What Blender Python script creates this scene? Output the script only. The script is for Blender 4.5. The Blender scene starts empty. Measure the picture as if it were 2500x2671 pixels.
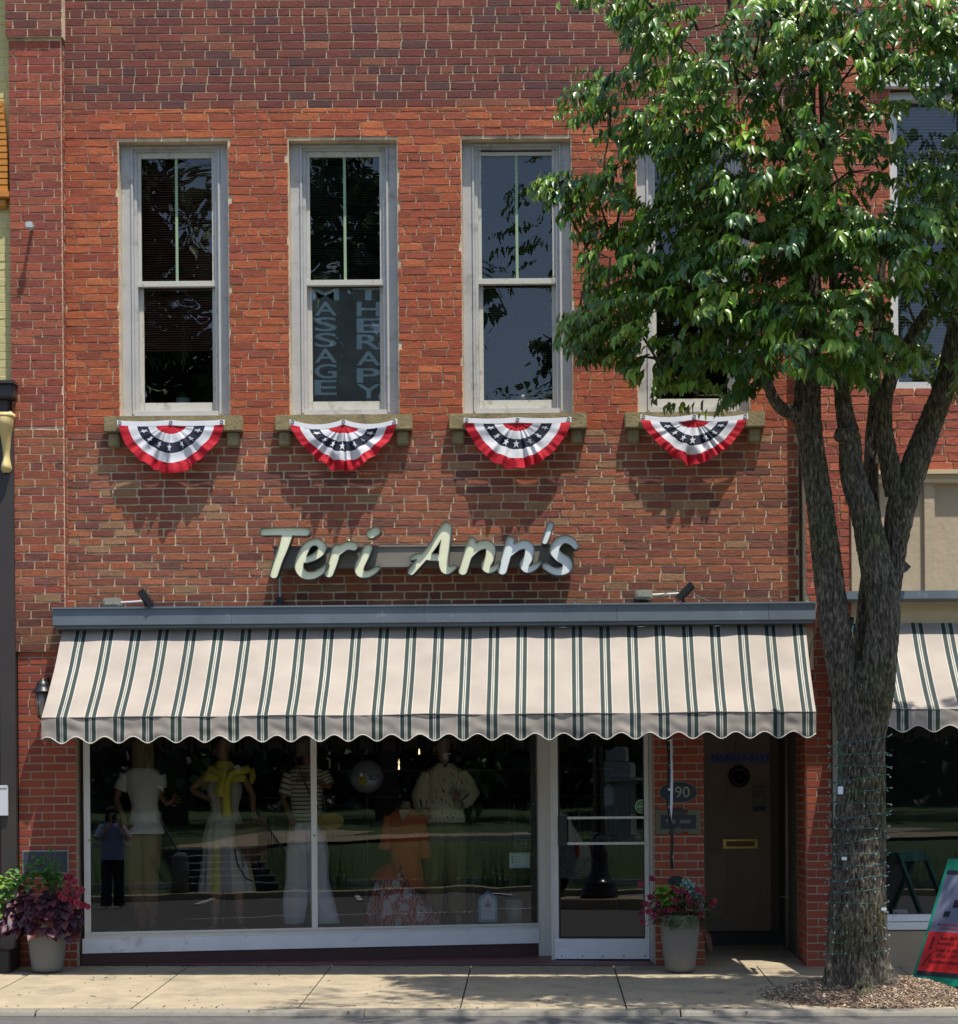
import bpy, bmesh, math, random
import numpy as np
from mathutils import Vector, Matrix, noise
R = math.radians
random.seed(7); rng = np.random.default_rng(7)
scn = bpy.context.scene
COL = bpy.data.collections.new("street"); scn.collection.children.link(COL)

# ---------------------------------------------------------------- camera
F = 5100.0; ROLL = R(0.45); CAM = Vector((0, -17, 1.38))
cd = bpy.data.cameras.new("camera"); cam = bpy.data.objects.new("camera", cd); COL.objects.link(cam)
cd.sensor_fit = 'HORIZONTAL'; cd.sensor_width = 36; cd.lens = 36 * F / 2500
cd.shift_x = (1250 - 1400) / 2500; cd.shift_y = (2105 - 1335.5) / 2500
cd.clip_start = 0.1; cd.clip_end = 600
cam.matrix_world = Matrix.Translation(CAM) @ Matrix.Rotation(R(90), 4, 'X') @ Matrix.Rotation(-ROLL, 4, 'Z')
scn.camera = cam
# ---------------------------------------------------------------- light
SUNV = Vector((0.85, -1.0, 4.0)).normalized()
w = bpy.data.worlds.new("World"); scn.world = w; w.use_nodes = True
nt = w.node_tree; nt.nodes.clear()
sky = nt.nodes.new('ShaderNodeTexSky'); sky.sky_type = 'NISHITA'; sky.sun_disc = False
sky.sun_elevation = math.asin(SUNV.z); sky.sun_rotation = math.atan2(SUNV.x, SUNV.y)
bgn = nt.nodes.new('ShaderNodeBackground'); bgn.inputs[1].default_value = 0.15
on = nt.nodes.new('ShaderNodeOutputWorld')
nt.links.new(sky.outputs[0], bgn.inputs[0]); nt.links.new(bgn.outputs[0], on.inputs[0])
sd = bpy.data.lights.new("sun", 'SUN'); sd.energy = 4.7; sd.angle = R(0.53); sd.color = (1, 0.95, 0.86)
sun = bpy.data.objects.new("sun", sd); COL.objects.link(sun)
sun.rotation_euler = SUNV.to_track_quat('Z', 'Y').to_euler()
scn.view_settings.view_transform = 'Standard'; scn.view_settings.look = 'None'
scn.view_settings.exposure = 0.5; scn.view_settings.gamma = 1
scn.cycles.max_bounces = 8; scn.cycles.transparent_max_bounces = 12

# ---------------------------------------------------------------- helpers
def P(sx, sy, Y=0.0):
    """a point of the place, given where it stands in the picture and its real depth"""
    dx = sx - 1400; dy = 2105 - sy; c, s = math.cos(ROLL), math.sin(ROLL)
    d = Y + 17.0
    return Vector(((dx * c + dy * s) * d / F, Y, 1.38 + (-dx * s + dy * c) * d / F))
def lin(c):
    return tuple(((v / 255) / 12.92 if v / 255 <= .04045 else ((v / 255 + .055) / 1.055) ** 2.4) for v in c)
class MB:
    def __init__(s): s.v = []; s.f = []; s.m = []; s.c = []; s.uv = None
    def add(s, vs, fs, mi=0, col=None):
        o = len(s.v); s.v.extend(tuple(v) for v in vs)
        for f in fs: s.f.append([i + o for i in f]); s.m.append(mi); s.c.append(col or (1, 1, 1))
    def box(s, a, b, mi=0, col=None, bev=0.0):
        x0, y0, z0 = [min(a[i], b[i]) for i in range(3)]; x1, y1, z1 = [max(a[i], b[i]) for i in range(3)]
        if bev <= 0:
            vs = [(x, y, z) for x in (x0, x1) for y in (y0, y1) for z in (z0, z1)]
            s.add(vs, [(0, 1, 3, 2), (4, 6, 7, 5), (0, 4, 5, 1), (2, 3, 7, 6), (0, 2, 6, 4), (1, 5, 7, 3)], mi, col); return
        bm = bmesh.new(); bmesh.ops.create_cube(bm, size=1)
        for v in bm.verts: v.co = Vector((x0 + (v.co.x + .5) * (x1 - x0), y0 + (v.co.y + .5) * (y1 - y0), z0 + (v.co.z + .5) * (z1 - z0)))
        bmesh.ops.bevel(bm, geom=bm.edges[:], offset=bev, segments=2, affect='EDGES')
        bm.verts.index_update()
        s.add([v.co[:] for v in bm.verts], [[v.index for v in f.verts] for f in bm.faces], mi, col); bm.free()
    def bar(s, a, b, w, h, mi=0, col=None, up=(0, 0, 1)):
        a = Vector(a); b = Vector(b); d = (b - a); n = d.normalized(); u = Vector(up)
        sd_ = n.cross(u)
        if sd_.length < 1e-4: sd_ = n.cross(Vector((0, 1, 0)))
        sd_.normalize(); u = sd_.cross(n)
        vs = [p + sd_ * (i * w / 2) + u * (j * h / 2) for p in (a, b) for i, j in ((-1, -1), (1, -1), (1, 1), (-1, 1))]
        s.add(vs, [(0, 1, 2, 3), (7, 6, 5, 4), (0, 4, 5, 1), (1, 5, 6, 2), (2, 6, 7, 3), (3, 7, 4, 0)], mi, col)
    def tube(s, pts, rs, n=12, mi=0, col=None, caps=True, disp=None):
        pts = [Vector(p) for p in pts]
        if not hasattr(rs, '__len__'): rs = [rs] * len(pts)
        prev = None; base = len(s.v); rows = []
        for i, p in enumerate(pts):
            t = (pts[min(i + 1, len(pts) - 1)] - pts[max(i - 1, 0)]).normalized()
            if prev is None:
                u = t.orthogonal().normalized()
            else:
                u = (prev - t * prev.dot(t)).normalized()
            prev = u; v = t.cross(u); row = []
            for k in range(n):
                a = 2 * math.pi * k / n; d = u * math.cos(a) + v * math.sin(a)
                r = rs[i]; q = p + d * r
                if disp: q = q + d * disp(q, r, a)
                row.append(q)
            rows.append(row)
        vs = [q for row in rows for q in row]
        fs = [(i * n + k, i * n + (k + 1) % n, (i + 1) * n + (k + 1) % n, (i + 1) * n + k) for i in range(len(pts) - 1) for k in range(n)]
        if caps: fs += [list(range(n))[::-1], [(len(pts) - 1) * n + k for k in range(n)]]
        s.add(vs, fs, mi, col)
    def lathe(s, c, prof, n=24, mi=0, col=None, ax='Z'):
        vs = []; c = Vector(c)
        for r, z in prof:
            for k in range(n):
                a = 2 * math.pi * k / n
                if ax == 'Z': vs.append(c + Vector((r * math.cos(a), r * math.sin(a), z)))
                else: vs.append(c + Vector((r * math.cos(a), z, r * math.sin(a))))
        fs = [(i * n + k, i * n + (k + 1) % n, (i + 1) * n + (k + 1) % n, (i + 1) * n + k) for i in range(len(prof) - 1) for k in range(n)]
        if prof[0][0] > 1e-4: fs.append(list(range(n))[::-1])
        if prof[-1][0] > 1e-4: fs.append([(len(prof) - 1) * n + k for k in range(n)])
        s.add(vs, fs, mi, col)
    def loft(s, rings, n=28, mi=0, col=None, cap=False, fold=0.0, nf=7, seed=0.0):
        """rings: (x,y,z,rx,ry) closed elliptical sections, horizontal"""
        if 3 < len(rings) < 16:
            rg = [np.array(r_, float) for r_ in rings]; out = []
            for i in range(len(rg) - 1):
                p0, p1, p2, p3 = rg[max(i - 1, 0)], rg[i], rg[i + 1], rg[min(i + 2, len(rg) - 1)]
                for t in (0, .25, .5, .75): out.append(.5 * ((2 * p1) + (-p0 + p2) * t + (2 * p0 - 5 * p1 + 4 * p2 - p3) * t * t + (-p0 + 3 * p1 - 3 * p2 + p3) * t ** 3))
            out.append(rg[-1]); rings = [tuple(q) for q in out]
        vs = []
        for i, (x, y, z, rx, ry) in enumerate(rings):
            for k in range(n):
                a = 2 * math.pi * k / n
                q = 1 + fold * (math.sin(nf * a + seed + z * 3) * .6 + noise.noise((math.cos(a) * 2.5 + seed, math.sin(a) * 2.5, z * 5)) * .9)
                vs.append((x + rx * q * math.cos(a), y + ry * q * math.sin(a), z + fold * .1 * noise.noise((x + a, seed, z))))
        fs = [(i * n + k, i * n + (k + 1) % n, (i + 1) * n + (k + 1) % n, (i + 1) * n + k) for i in range(len(rings) - 1) for k in range(n)]
        if cap: fs += [list(range(n))[::-1], [(len(rings) - 1) * n + k for k in range(n)]]
        s.add(vs, fs, mi, col)
    def build(s, name, mats, parent=None, smooth=False, col=False):
        me = bpy.data.meshes.new(name); me.from_pydata(s.v, [], s.f)
        for m in (mats if isinstance(mats, (list, tuple)) else [mats]): me.materials.append(m)
        me.polygons.foreach_set('material_index', s.m)
        if smooth: me.polygons.foreach_set('use_smooth', [True] * len(s.f))
        if col:
            at = me.attributes.new('col', 'FLOAT_COLOR', 'FACE')
            at.data.foreach_set('color', np.array([(*c, 1) for c in s.c], dtype=np.float32).ravel())
        if s.uv:
            ul = me.uv_layers.new(name='UVMap'); ul.data.foreach_set('uv', np.array([s.uv[v] for f in s.f for v in f], dtype=np.float32).ravel())
        me.update(); return link(name, me, parent)
def link(name, me, parent=None):
    o = bpy.data.objects.new(name, me); COL.objects.link(o)
    if parent:
        o.parent = parent
        o.matrix_parent_inverse = wm(parent).inverted()
    return o
def wm(o):
    return (wm(o.parent) @ o.matrix_parent_inverse @ o.matrix_basis) if o.parent else o.matrix_basis.copy()
def tag(o, label=None, cat=None, group=None, kind=None):
    if label: o['label'] = label
    if cat: o['category'] = cat
    if group: o['group'] = group
    if kind: o['kind'] = kind
    return o
def empty(name, loc, label, cat, group=None):
    o = bpy.data.objects.new(name, None); COL.objects.link(o); o.location = loc; o.empty_display_size = .2
    return tag(o, label, cat, group)
def clone(o, M, label=None):
    """copy a thing with its parts and sub-parts"""
    def rec(s, par):
        c = s.copy(); COL.objects.link(c)
        if par: c.parent = par
        for ch in [k for k in COL.objects if k.parent == s]: rec(ch, c)
        return c
    c = rec(o, None); c.matrix_world = M @ wm(o)
    if label: c['label'] = label
    return c
# ---- materials
def mat(name, col, rough=.7, bump=None, var=0.0, vs=6.0, attr=False, metal=0.0, spec=None, dirt=None, trans=0.0, sheen=0.0):
    m = bpy.data.materials.new(name); m.use_nodes = True; t = m.node_tree; n = t.nodes; b = n['Principled BSDF']
    b.inputs['Base Color'].default_value = (*col, 1); b.inputs['Roughness'].default_value = rough; b.inputs['Metallic'].default_value = metal
    if spec is not None: b.inputs['Specular IOR Level'].default_value = spec
    tc = n.new('ShaderNodeTexCoord'); src = None
    if attr:
        a = n.new('ShaderNodeAttribute'); a.attribute_name = 'col'; src = a.outputs['Color']
    if var > 0:
        nz = n.new('ShaderNodeTexNoise'); nz.inputs['Scale'].default_value = vs; nz.inputs['Detail'].default_value = 8; nz.inputs['Roughness'].default_value = .65
        t.links.new(tc.outputs['Object'], nz.inputs['Vector'])
        mr = n.new('ShaderNodeMapRange'); mr.inputs['From Min'].default_value = .25; mr.inputs['From Max'].default_value = .75
        mr.inputs['To Min'].default_value = 1 - var; mr.inputs['To Max'].default_value = 1 + var
        t.links.new(nz.outputs['Fac'], mr.inputs['Value'])
        mx = n.new('ShaderNodeVectorMath'); mx.operation = 'SCALE'
        if src: t.links.new(src, mx.inputs[0])
        else: mx.inputs[0].default_value = col
        t.links.new(mr.outputs[0], mx.inputs['Scale']); src = mx.outputs[0]
    if dirt:  # (colour, scale, threshold, amount)
        nz = n.new('ShaderNodeTexNoise'); nz.inputs['Scale'].default_value = dirt[1]; nz.inputs['Detail'].default_value = 10; nz.inputs['Roughness'].default_value = .7
        t.links.new(tc.outputs['Object'], nz.inputs['Vector'])
        mr = n.new('ShaderNodeMapRange'); mr.inputs['From Min'].default_value = dirt[2]; mr.inputs['From Max'].default_value = dirt[2] + .12; mr.inputs['To Max'].default_value = dirt[3]
        t.links.new(nz.outputs['Fac'], mr.inputs['Value'])
        mx = n.new('ShaderNodeMix'); mx.data_type = 'RGBA'; t.links.new(mr.outputs[0], mx.inputs['Factor'])
        if src: t.links.new(src, mx.inputs['A'])
        else: mx.inputs['A'].default_value = (*col, 1)
        mx.inputs['B'].default_value = (*dirt[0], 1); src = mx.outputs['Result']
    if src: t.links.new(src, b.inputs['Base Color'])
    if bump:  # (scale, strength, distance)
        nz = n.new('ShaderNodeTexNoise'); nz.inputs['Scale'].default_value = bump[0]; nz.inputs['Detail'].default_value = 6; nz.inputs['Roughness'].default_value = .6
        t.links.new(tc.outputs['Object'], nz.inputs['Vector'])
        bp = n.new('ShaderNodeBump'); bp.inputs['Strength'].default_value = bump[1]; bp.inputs['Distance'].default_value = bump[2]
        t.links.new(nz.outputs['Fac'], bp.inputs['Height']); t.links.new(bp.outputs[0], b.inputs['Normal'])
    if trans > 0:
        tr = n.new('ShaderNodeBsdfTranslucent'); mx = n.new('ShaderNodeMixShader'); mx.inputs[0].default_value = trans
        if src: t.links.new(src, tr.inputs['Color'])
        else: tr.inputs['Color'].default_value = (*col, 1)
        t.links.new(b.outputs[0], mx.inputs[1]); t.links.new(tr.outputs[0], mx.inputs[2]); t.links.new(mx.outputs[0], n['Material Output'].inputs[0])
    return m
def glass(name, ior=2.0, wavy=0.0, scale=2.5, tint=(.96, .98, .97)):
    m = bpy.data.materials.new(name); m.use_nodes = True; t = m.node_tree; n = t.nodes; n.remove(n['Principled BSDF'])
    tr = n.new('ShaderNodeBsdfTransparent'); tr.inputs[0].default_value = (*tint, 1)
    gl = n.new('ShaderNodeBsdfGlossy'); gl.inputs['Roughness'].default_value = 0.0
    fr = n.new('ShaderNodeFresnel'); fr.inputs[0].default_value = ior; mx = n.new('ShaderNodeMixShader')
    t.links.new(fr.outputs[0], mx.inputs[0]); t.links.new(tr.outputs[0], mx.inputs[1]); t.links.new(gl.outputs[0], mx.inputs[2])
    t.links.new(mx.outputs[0], n['Material Output'].inputs[0])
    if wavy > 0:
        tc = n.new('ShaderNodeTexCoord'); nz = n.new('ShaderNodeTexNoise'); nz.inputs['Scale'].default_value = scale; nz.inputs['Detail'].default_value = .8; nz.inputs['Distortion'].default_value = .9
        t.links.new(tc.outputs['Object'], nz.inputs['Vector'])
        bp = n.new('ShaderNodeBump'); bp.inputs['Strength'].default_value = 1; bp.inputs['Distance'].default_value = wavy
        t.links.new(nz.outputs['Fac'], bp.inputs['Height']); t.links.new(bp.outputs[0], gl.inputs['Normal'])
    return m
M = {}
M['brick'] = mat('brick', (.3, .1, .06), .85, (70, 1, .005), .32, 42, attr=True, dirt=((.10, .065, .05), .7, .56, .16))
M['brick_new'] = mat('brick_new', (.3, .1, .06), .8, (90, .5, .002), .12, 25, attr=True)
M['mortar'] = mat('mortar', lin((202, 180, 148)), .95, (120, 1, .004), .25, 12, dirt=((.13, .09, .07), 2.2, .5, .5))
M['mortar_new'] = mat('mortar_new', lin((165, 148, 128)), .95, (120, 1, .003), .12, 12)
M['stone'] = mat('stone', lin((140, 126, 90)), .9, (40, .8, .008), .25, 9, dirt=((.1, .09, .06), 4, .52, .6))
M['frame_paint'] = mat('frame_paint', lin((180, 178, 174)), .5, (30, .4, .003), .10, 7, dirt=((.22, .20, .16), 5, .54, .6))
M['sash_paint'] = mat('sash_paint', lin((192, 188, 176)), .5, (30, .4, .003), .12, 8, dirt=((.22, .2, .15), 8, .54, .7))
M['tape'] = mat('tape', lin((140, 165, 130)), .6, None, .15, 5)
M['old_glass'] = glass('old_glass', 1.85, .0022, 2.2)
M['shop_glass'] = glass('shop_glass', 1.85, .0004, 1.2)
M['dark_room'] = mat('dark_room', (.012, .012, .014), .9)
M['blind_red'] = mat('blind_red', (.5, .16, .15), .7, None, .2, 3)
M['blind_grey'] = mat('blind_grey', (.16, .17, .19), .6, None, .1, 3)
M['blind_dark'] = mat('blind_dark', (.09, .085, .085), .6, None, .1, 3)
M['frost'] = mat('frost', (.26, .26, .265), .8, None, .45, 2.0)
M['letter_blue'] = mat('letter_blue', (.75, .88, .95), .6, None, .12, 10)
M['white_paint'] = mat('white_paint', (.72, .72, .72), .45, (20, .3, .002), .08, 5, dirt=((.3, .28, .25), 4, .56, .6))
M['alu'] = mat('alu', (.62, .61, .58), .4, None, .06, 9, metal=.3)
M['header'] = mat('header', lin((98, 108, 116)), .45, None, .2, 3, dirt=((.32, .34, .36), 9, .6, .5))
M['black'] = mat('black', (.012, .012, .013), .4)
M['black_gloss'] = mat('black_gloss', (.01, .01, .011), .18)
M['grey_metal'] = mat('grey_metal', (.3, .3, .28), .5, None, .15, 12, metal=.4)
M['concrete'] = mat('concrete', lin((154, 140, 116)), .92, (160, .8, .003), .22, 4, dirt=((.13, .115, .09), 1.6, .52, .5))
M['curb'] = mat('curb', lin((126, 120, 108)), .92, (120, .9, .004), .25, 6, dirt=((.1, .1, .1), 6, .5, .5))
M['asphalt'] = mat('asphalt', (.085, .083, .08), .9, (200, .8, .004), .3, 9)
M['joint'] = mat('joint', (.06, .05, .04), .95)
M['red_tile'] = mat('red_tile', (.13, .04, .035), .5, None, .15, 8)
M['earth'] = mat('earth', (.06, .05, .04), .95)
M['grass'] = mat('grass', (.035, .075, .018), .9, (60, 1, .02), .4, 3)
def bark_mat():
    m = bpy.data.materials.new('bark'); m.use_nodes = True; t = m.node_tree; n = t.nodes; b = n['Principled BSDF']; b.inputs['Roughness'].default_value = .95
    tc = n.new('ShaderNodeTexCoord'); mp = n.new('ShaderNodeMapping'); mp.inputs['Scale'].default_value = (1, 1, .22); t.links.new(tc.outputs['Object'], mp.inputs['Vector'])
    nz = n.new('ShaderNodeTexNoise'); nz.inputs['Scale'].default_value = 62; nz.inputs['Detail'].default_value = 6; nz.inputs['Roughness'].default_value = .62; nz.inputs['Distortion'].default_value = .5; t.links.new(mp.outputs[0], nz.inputs['Vector'])
    cr = n.new('ShaderNodeValToRGB'); e = cr.color_ramp.elements; e[0].position = .38; e[0].color = (.022, .018, .013, 1); e[1].position = .66; e[1].color = (.25, .21, .155, 1); x = e.new(.5); x.color = (.08, .066, .046, 1); t.links.new(nz.outputs['Fac'], cr.inputs[0])
    n2 = n.new('ShaderNodeTexNoise'); n2.inputs['Scale'].default_value = 2.6; n2.inputs['Detail'].default_value = 5; t.links.new(tc.outputs['Object'], n2.inputs['Vector'])
    mr = n.new('ShaderNodeMapRange'); mr.inputs['From Min'].default_value = .48; mr.inputs['From Max'].default_value = .62; mr.inputs['To Max'].default_value = .6; t.links.new(n2.outputs['Fac'], mr.inputs['Value'])
    mx = n.new('ShaderNodeMix'); mx.data_type = 'RGBA'; mx.blend_type = 'MULTIPLY'; t.links.new(mr.outputs[0], mx.inputs['Factor']); t.links.new(cr.outputs[0], mx.inputs['A']); mx.inputs['B'].default_value = (.75, .85, .35, 1); t.links.new(mx.outputs['Result'], b.inputs['Base Color'])
    bp = n.new('ShaderNodeBump'); bp.inputs['Strength'].default_value = 1; bp.inputs['Distance'].default_value = .02; t.links.new(nz.outputs['Fac'], bp.inputs['Height']); t.links.new(bp.outputs[0], b.inputs['Normal'])
    return m
M['bark'] = bark_mat()
M['leaf'] = mat('leaf', (.05, .12, .03), .34, None, .25, 30, attr=True, trans=.26, spec=.6)
M['plant'] = mat('plant', (.05, .12, .03), .5, None, .15, 40, attr=True, trans=.2)
M['pot'] = mat('pot', (.17, .155, .13), .8, (60, .3, .002), .12, 6)
M['brown_door'] = mat('brown_door', (.33, .24, .17), .45, None, .12, 4)
M['brass'] = mat('brass', (.7, .5, .16), .3, metal=.9)
M['skin'] = mat('skin', (.42, .25, .16), .45)
M['skin_dark'] = mat('skin_dark', (.3, .15, .09), .45)
M['floor_wood'] = mat('floor_wood', (.3, .25, .2), .5, None, .2, 6)
M['cloth'] = mat('cloth', (.5, .5, .5), .95, (140, .3, .002), .08, 12, attr=True)
M['bunting'] = mat('bunting', (.5, .5, .5), .8, (300, .2, .001), .04, 12, attr=True, trans=.15)
M['yellow_wall'] = mat('yellow_wall', lin((196, 184, 128)), .85, (25, .4, .006), .08, 4)
M['orange_trim'] = mat('orange_trim', lin((190, 125, 48)), .8, (40, .4, .004), .1, 8)
M['cream_trim'] = mat('cream_trim', lin((205, 185, 125)), .7)
M['dark_brown'] = mat('dark_brown', (.04, .032, .03), .5, None, .2, 3)
M['maroon'] = mat('maroon', (.05, .015, .013), .5)
M['tan_panel'] = mat('tan_panel', lin((176, 158, 132)), .8, (18, .5, .008), .1, 5)
M['tan_trim'] = mat('tan_trim', lin((196, 176, 142)), .7, None, .06, 5)
M['attr'] = mat('attr', (.5, .5, .5), .6, None, .06, 14, attr=True)
M['mulch'] = mat('mulch', (.2, .13, .09), .95, (60, 1, .01), .4, 20, attr=False)
M['chip'] = mat('chip', (.2, .13, .09), .95, attr=True)
M['slate'] = mat('slate', (.03, .035, .05), .6)
# ---- bricks
def bricks(mb, O, U, u0, u1, z0, z1, pal, course=.071, L=.212, joint=.011, rough=1.0, holes=(), N=(0, -1, 0), bd=.007, header_every=0, hphase=0, stag=.5, phase=0.0):
    O = Vector(O); U = Vector(U); N = Vector(N)
    row = 0; z = z0
    while z < z1 - .01:
        zt = min(z + course, z1); hd = header_every and (row + hphase) % header_every == 0
        l = L * (.5 if hd else 1)
        u = u0 - (l * stag if row % 2 else 0) - (random.random() * .05 * rough) - phase
        while u < u1:
            ll = l * (1 + random.uniform(-.06, .06) * rough)
            if (not hd) and random.random() < .05 * rough: ll = l * .5
            a, b = max(u, u0), min(u + ll, u1); u += ll
            segs = [(a, b)]
            zm = (z + zt) / 2
            for (ha, hb, za, zb) in holes:
                if za < zm < zb:
                    ns = []
                    for (p, q) in segs:
                        if q <= ha or p >= hb: ns.append((p, q))
                        else:
                            if p < ha: ns.append((p, ha))
                            if q > hb: ns.append((hb, q))
                    segs = ns
            for (p, q) in segs:
                if q - p < .03: continue
                brick(mb, O, U, N, p + joint / 2, q - joint / 2, z + joint / 2, zt - joint / 2, pal, rough, bd)
        z += course; row += 1
def brick(mb, O, U, N, a, b, c, d, pal, rough, bd):
    j = .0018 * rough; h = bd * random.uniform(.75, 1.25); W = b - a
    if b - a < .02 or d - c < .02: return
    k = min(.003 + .0035 * rough, (b - a) * .3)
    out = [(a + k, c), (a + W * .35, c), (a + W * .65, c), (b - k, c), (b, c + k), (b, d - k), (b - k, d), (a + W * .65, d), (a + W * .35, d), (a + k, d), (a, d - k), (a, c + k)]
    out = [(x + random.uniform(-j, j), y + random.uniform(-j, j)) for x, y in out]
    cx, cz = (a + b) / 2, (c + d) / 2; tx = random.uniform(-.012, .012) * rough; tz = random.uniform(-.03, .03) * rough
    bv = .0025
    vs = []; Z = Vector((0, 0, 1))
    for x, y in out: vs.append(O + U * x + Z * y - N * .012)
    for x, y in out: vs.append(O + U * x + Z * y + N * (h - bv * .6))
    for x, y in out:
        xi = x + (bv if x < cx else -bv); yi = y + (bv if y < cz else -bv)
        vs.append(O + U * xi + Z * yi + N * (h + (xi - cx) * tx + (yi - cz) * tz + random.uniform(-.0012, .0012) * rough))
    n = 12; fs = [(i, (i + 1) % n, n + (i + 1) % n, n + i) for i in range(n)] + [(n + i, n + (i + 1) % n, 2 * n + (i + 1) % n, 2 * n + i) for i in range(n)] + [[2 * n + i for i in range(n)]]
    p = random.choice(pal); dv = .05 + .085 * min(1, rough); v = random.uniform(1 - dv, 1 + dv)
    mb.add(vs, fs, 0, (p[0] * v, p[1] * v * random.uniform(.93, 1.07), p[2] * v))
def pal(*cs): return [tuple(q * k for q, k in zip(lin(c), (.82, .90, .82))) for c in cs]
BK = 1.0
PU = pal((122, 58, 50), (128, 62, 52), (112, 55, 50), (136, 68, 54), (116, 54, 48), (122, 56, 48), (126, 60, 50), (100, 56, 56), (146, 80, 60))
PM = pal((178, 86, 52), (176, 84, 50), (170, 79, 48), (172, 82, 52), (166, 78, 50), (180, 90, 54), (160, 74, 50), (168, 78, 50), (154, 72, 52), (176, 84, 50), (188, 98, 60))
PP = pal((158, 78, 58), (148, 72, 56), (166, 82, 58), (142, 68, 56), (154, 70, 54))
PL = pal((156, 86, 62), (146, 78, 60), (162, 90, 64), (138, 74, 60), (150, 80, 60), (134, 72, 60), (160, 94, 70), (166, 90, 60), (152, 86, 66), (156, 84, 60), (120, 68, 60), (158, 112, 84))
PN = pal((150, 66, 44), (144, 61, 43), (155, 70, 46), (138, 60, 45))
PR = pal((176, 88, 66), (166, 78, 60), (184, 98, 70), (156, 74, 62))
print('part 1 ok')
# ---------------------------------------------------------------- planes and text
class PL_:
    def __init__(s, A, B): s.A = Vector((*A, 0)); s.B = Vector((*B, 0)); s.L = (s.B - s.A).length; s.U = (s.B - s.A).normalized(); s.N = Vector((s.U.y, -s.U.x, 0))
    def pt(s, u, z, off=0.0): return s.A + s.U * u + s.N * off + Vector((0, 0, z))
    def px(s, sx, sy):
        d = P(sx, sy, -16.0) - CAM; t = (s.A - CAM).dot(s.N) / d.dot(s.N); h = CAM + d * t
        return (h - s.A).dot(s.U), h.z
    def box(s, mb, u0, u1, z0, z1, o0, o1, mi=0, col=None):
        vs = [s.pt(u, z, o) for u in (u0, u1) for o in (o0, o1) for z in (z0, z1)]
        mb.add(vs, [(0, 1, 3, 2), (4, 6, 7, 5), (0, 4, 5, 1), (2, 3, 7, 6), (0, 2, 6, 4), (1, 5, 7, 3)], mi, col)
GL = PL_((-3.95, .05), (.03, .91)); DR = PL_((.16, .50), (1.0, .40)); FA = PL_((-10, 0), (10, 0))
def text_geo(body, off=0.0, shear=0.0, res=4):
    cu = bpy.data.curves.new('t', 'FONT'); cu.body = body; cu.size = 1; cu.offset = off; cu.shear = shear; cu.resolution_u = res; cu.fill_mode = 'BOTH'
    o = bpy.data.objects.new('t', cu); me = bpy.data.meshes.new_from_object(o)
    vs = np.array([v.co[:2] for v in me.vertices]); fs = [list(p.vertices) for p in me.polygons]
    bpy.data.objects.remove(o); bpy.data.curves.remove(cu); bpy.data.meshes.remove(me)
    mn = vs.min(0); mx = vs.max(0); vs = (vs - mn) / (mx - mn); return vs, fs
def put_text(mb, body, f, mi=0, col=None, **k):
    """f maps (0..1, 0..1) of the text box to a point"""
    vs, fs = text_geo(body, **k); mb.add([f(x, y) for x, y in vs], fs, mi, col)
def quadmap(p00, p10, p01):
    a = Vector(p00); b = Vector(p10) - a; c = Vector(p01) - a
    return lambda x, y: a + b * x + c * y
def rects_around(x0, x1, z0, z1, holes):
    xs = sorted({x0, x1, *[h[0] for h in holes], *[h[1] for h in holes]}); xs = [x for x in xs if x0 <= x <= x1]
    out = []
    for a, b in zip(xs, xs[1:]):
        m = (a + b) / 2; hs = sorted([h for h in holes if h[0] < m < h[1]], key=lambda h: h[2]); z = z0
        for h in hs:
            if h[2] > z: out.append((a, b, z, h[2]))
            z = max(z, h[3])
        if z < z1: out.append((a, b, z, z1))
    return out
def side_z(x, w): return -.05 * w - .008 * x

# ---------------------------------------------------------------- ground, street, sidewalk
g = MB(); g.add([(-300, -300, -.95), (300, -300, -.95), (300, 300, -.95), (-300, 300, -.95)], [(0, 1, 2, 3)])
tag(g.build('ground', M['earth']), kind='structure')
g = MB(); xs = np.linspace(-40, 40, 41)
rows_ = [(-2.5, -.168), (-3.6, -.182), (-8, -.22), (-16, -.33), (-22.6, -.5)]
vs = [(x, y, z - .008 * x * max(.0, 1 + (y + 2.5) / 14)) for y, z in rows_ for x in xs]
n_ = len(xs)
g.add(vs, [(i * n_ + k, i * n_ + k + 1, (i + 1) * n_ + k + 1, (i + 1) * n_ + k) for i in range(len(rows_) - 1) for k in range(n_ - 1)])
tag(g.build('street', M['asphalt']), kind='structure')
# lane lines seen in the shop glass
g = MB()
for y, z in ((-5.1, -.2475), (-11.6, -.276)): g.box((-30, y, z - .004), (30, y - .11, z + .006))
for k in range(9):
    x = -14 + k * 3.1; g.bar((x, -17.2, -.338), (x + 1.6, -22.0, -.465), .1, .03)
tag(g.build('lane_marking', mat('marking', (.6, .6, .58), .8)), kind='structure')
# sidewalk slabs
g = MB(); jx = [-9.2, -7.97, -6.75, -5.52, -4.28, -3.03, -1.79, -.58, .66, 1.90, 3.12, 4.35, 5.6, 6.8, 8]
for a, b in zip(jx, jx[1:]):
    for wa, wb in ((-.02, 1.725), (1.735, 2.44)):
        dz = random.uniform(-.002, .002); nx = 6; e = .006
        vs = [(x, -w_, side_z(x, w_) + dz) for w_ in (wa, wb) for x in (a + e, b - e)]
        vs += [(x, -w_, side_z(x, w_) - .08) for w_ in (wa, wb) for x in (a + e, b - e)]
        g.add(vs, [(0, 2, 3, 1), (0, 1, 5, 4), (2, 6, 7, 3), (0, 4, 6, 2), (1, 3, 7, 5)])
g.add([(-9.2, .0, .05), (8, .0, -.085), (8, -2.44, -.21), (-9.2, -2.44, -.07)], [(0, 3, 2, 1)], 1)
tag(g.build('sidewalk', [M['concrete'], M['joint']]), kind='structure')
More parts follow.
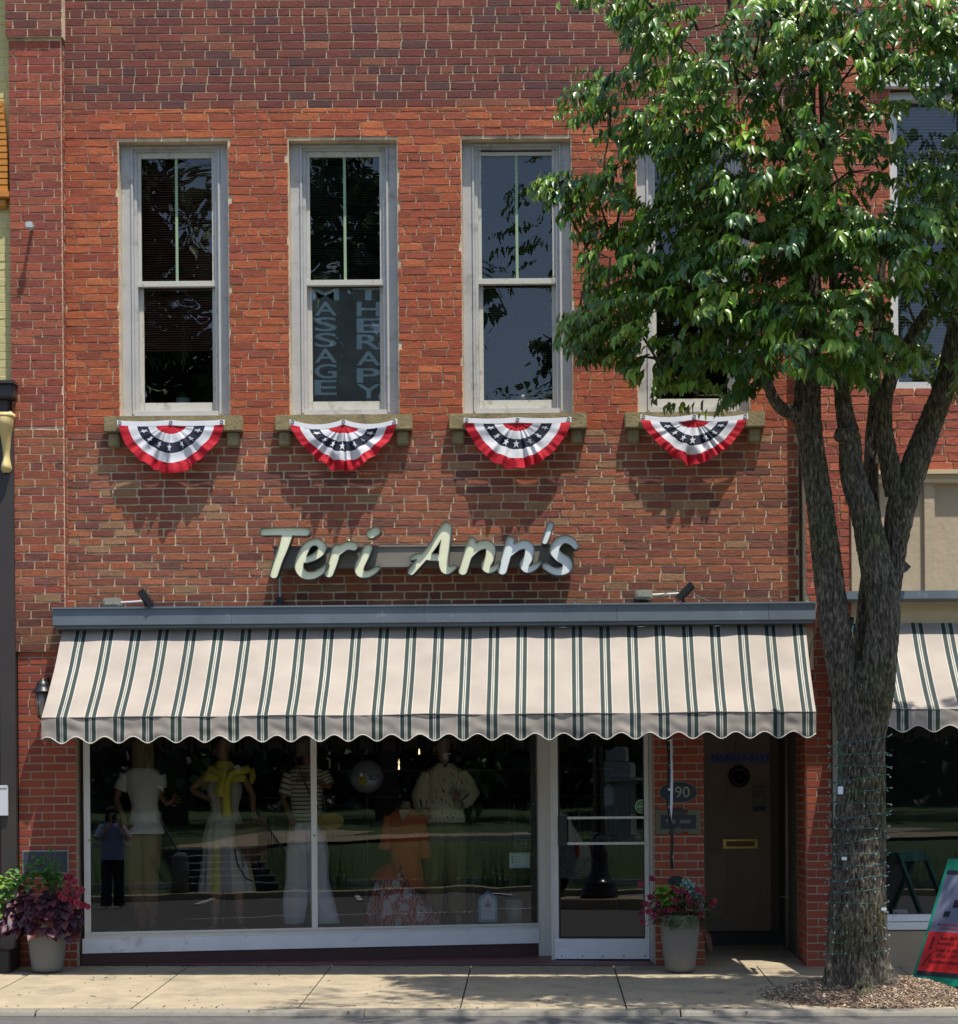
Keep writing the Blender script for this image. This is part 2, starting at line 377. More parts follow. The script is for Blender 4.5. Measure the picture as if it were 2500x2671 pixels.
# curb: rounded front edge, cut every 2 m
g = MB(); cj = [-9.2, -6.4, -3.7, -1.28, 1.05, 3.34, 5.7, 8]
for a, b in zip(cj, cj[1:]):
    pr = [(2.45, 0), (2.50, .004), (2.585, .0), (2.61, -.012), (2.625, -.035), (2.64, -.3)]
    nx = 40; vs = []
    for k in range(nx + 1):
        x = a + .006 + (b - a - .012) * k / nx; j = .006 * noise.noise((x * 3, 1, 2))
        for w_, dz in pr: vs.append((x, -w_ + j * (w_ > 2.55), side_z(x, 2.45) + dz + .4 * j))
    m_ = len(pr); g.add(vs, [(i * m_ + k, (i + 1) * m_ + k, (i + 1) * m_ + k + 1, i * m_ + k + 1) for i in range(nx) for k in range(m_ - 1)])
g.box((-9.2, -2.635, -.5), (8, -2.46, -.24), 1)
tag(g.build('curb', [M['curb'], M['joint']]), kind='structure')
# landing in front of the angled shop window and the recessed entry floor
g = MB()
g.add([(-3.99, -.02, .036), (1.02, -.02, -.006), (1.02, .8, .02), (.03, 1.0, .022), (-3.99, .1, .04)], [(0, 1, 2, 3, 4)])
g.add([(1.45, -.02, -.012), (2.34, -.02, -.018), (2.34, 1.8, .06), (1.45, 1.8, .06)], [(0, 1, 2, 3)], 1)
tag(g.build('entry_floor', [M['red_tile'], M['concrete']]), kind='structure')

# ================================================================ MAIN BUILDING
B = empty('brick_building', (-.9, 0, 0), 'two storey red brick building with four tall grey sash windows above a striped awning', 'building')
WX = [(-3.592, -2.642), (-2.112, -1.170), (-.607, .343), (.915, 1.884)]; WZ0, WZ1 = 4.79, 7.195
holes = [(a, b, WZ0, WZ1) for a, b in WX]
g = MB()
Y0 = 0.0
bh = [(a - .004, b + .004, WZ0, WZ1) for a, b in WX]
def wall_rows(x0, x1, z0, z1, p_, **k): bricks(g, (0, Y0, 0), (1, 0, 0), x0, x1, z0, z1, p_, holes=bh, **k)
wall_rows(-4.06, 2.3, 3.05, 4.66, PL, course=.0704, joint=.0135, rough=1.1, bd=.0045)
wall_rows(-4.06, 2.3, 4.66, 7.475, PM, course=.0711, joint=.0085, rough=1.2, bd=.004, header_every=9, hphase=3)
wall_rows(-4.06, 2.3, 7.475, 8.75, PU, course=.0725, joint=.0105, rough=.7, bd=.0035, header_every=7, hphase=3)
# left pilaster: front and its lit right return
bricks(g, (0, -.085, 0), (1, 0, 0), -4.52, -4.065, 2.76, 4.7, PL + PP, course=.0712, joint=.010, rough=1.2, bd=.004)
bricks(g, (0, -.085, 0), (1, 0, 0), -4.52, -4.065, 4.7, 8.07, PP, course=.0712, joint=.0085, rough=1.1, bd=.004)
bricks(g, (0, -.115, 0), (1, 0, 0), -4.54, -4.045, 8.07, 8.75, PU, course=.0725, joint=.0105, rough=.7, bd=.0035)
bricks(g, (-4.065, -.085, 0), (0, 1, 0), .0, .085, 2.76, 8.07, PP, course=.0712, joint=.008, rough=.6, N=(1, 0, 0), L=.16)
for q_ in range(len(g.f)):   # dirt plus some of the sign's shadow, both put into the lowest courses' colour
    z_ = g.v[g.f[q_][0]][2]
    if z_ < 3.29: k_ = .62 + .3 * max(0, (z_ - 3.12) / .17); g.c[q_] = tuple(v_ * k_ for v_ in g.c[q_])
for (a, b, c, d) in rects_around(-4.06, 2.3, 3.0, 9.8, holes): g.box((a, .004, c), (b, .34, d), 1)
g.box((-4.515, -.083, 2.76), (-4.063, .33, 8.068), 1); g.box((-4.535, -.113, 8.069), (-4.045, .33, 9.8), 1)
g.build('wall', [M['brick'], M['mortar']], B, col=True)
# storefront piers
g = MB()
g.box((-4.485, -.059, -.1), (-3.99, .3, 3.2), 1)
bricks(g, (0, -.06, 0), (1, 0, 0), -4.49, -3.985, .02, 3.2, PN, course=.0708, joint=.0125, rough=.35, L=.2165)
g.build('brick_pier', [M['brick_new'], M['mortar_new']], B, col=True); g = MB(); g.box((1.025, .002, -.1), (1.455, .3, 2.7), 1)
bricks(g, (0, -.0, 0), (1, 0, 0), 1.02, 1.46, -.02, 2.7, PN, course=.0708, joint=.0125, rough=.35, L=.2165, phase=.04)
g.build('brick_pier', [M['brick_new'], M['mortar_new']], B, col=True); g = MB(); g.box((2.337, -.058, -.1), (2.56, .6, 2.95), 1)
bricks(g, (0, -.06, 0), (1, 0, 0), 2.335, 2.565, -.03, 2.95, PN, course=.0708, joint=.0125, rough=.35, L=.2165)
bricks(g, (2.335, -.06, 0), (0, 1, 0), 0, .5, -.02, 2.7, PN, course=.0708, joint=.0125, rough=.35, L=.2165, N=(-1, 0, 0))
g.build('brick_pier', [M['brick_new'], M['mortar_new']], B, col=True)
# window units
def window(i, x0, x1):
    fr = MB(); y0 = .10
    W = x1 - x0
    # outer casing with two stepped beads
    for k, (ins, wd, ya) in enumerate([(0, .085, y0), (.085, .02, y0 - .012), (.105, .03, y0 + .02)]):
        a, b, c, d = x0 + ins, x1 - ins, WZ0 + (.028 if ins == 0 else .028 + ins * .25), WZ1 + .035 - ins * .6
        t = wd; tz = wd * .75
        fr.box((a, ya, c), (a + t, .24, d), bev=.003); fr.box((b - t, ya, c), (b, .24, d), bev=.003)
        fr.box((a + t, ya, d - tz), (b - t, .24, d), bev=.003)
    fr.box((x0 + .0, y0 - .03, WZ0 + .002), (x1, .24, WZ0 + .027), bev=.004)
    fr.box((x0 + .086, y0 + .0, WZ0 + .0275), (x1 - .086, .24, WZ0 + .079), bev=.004)
    f = fr.build('window', M['frame_paint'], B)
    a, b = x0 + .135, x1 - .135; zt = WZ1 - .05; zb = WZ0 + .08; zm = 5.995
    s = MB(); ys = .145; st = .03
    if i == 2: zt -= .0
    s.box((a, ys, zm + .02), (a + st, ys + .035, zt), bev=.002); s.box((b - st, ys, zm + .02), (b, ys + .035, zt), bev=.002)
    s.box((a + st, ys + .001, zt - .05), (b - st, ys + .034, zt - (.018 if i == 2 else 0)), bev=.002)
    s.box((a - .004, ys - .012, zm - .03), (b + .004, ys + .035, zm + .02), bev=.003)
    yl = ys + .04
    s.box((a, yl, zb), (a + .038, yl + .035, zm - .03), bev=.002); s.box((b - .038, yl, zb), (b, yl + .035, zm - .03), bev=.002)
    s.box((a + .038, yl - .004, zb), (b - .038, yl + .036, zb + .088), bev=.003)
    s.build('sash', M['sash_paint'], f)
    p = MB(); p.add([(a + st, ys + .018, zm), (b - st, ys + .018, zm), (b - st, ys + .018, zt - .04), (a + st, ys + .018, zt - .04)], [(0, 1, 2, 3)]); p.build('pane', M['old_glass'], f)
    p = MB(); p.add([(a + .03, yl + .018, zb + .08), (b - .03, yl + .018, zb + .08), (b - .03, yl + .018, zm - .02), (a + .03, yl + .018, zm - .02)], [(0, 1, 2, 3)]); p.build('pane', M['old_glass'], f)
    cx = (a + b) / 2
    p = MB(); p.add([(cx - .012, ys + .012, zm + .02), (cx + .012, ys + .012, zm + .02), (cx + .01, ys + .012, zt - .05), (cx - .013, ys + .012, zt - .05)], [(0, 1, 2, 3)]); o = p.build('muntin', M['tape'], f)
    # blind slats
    bl = MB(); bm_ = {0: 'blind_red', 1: 'blind_dark', 2: 'blind_grey', 3: 'blind_dark'}[i]
    zlow = {0: 5.42, 1: 5.96, 2: 4.93, 3: 5.5}[i]; z = zt - .05; yb = .29
    while z > zlow:
        bl.add([(a, yb - .011, z), (b, yb - .011, z), (b, yb + .011, z + .013), (a, yb + .011, z + .013)], [(0, 1, 2, 3)]); z -= .021
    bl.build('blind', M[bm_], f)
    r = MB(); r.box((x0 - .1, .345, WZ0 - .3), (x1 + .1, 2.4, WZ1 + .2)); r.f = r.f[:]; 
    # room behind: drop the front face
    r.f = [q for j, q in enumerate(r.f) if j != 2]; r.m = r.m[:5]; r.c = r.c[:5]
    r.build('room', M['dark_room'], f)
    return f, a, b, zb, zm, zt
WF = [window(i, a, b) for i, (a, b) in enumerate(WX)]
# stone sills with brackets
for i, (a, b) in enumerate(WX):
    s = MB(); rr = random.Random(i)
    bm = bmesh.new(); bmesh.ops.create_grid(bm, x_segments=1, y_segments=1, size=1); bm.free()
    s.box((a - .125, -.098, WZ0 - .135), (b + .12, .1, WZ0 - .001), bev=.006)
    for xa in (a - .1, b - .02): s.box((xa, -.055, WZ0 - .26), (xa + .105, .02, WZ0 - .136), bev=.012)
    o = s.build('sill', M['stone'], B)
# dangling things in the windows
f0, a, b, zb, zm, zt = WF[0]
g = MB(); cx = (a + b) / 2 + .03
for k in range(5):
    z = 5.83 - k * .125; h_ = .05; r_ = .018
    pts = [(cx, .25, z + h_), (cx + r_, .25, z), (cx, .25, z - h_), (cx - r_, .25, z), (cx, .25, z + h_)]
    g.tube(pts, .0022, 5)
    g.tube([(cx, .25, z - h_), (cx, .25, z - .077)], .0012, 4)
tag(g.build('sun_catcher', M['grey_metal']), 'string of diamond shaped wire ornaments hanging in the leftmost upper window', 'ornament')
g = MB(); px, py, pz = a + .36, .28, zb + .06
g.lathe((px, py, pz), [(.05, 0), (.058, .03), (.062, .085), (.058, .085), (.052, .03)], 20, 0)
R0 = empty('potted_plant', (px, py, pz), 'small green plant in a pale pot behind the leftmost upper window', 'potted plant')
g.build('pot', mat('pale_pot', (.3, .38, .4), .5), R0, smooth=True)
def leaves(mb, specs, fold=.25, curl=.3):
    """specs: (pos, dir, up, length, width, colour)"""
    for p, d, u, L, W, c in specs:
        p = Vector(p); d = Vector(d).normalized(); s = d.cross(Vector(u))
        if s.length < 1e-3: s = d.orthogonal()
        s.normalize(); n = s.cross(d)
        vs = []
        for t, wf in ((0, 0), (.18, .75), (.42, 1), (.72, .62), (1, 0)):
            cpt = p + d * (L * t) - n * (curl * L * t * t)
            if wf == 0: vs.append(cpt)
            else: vs += [cpt - s * (W / 2 * wf) + n * (fold * W * .5 * wf), cpt, cpt + s * (W / 2 * wf) + n * (fold * W * .5 * wf)]
        mb.add(vs, [(0, 2, 1), (0, 3, 2), (1, 2, 5, 4), (2, 3, 6, 5), (4, 5, 8, 7), (5, 6, 9, 8), (7, 8, 10), (8, 9, 10)], 0, c)
def rdir(zmin=-1, zmax=1):
    z = random.uniform(zmin, zmax); a_ = random.uniform(0, 2 * math.pi); r_ = math.sqrt(max(0, 1 - z * z)); return Vector((r_ * math.cos(a_), r_ * math.sin(a_), z))
g = MB(); leaves(g, [((px, py, pz + .08), rdir(-.1, 1), (0, 0, 1), random.uniform(.05, .1), .035, (.04, .16, .03)) for _ in range(40)]); g.build('foliage', M['plant'], R0, col=True)
# massage therapy window: frosted sheet and letters
f1, a, b, zb, zm, zt = WF[1]
g = MB(); g.box((a + .03, .222, zb + .07), (b - .03, .228, zm - .02)); g.build('frosted_sheet', M['frost'], f1)
g = MB()
for word, sx0, sx1, rows in (('MASSAGE', 821, 879, [(751, 783), (787, 823), (827, 864), (868, 905), (909, 946), (949, 987), (991, 1030)]), ('THERAPY', 931, 993, [(751, 783), (787, 825), (830, 868), (872, 911), (916, 953), (960, 998), (1002, 1039)])):
    for ch, (ya, yb) in zip(word, rows):
        xa, xb = sx0, sx1
        if ch == 'M': xa, xb = 811, 885
        if ch == 'T': xa, xb = 921, 1001
        d_ = .30
        put_text(g, ch, quadmap(P(xa, yb, .218), P(xb, yb, .218), P(xa, ya, .218)), off=.012)
g.build('window_lettering', M['letter_blue'], f1)
# items on window three's ledge
f2, a, b, zb, zm, zt = WF[2]
g = MB(); c = P(1365, 1033, .26); g.lathe((c.x, .26, zb + .085), [(.0, .0), (.055, .0), (.06, .05), (.045, .09), (.02, .105), (0, .108)], 20)
tag(g.build('glass_jar', mat('jar', (.35, .36, .33), .3), smooth=True), 'round pale jar on the ledge of the third upper window', 'jar')
g = MB(); c = P(1432, 1005, .235)
g.tube([c + Vector((.026 * math.cos(t), 0, .026 * math.sin(t))) for t in np.linspace(.6, 5.6, 16)], .010, 8)
tag(g.build('blue_ring', mat('ring', (.02, .22, .6), .3), smooth=True), 'bright blue ring hanging inside the third upper window', 'ornament')

# ---- flashing header above the awning
g = MB(); g.box((-4.135, -.26, 2.965), (2.405, .0, 3.113), bev=.004)
g.box((-4.12, -.23, 2.94), (2.39, -.02, 2.964))
g.box((-4.14, -.275, 3.105), (2.41, -.262, 3.12))
for x in (-2.6, -.95, .7, 2.0): g.box((x, -.262, 2.966), (x + .0025, -.2598, 3.104), 1)
tag(g.build('header_flashing', [M['header'], M['joint']], B), 'weathered grey blue metal band')
# tar line where the band meets the brick
g = MB()
for k in range(150):
    x = -4.1 + k * .0427; h_ = .012 + .03 * abs(noise.noise((x * 4, 3, 1))); g.box((x, -.03, 3.12), (x + .044, -.0085, 3.12 + h_), 0)
g.build('caulking', mat('caulk', (.09, .08, .065), .95, (50, 1, .01), .5, 20), B)
# ---- shop interior shell
g = MB()
g.add([(-4.0, .2, .26), (.1, 1.05, .26), (.1, 1.9, .26), (-4.0, 1.9, .26), (-4.0, 1.9, .0), (.1, 1.9, .0)], [(0, 1, 2, 3), (3, 2, 5, 4)])
g.add([(-4.3, 1.9, .02), (1.35, 1.9, .02), (1.35, 9, .02), (-4.3, 9, .02)], [(0, 1, 2, 3)])
g.add([(.1, .9, .02), (1.35, .5, .02), (1.35, 1.9, .02), (.1, 1.9, .02)], [(0, 1, 2, 3)])
g.build('shop_floor', M['floor_wood'], B)
g = MB()
g.add([(-4.02, .06, 0), (-4.02, 9, 0), (-4.02, 9, 3), (-4.02, .06, 3)], [(0, 1, 2, 3)])
g.add([(1.4, .4, 0), (1.4, 9, 0), (1.4, 9, 3), (1.4, .4, 3)], [(3, 2, 1, 0)])
g.add([(-4.02, 9, 0), (1.4, 9, 0), (1.4, 9, 3), (-4.02, 9, 3)], [(0, 1, 2, 3)])
g.add([(-4.02, .0, 2.93), (2.33, .0, 2.93), (2.33, 9, 2.93), (-4.02, 9, 2.93)], [(3, 2, 1, 0)])
g.build('shop_wall', mat('shop_wall', (.02, .017, .015), .8, None, .4, 1.5), B)
# ---- angled shop window
g = MB()
um, _ = GL.px(819, 2200); ur = GL.px(1403, 2300)[0]; zb1 = .31
GL.box(g, .0, .055, .26, 2.9, -.03, .03)
GL.box(g, um - .025, um + .027, .31, 2.9, -.03, .03)
GL.box(g, ur, ur + .11, .02, 2.9, -.05, .04)
GL.box(g, .055, ur, .262, .312, -.03, .035); GL.box(g, .055, ur, .30, .318, -.02, .05)
GL.box(g, .0, ur - .001, 2.7, 2.9, -.03, .03)
sw = g.build('shop_window', M['alu'], B)
g = MB(); GL.box(g, -.02, um - .0, .135, .2615, -.03, .045); GL.box(g, um + .001, ur + .0, .135, .2615, -.03, .045); g.build('kick_panel', M['white_paint'], sw)
g = MB(); GL.box(g, -.03, ur + .0, -.02, .134, -.03, .02); g.build('base', M['maroon'], sw)
for u0, u1 in ((.055, um - .025), (um + .027, ur)):
    g = MB(); g.add([GL.pt(u0, .3), GL.pt(u1, .3), GL.pt(u1, 2.72), GL.pt(u0, 2.72)], [(0, 1, 2, 3)]); g.build('pane', M['shop_glass'], sw)
g = MB(); g.tube([GL.pt(.045, 1.12, .031), GL.pt(.045, 1.12, .036)], .007, 10); g.build('screw', M['joint'], sw); g = MB(); g.tube([GL.pt(um, 1.14, .031), GL.pt(um, 1.14, .036)], .008, 10); g.build('screw', M['joint'], sw)
# post between window and door (return wall)
g = MB(); g.box((.125, .49, .0), (.158, .9, 2.9)); g.box((.03, .86, .0), (.13, .93, 2.9)); g.box((1.002, .36, .0), (1.04, .9, 2.9)); g.build('door_post', M['alu'], B)
# ---- glass door
DB = MB(); L = DR.L
DR.box(DB, -.005, .035, .03, 2.7, -.02, .025); DR.box(DB, L - .04, L, .03, 2.7, -.02, .025)
door = DB.build('glass_door', M['alu'], B)
g = MB(); DR.box(g, .0, L - .002, .02, .20, -.025, .03)
g.build('kick_plate', M['white_paint'], door)
for k in range(5): 
    g = MB(); c = DR.pt(.06 + k * .185, .045, .031); g.lathe(c, [(0, -.004), (.006, -.003), (.007, 0)], 10, ax='Y'); g.build('screw', M['joint'], door)
g = MB(); DR.box(g, .036, .048, .201, 2.7, -.018, .02); DR.box(g, L - .052, L - .041, .201, 2.7, -.018, .02); DR.box(g, .048, L - .052, .201, .218, -.018, .02); g.build('gasket', M['black'], door)
g = MB(); g.add([DR.pt(.035, .19), DR.pt(L - .035, .19), DR.pt(L - .035, 2.7), DR.pt(.035, 2.7)], [(0, 1, 2, 3)]); g.build('pane', M['shop_glass'], door)
for sy in (2133, 2200):
    z = DR.px(1600, sy)[1]; g = MB(); DR.box(g, .115, L - .03, z - .011, z + .011, .03, .05); g.build('push_bar', M['alu'], door)
z0_, z1_ = DR.px(1460, 2207)[1], DR.px(1460, 2128)[1]
g = MB(); DR.box(g, .036, .118, z0_, z1_, .022, .06); g.build('lock_box', M['black'], door)
g = MB(); put_text(g, "Teri Ann's", quadmap(DR.pt(.30, 1.07, .004), DR.pt(.80, 1.07, .004), DR.pt(.33, 1.15, .004)), off=.0, shear=.3); g.build('door_lettering', mat('dark_letter', (.03, .03, .03), .5), door)
# stickers on the door
def disc(mb, pl, u, z, r, off, mi=0, col=None, n=28, rz=None):
    rz = rz or r; mb.add([pl.pt(u, z, off)] + [pl.pt(u + r * math.cos(2 * math.pi * k / n), z + rz * math.sin(2 * math.pi * k / n), off) for k in range(n)], [(0, 1 + k, 1 + (k + 1) % n) for k in range(n)], mi, col)
u, z = DR.px(1674, 2104)
g = MB(); disc(g, DR, u, z, .056, .004, col=lin((190, 205, 190)), rz=.062); disc(g, DR, u, z, .049, .006, col=lin((60, 120, 62)), rz=.055)
put_text(g, 'DORA', quadmap(DR.pt(u - .038, z - .014, .008), DR.pt(u + .038, z - .014, .008), DR.pt(u - .038, z + .014, .008)), col=lin((190, 210, 190)), off=.01)
put_text(g, 'WELCOME', quadmap(DR.pt(u - .024, z - .036, .008), DR.pt(u + .024, z - .036, .008), DR.pt(u - .024, z - .025, .008)), col=lin((180, 200, 180)))
put_text(g, 'DOWNTOWN', quadmap(DR.pt(u - .026, z + .024, .008), DR.pt(u + .026, z + .024, .008), DR.pt(u - .026, z + .036, .008)), col=lin((180, 200, 180)))
tag(g.build('door_sticker', M['attr'], None, col=True), 'round green DORA sticker with a white rim on the glass door', 'sticker')
u, z = DR.px(1588, 2075)
def house(mb, pl, u, z, w_, h_, off, c): mb.add([pl.pt(u - w_, z, off), pl.pt(u + w_, z, off), pl.pt(u + w_, z + h_ * .75, off), pl.pt(u, z + h_, off), pl.pt(u - w_, z + h_ * .75, off)], [(0, 1, 2, 3, 4)], 0, c)
g = MB(); house(g, DR, u, z - .09, .043, .2, -.01, (.12, .14, .2))
for k in range(6): DR.box(g, u - .03, u + .03, z - .07 + k * .02, z - .066 + k * .02, -.009, -.008, col=(.3, .32, .4))
tag(g.build('door_notice', M['attr'], None, col=True), 'dim blue grey house shaped notice behind the door glass', 'notice')
# ---- stickers on the shop window
u, z = GL.px(1274, 2405); z = .335
g = MB(); house(g, GL, u, z, .088, .285, -.012, (.13, .36, .5)); house(g, GL, u, z + .022, .065, .235, -.006, (.5, .56, .66))
c0 = lin((90, 60, 50))
for k in range(-1, 2):
    GL.box(g, u + k * .016 - .006, u + k * .016 + .006, z + .145, z + .165 + .012 * (1 - abs(k)), -.004, -.003, col=c0)
GL.box(g, u - .026, u + .026, z + .135, z + .143, -.004, -.003, col=c0)
for sg in (-1, 1):
    q = [GL.pt(u + sg * .012, z + .175, -.0035), GL.pt(u + sg * .03, z + .182, -.0035), GL.pt(u + sg * .02, z + .168, -.0035)]; g.add(q, [(0, 1, 2)], 0, c0)
disc(g, GL, u, z + .196, .007, -.0035, col=c0)
put_text(g, 'LEBANON', quadmap(GL.pt(u - .045, z + .1, -.004), GL.pt(u + .045, z + .1, -.004), GL.pt(u - .045, z + .118, -.004)), col=(.3, .4, .6))
tag(g.build('window_decal', M['attr'], None, col=True), 'light blue house shaped decal with a small crest low in the shop window', 'decal')
u0, zt_ = GL.px(1329, 2225); u1, zb_ = GL.px(1384, 2264)
g = MB(); GL.box(g, u0, u1, zb_, zt_, -.014, -.01, col=lin((205, 215, 205)))
for k in range(3):
    zz = zt_ - .035 - k * .026; disc(g, GL, u0 + .03, zz, .009, -.008, col=lin((95, 100, 110))); GL.box(g, u0 + .05, u0 + .12, zz - .002, zz + .002, -.0085, -.008, col=lin((140, 160, 170)))
GL.box(g, u0 + .02, u1 - .02, zb_ + .008, zb_ + .02, -.0085, -.008, col=lin((150, 190, 215)))
GL.box(g, u0 + .02, u1 - .02, zt_ - .014, zt_ - .01, -.0085, -.008, col=lin((120, 140, 160)))
tag(g.build('window_card', M['attr'], None, col=True), 'pale rectangular card with three icons stuck inside the main shop window', 'card')
g = MB(); wt = (.42, .45, .48)
for s_, xa, xb, ya, yb, sh in (('Monday-Saturday', 1335, 1381, 2177, 2171, 0), ('10am-5pm', 1343, 1374, 2184, 2179, 0), ("Teri Ann's", 1340, 1376, 2204, 2196, .35)):
    A_ = GL.px(xa, ya); B_ = GL.px(xb, yb); put_text(g, s_, quadmap(GL.pt(A_[0], A_[1], -.004), GL.pt(B_[0], A_[1], -.004), GL.pt(A_[0], B_[1], -.004)), col=wt, shear=sh)
for sy in (2191, 2208, 2212, 2216): A_ = GL.px(1342, sy); B_ = GL.px(1375, sy); GL.box(g, A_[0], B_[0], A_[1] - .001, A_[1] + .001, -.0045, -.004, col=wt)
tag(g.build('hours_lettering', M['attr'], None, col=True), 'tiny white opening hours lettering on the right side of the shop window', 'lettering')
# ---- recessed entry with brown door
g = MB()
g.box((1.46, .3, -.1), (1.465, 1.85, 2.7)); g.box((2.33, .5, -.1), (2.5, 1.85, 2.7)); g.box((1.46, 1.86, -.1), (2.4, 1.9, 2.7)); g.box((1.46, .02, 2.7), (2.33, 1.9, 2.8))
g.box((1.46, 1.80, .05), (1.52, 1.86, 2.6)); g.box((2.25, 1.80, .05), (2.33, 1.86, 2.6))
g.build('entry_lining', mat('entry_lining', (.14, .11, .085), .7), B)
g = MB(); x0, x1, z0, z1, yd = 1.52, 2.25, .17, 2.45, 1.82
g.box((x0, yd, z0), (x1, yd + .04, z1))
for (pa, pb, za, zc) in ((.09, .33, 1.35, 2.28), (.40, .64, 1.35, 2.28), (.09, .33, .27, .98), (.40, .64, .27, .98)):
    for ins, hh in ((.045, .016),): g.box((x0 + pa + ins, yd - hh, z0 + za - .17 + ins), (x0 + pb - ins, yd, z0 + zc - .17 - ins), bev=.007)
    for (ua, ub, va, vb) in ((pa, pa + .014, za, zc), (pb - .014, pb, za, zc), (pa + .014, pb - .014, za, za + .014), (pa + .014, pb - .014, zc - .014, zc)): g.box((x0 + ua, yd - .02, z0 + va - .17), (x0 + ub, yd, z0 + vb - .17), bev=.004)
bd = g.build('brown_door', M['brown_door'], B)
g = MB(); g.box((1.46, 1.6, .05), (2.33, 1.81, .165)); g.build('doorstep', M['dark_brown'], B)
g = MB(); A_ = P(1887, 2214, 1.8); B_ = P(1977, 2189, 1.8)
g.box((A_.x, 1.795, A_.z), (B_.x, 1.81, A_.z + .02)); g.box((A_.x, 1.795, B_.z - .02), (B_.x, 1.81, B_.z)); g.box((A_.x, 1.794, A_.z), (A_.x + .03, 1.81, B_.z)); g.box((B_.x - .03, 1.794, A_.z), (B_.x, 1.81, B_.z))
g.box((A_.x + .03, 1.803, A_.z + .025), (B_.x - .03, 1.812, B_.z - .028), 1, bev=.003); g.build('mail_slot', [M['brass'], mat('brass_dark', (.2, .13, .04), .4, metal=.7)], bd)
g = MB(); A_ = P(1853, 1994, 1.8); B_ = P(2008, 1964, 1.8)
g.box((A_.x, 1.797, A_.z), (B_.x, 1.8, B_.z), col=(.2, .22, .33))
put_text(g, '(360)551-5133', quadmap((A_.x + .01, 1.795, A_.z + .01), (B_.x - .01, 1.795, A_.z + .01), (A_.x + .01, 1.795, B_.z - .012)), col=(.04, .06, .55), off=.02)
g.build('phone_sign', M['attr'], bd, col=True)
g = MB(); c = P(1929, 2026, 1.78); g.tube([c + Vector((.075 * math.cos(t), 0, .075 * math.sin(t))) for t in np.linspace(0, 2 * math.pi, 25)], .03, 8, disp=lambda q, r, a: .008 * noise.noise(q * 40)); g.lathe(c, [(0, .0), (.07, .01)], 20, ax='Y')
tag(g.build('wreath', M['black'], smooth=True), 'small dark round wreath hanging on the brown door', 'wreath')
g = MB(); A_ = P(1963, 2118, 1.78); B_ = P(1999, 2052, 1.78); g.box((A_.x, 1.79, A_.z), (B_.x, 1.797, B_.z - .03), col=(.2, .19, .17)); g.box((A_.x - .005, 1.77, B_.z - .03), (B_.x + .005, 1.797, B_.z), col=(.25, .24, .22)); g.box((A_.x + .03, 1.785, A_.z + .09), (B_.x - .02, 1.79, A_.z + .13), col=(.3, .28, .1))
g.box((A_.x + .01, 1.786, A_.z + .01), (B_.x - .01, 1.79, A_.z + .05), col=(.06, .06, .06))
tag(g.build('notice_box', M['attr'], None, col=True), 'small grey clear-lidded paper box on the brown door', 'box')
g = MB(); pts = [P(2055, 1880, 1.15), P(2056, 2484, 1.15)]; pts[0].z = 2.7; g.tube(pts, .024, 14); c = P(2056, 2339, 1.15); g.lathe((c.x, 1.15, c.z), [(.024, -.02), (.032, -.015), (.032, .015), (.024, .02)], 14); g.box((c.x - .06, 1.14, c.z - .008), (c.x + .06, 1.165, c.z + .008))
tag(g.build('conduit_pipe', M['grey_metal'], smooth=True), 'vertical grey metal pipe beside the brown recessed door', 'pipe')

# ---- plaques on the brick pier
g = MB(); c = P(1770, 2067, -.02); 
def oval(mb, c, rx, rz, y0, y1, mi=0, col=None, n=40):
    vs = [(c.x + rx * math.cos(2 * math.pi * k / n), y, c.z + rz * math.sin(2 * math.pi * k / n)) for y in (y0, y1) for k in range(n)]
    mb.add(vs, [list(range(n)), *[(k, n + k, n + (k + 1) % n, (k + 1) % n) for k in range(n)]], mi, col)
oval(g, c, .168, .096, -.028, -.008, col=(.24, .2, .13)); oval(g, c, .162, .090, -.031, -.02, col=(.015, .018, .026))
put_text(g, '190', quadmap((c.x - .072, -.033, c.z - .045), (c.x + .097, -.033, c.z - .045), (c.x - .072, -.033, c.z + .05)), col=(.3, .28, .22))
tag(g.build('number_plaque', M['attr'], None, col=True), 'dark oval house number plaque reading 190 on the brick pier', 'plaque')
g = MB(); A_ = P(1711, 2176, -.02); B_ = P(1829, 2112, -.02)
gd = (.11, .1, .055)
g.box((A_.x + .03, -.028, A_.z + .02), (B_.x - .03, -.008, B_.z - .02), col=gd)
for xa, xb in ((A_.x, A_.x + .11), (B_.x - .11, B_.x)): g.box((xa, -.03, A_.z), (xb, -.009, B_.z), col=gd)
g.box((A_.x + .045, -.036, A_.z + .045), (B_.x - .045, -.031, B_.z - .045), col=(.015, .017, .028))
cc = Vector(((A_.x + B_.x) / 2, 0, B_.z - .045)); oval(g, cc, .07, .065, -.0305, -.01, col=(.018, .02, .022))
put_text(g, 'Welcome', quadmap((cc.x - .05, -.032, cc.z + .003), (cc.x + .05, -.032, cc.z + .003), (cc.x - .05, -.032, cc.z + .024)), col=gd)
for wd_, sa, sb in (('TERI', 1737, 1762), ('ANNS', 1774, 1801)): xa, xb = P(sa, 2145, -.03).x, P(sb, 2145, -.03).x; put_text(g, wd_, quadmap((xa, -.038, A_.z + .09), (xb, -.038, A_.z + .09), (xa, -.038, A_.z + .125)), col=(.25, .25, .23))
oval(g, Vector((cc.x, 0, A_.z + .03)), .03, .03, -.042, -.03, col=(.09, .08, .06))
tag(g.build('name_plaque', M['attr'], None, col=True), 'rectangular welcome name plaque with a bronze border below the oval plaque', 'plaque')
g = MB(); A_ = P(60, 2280, -.06); B_ = P(180, 2218, -.06); g.box((A_.x, -.08, A_.z), (B_.x, -.066, B_.z)); g.box((A_.x + .01, -.083, A_.z + .01), (B_.x - .01, -.08, B_.z - .01), 1)
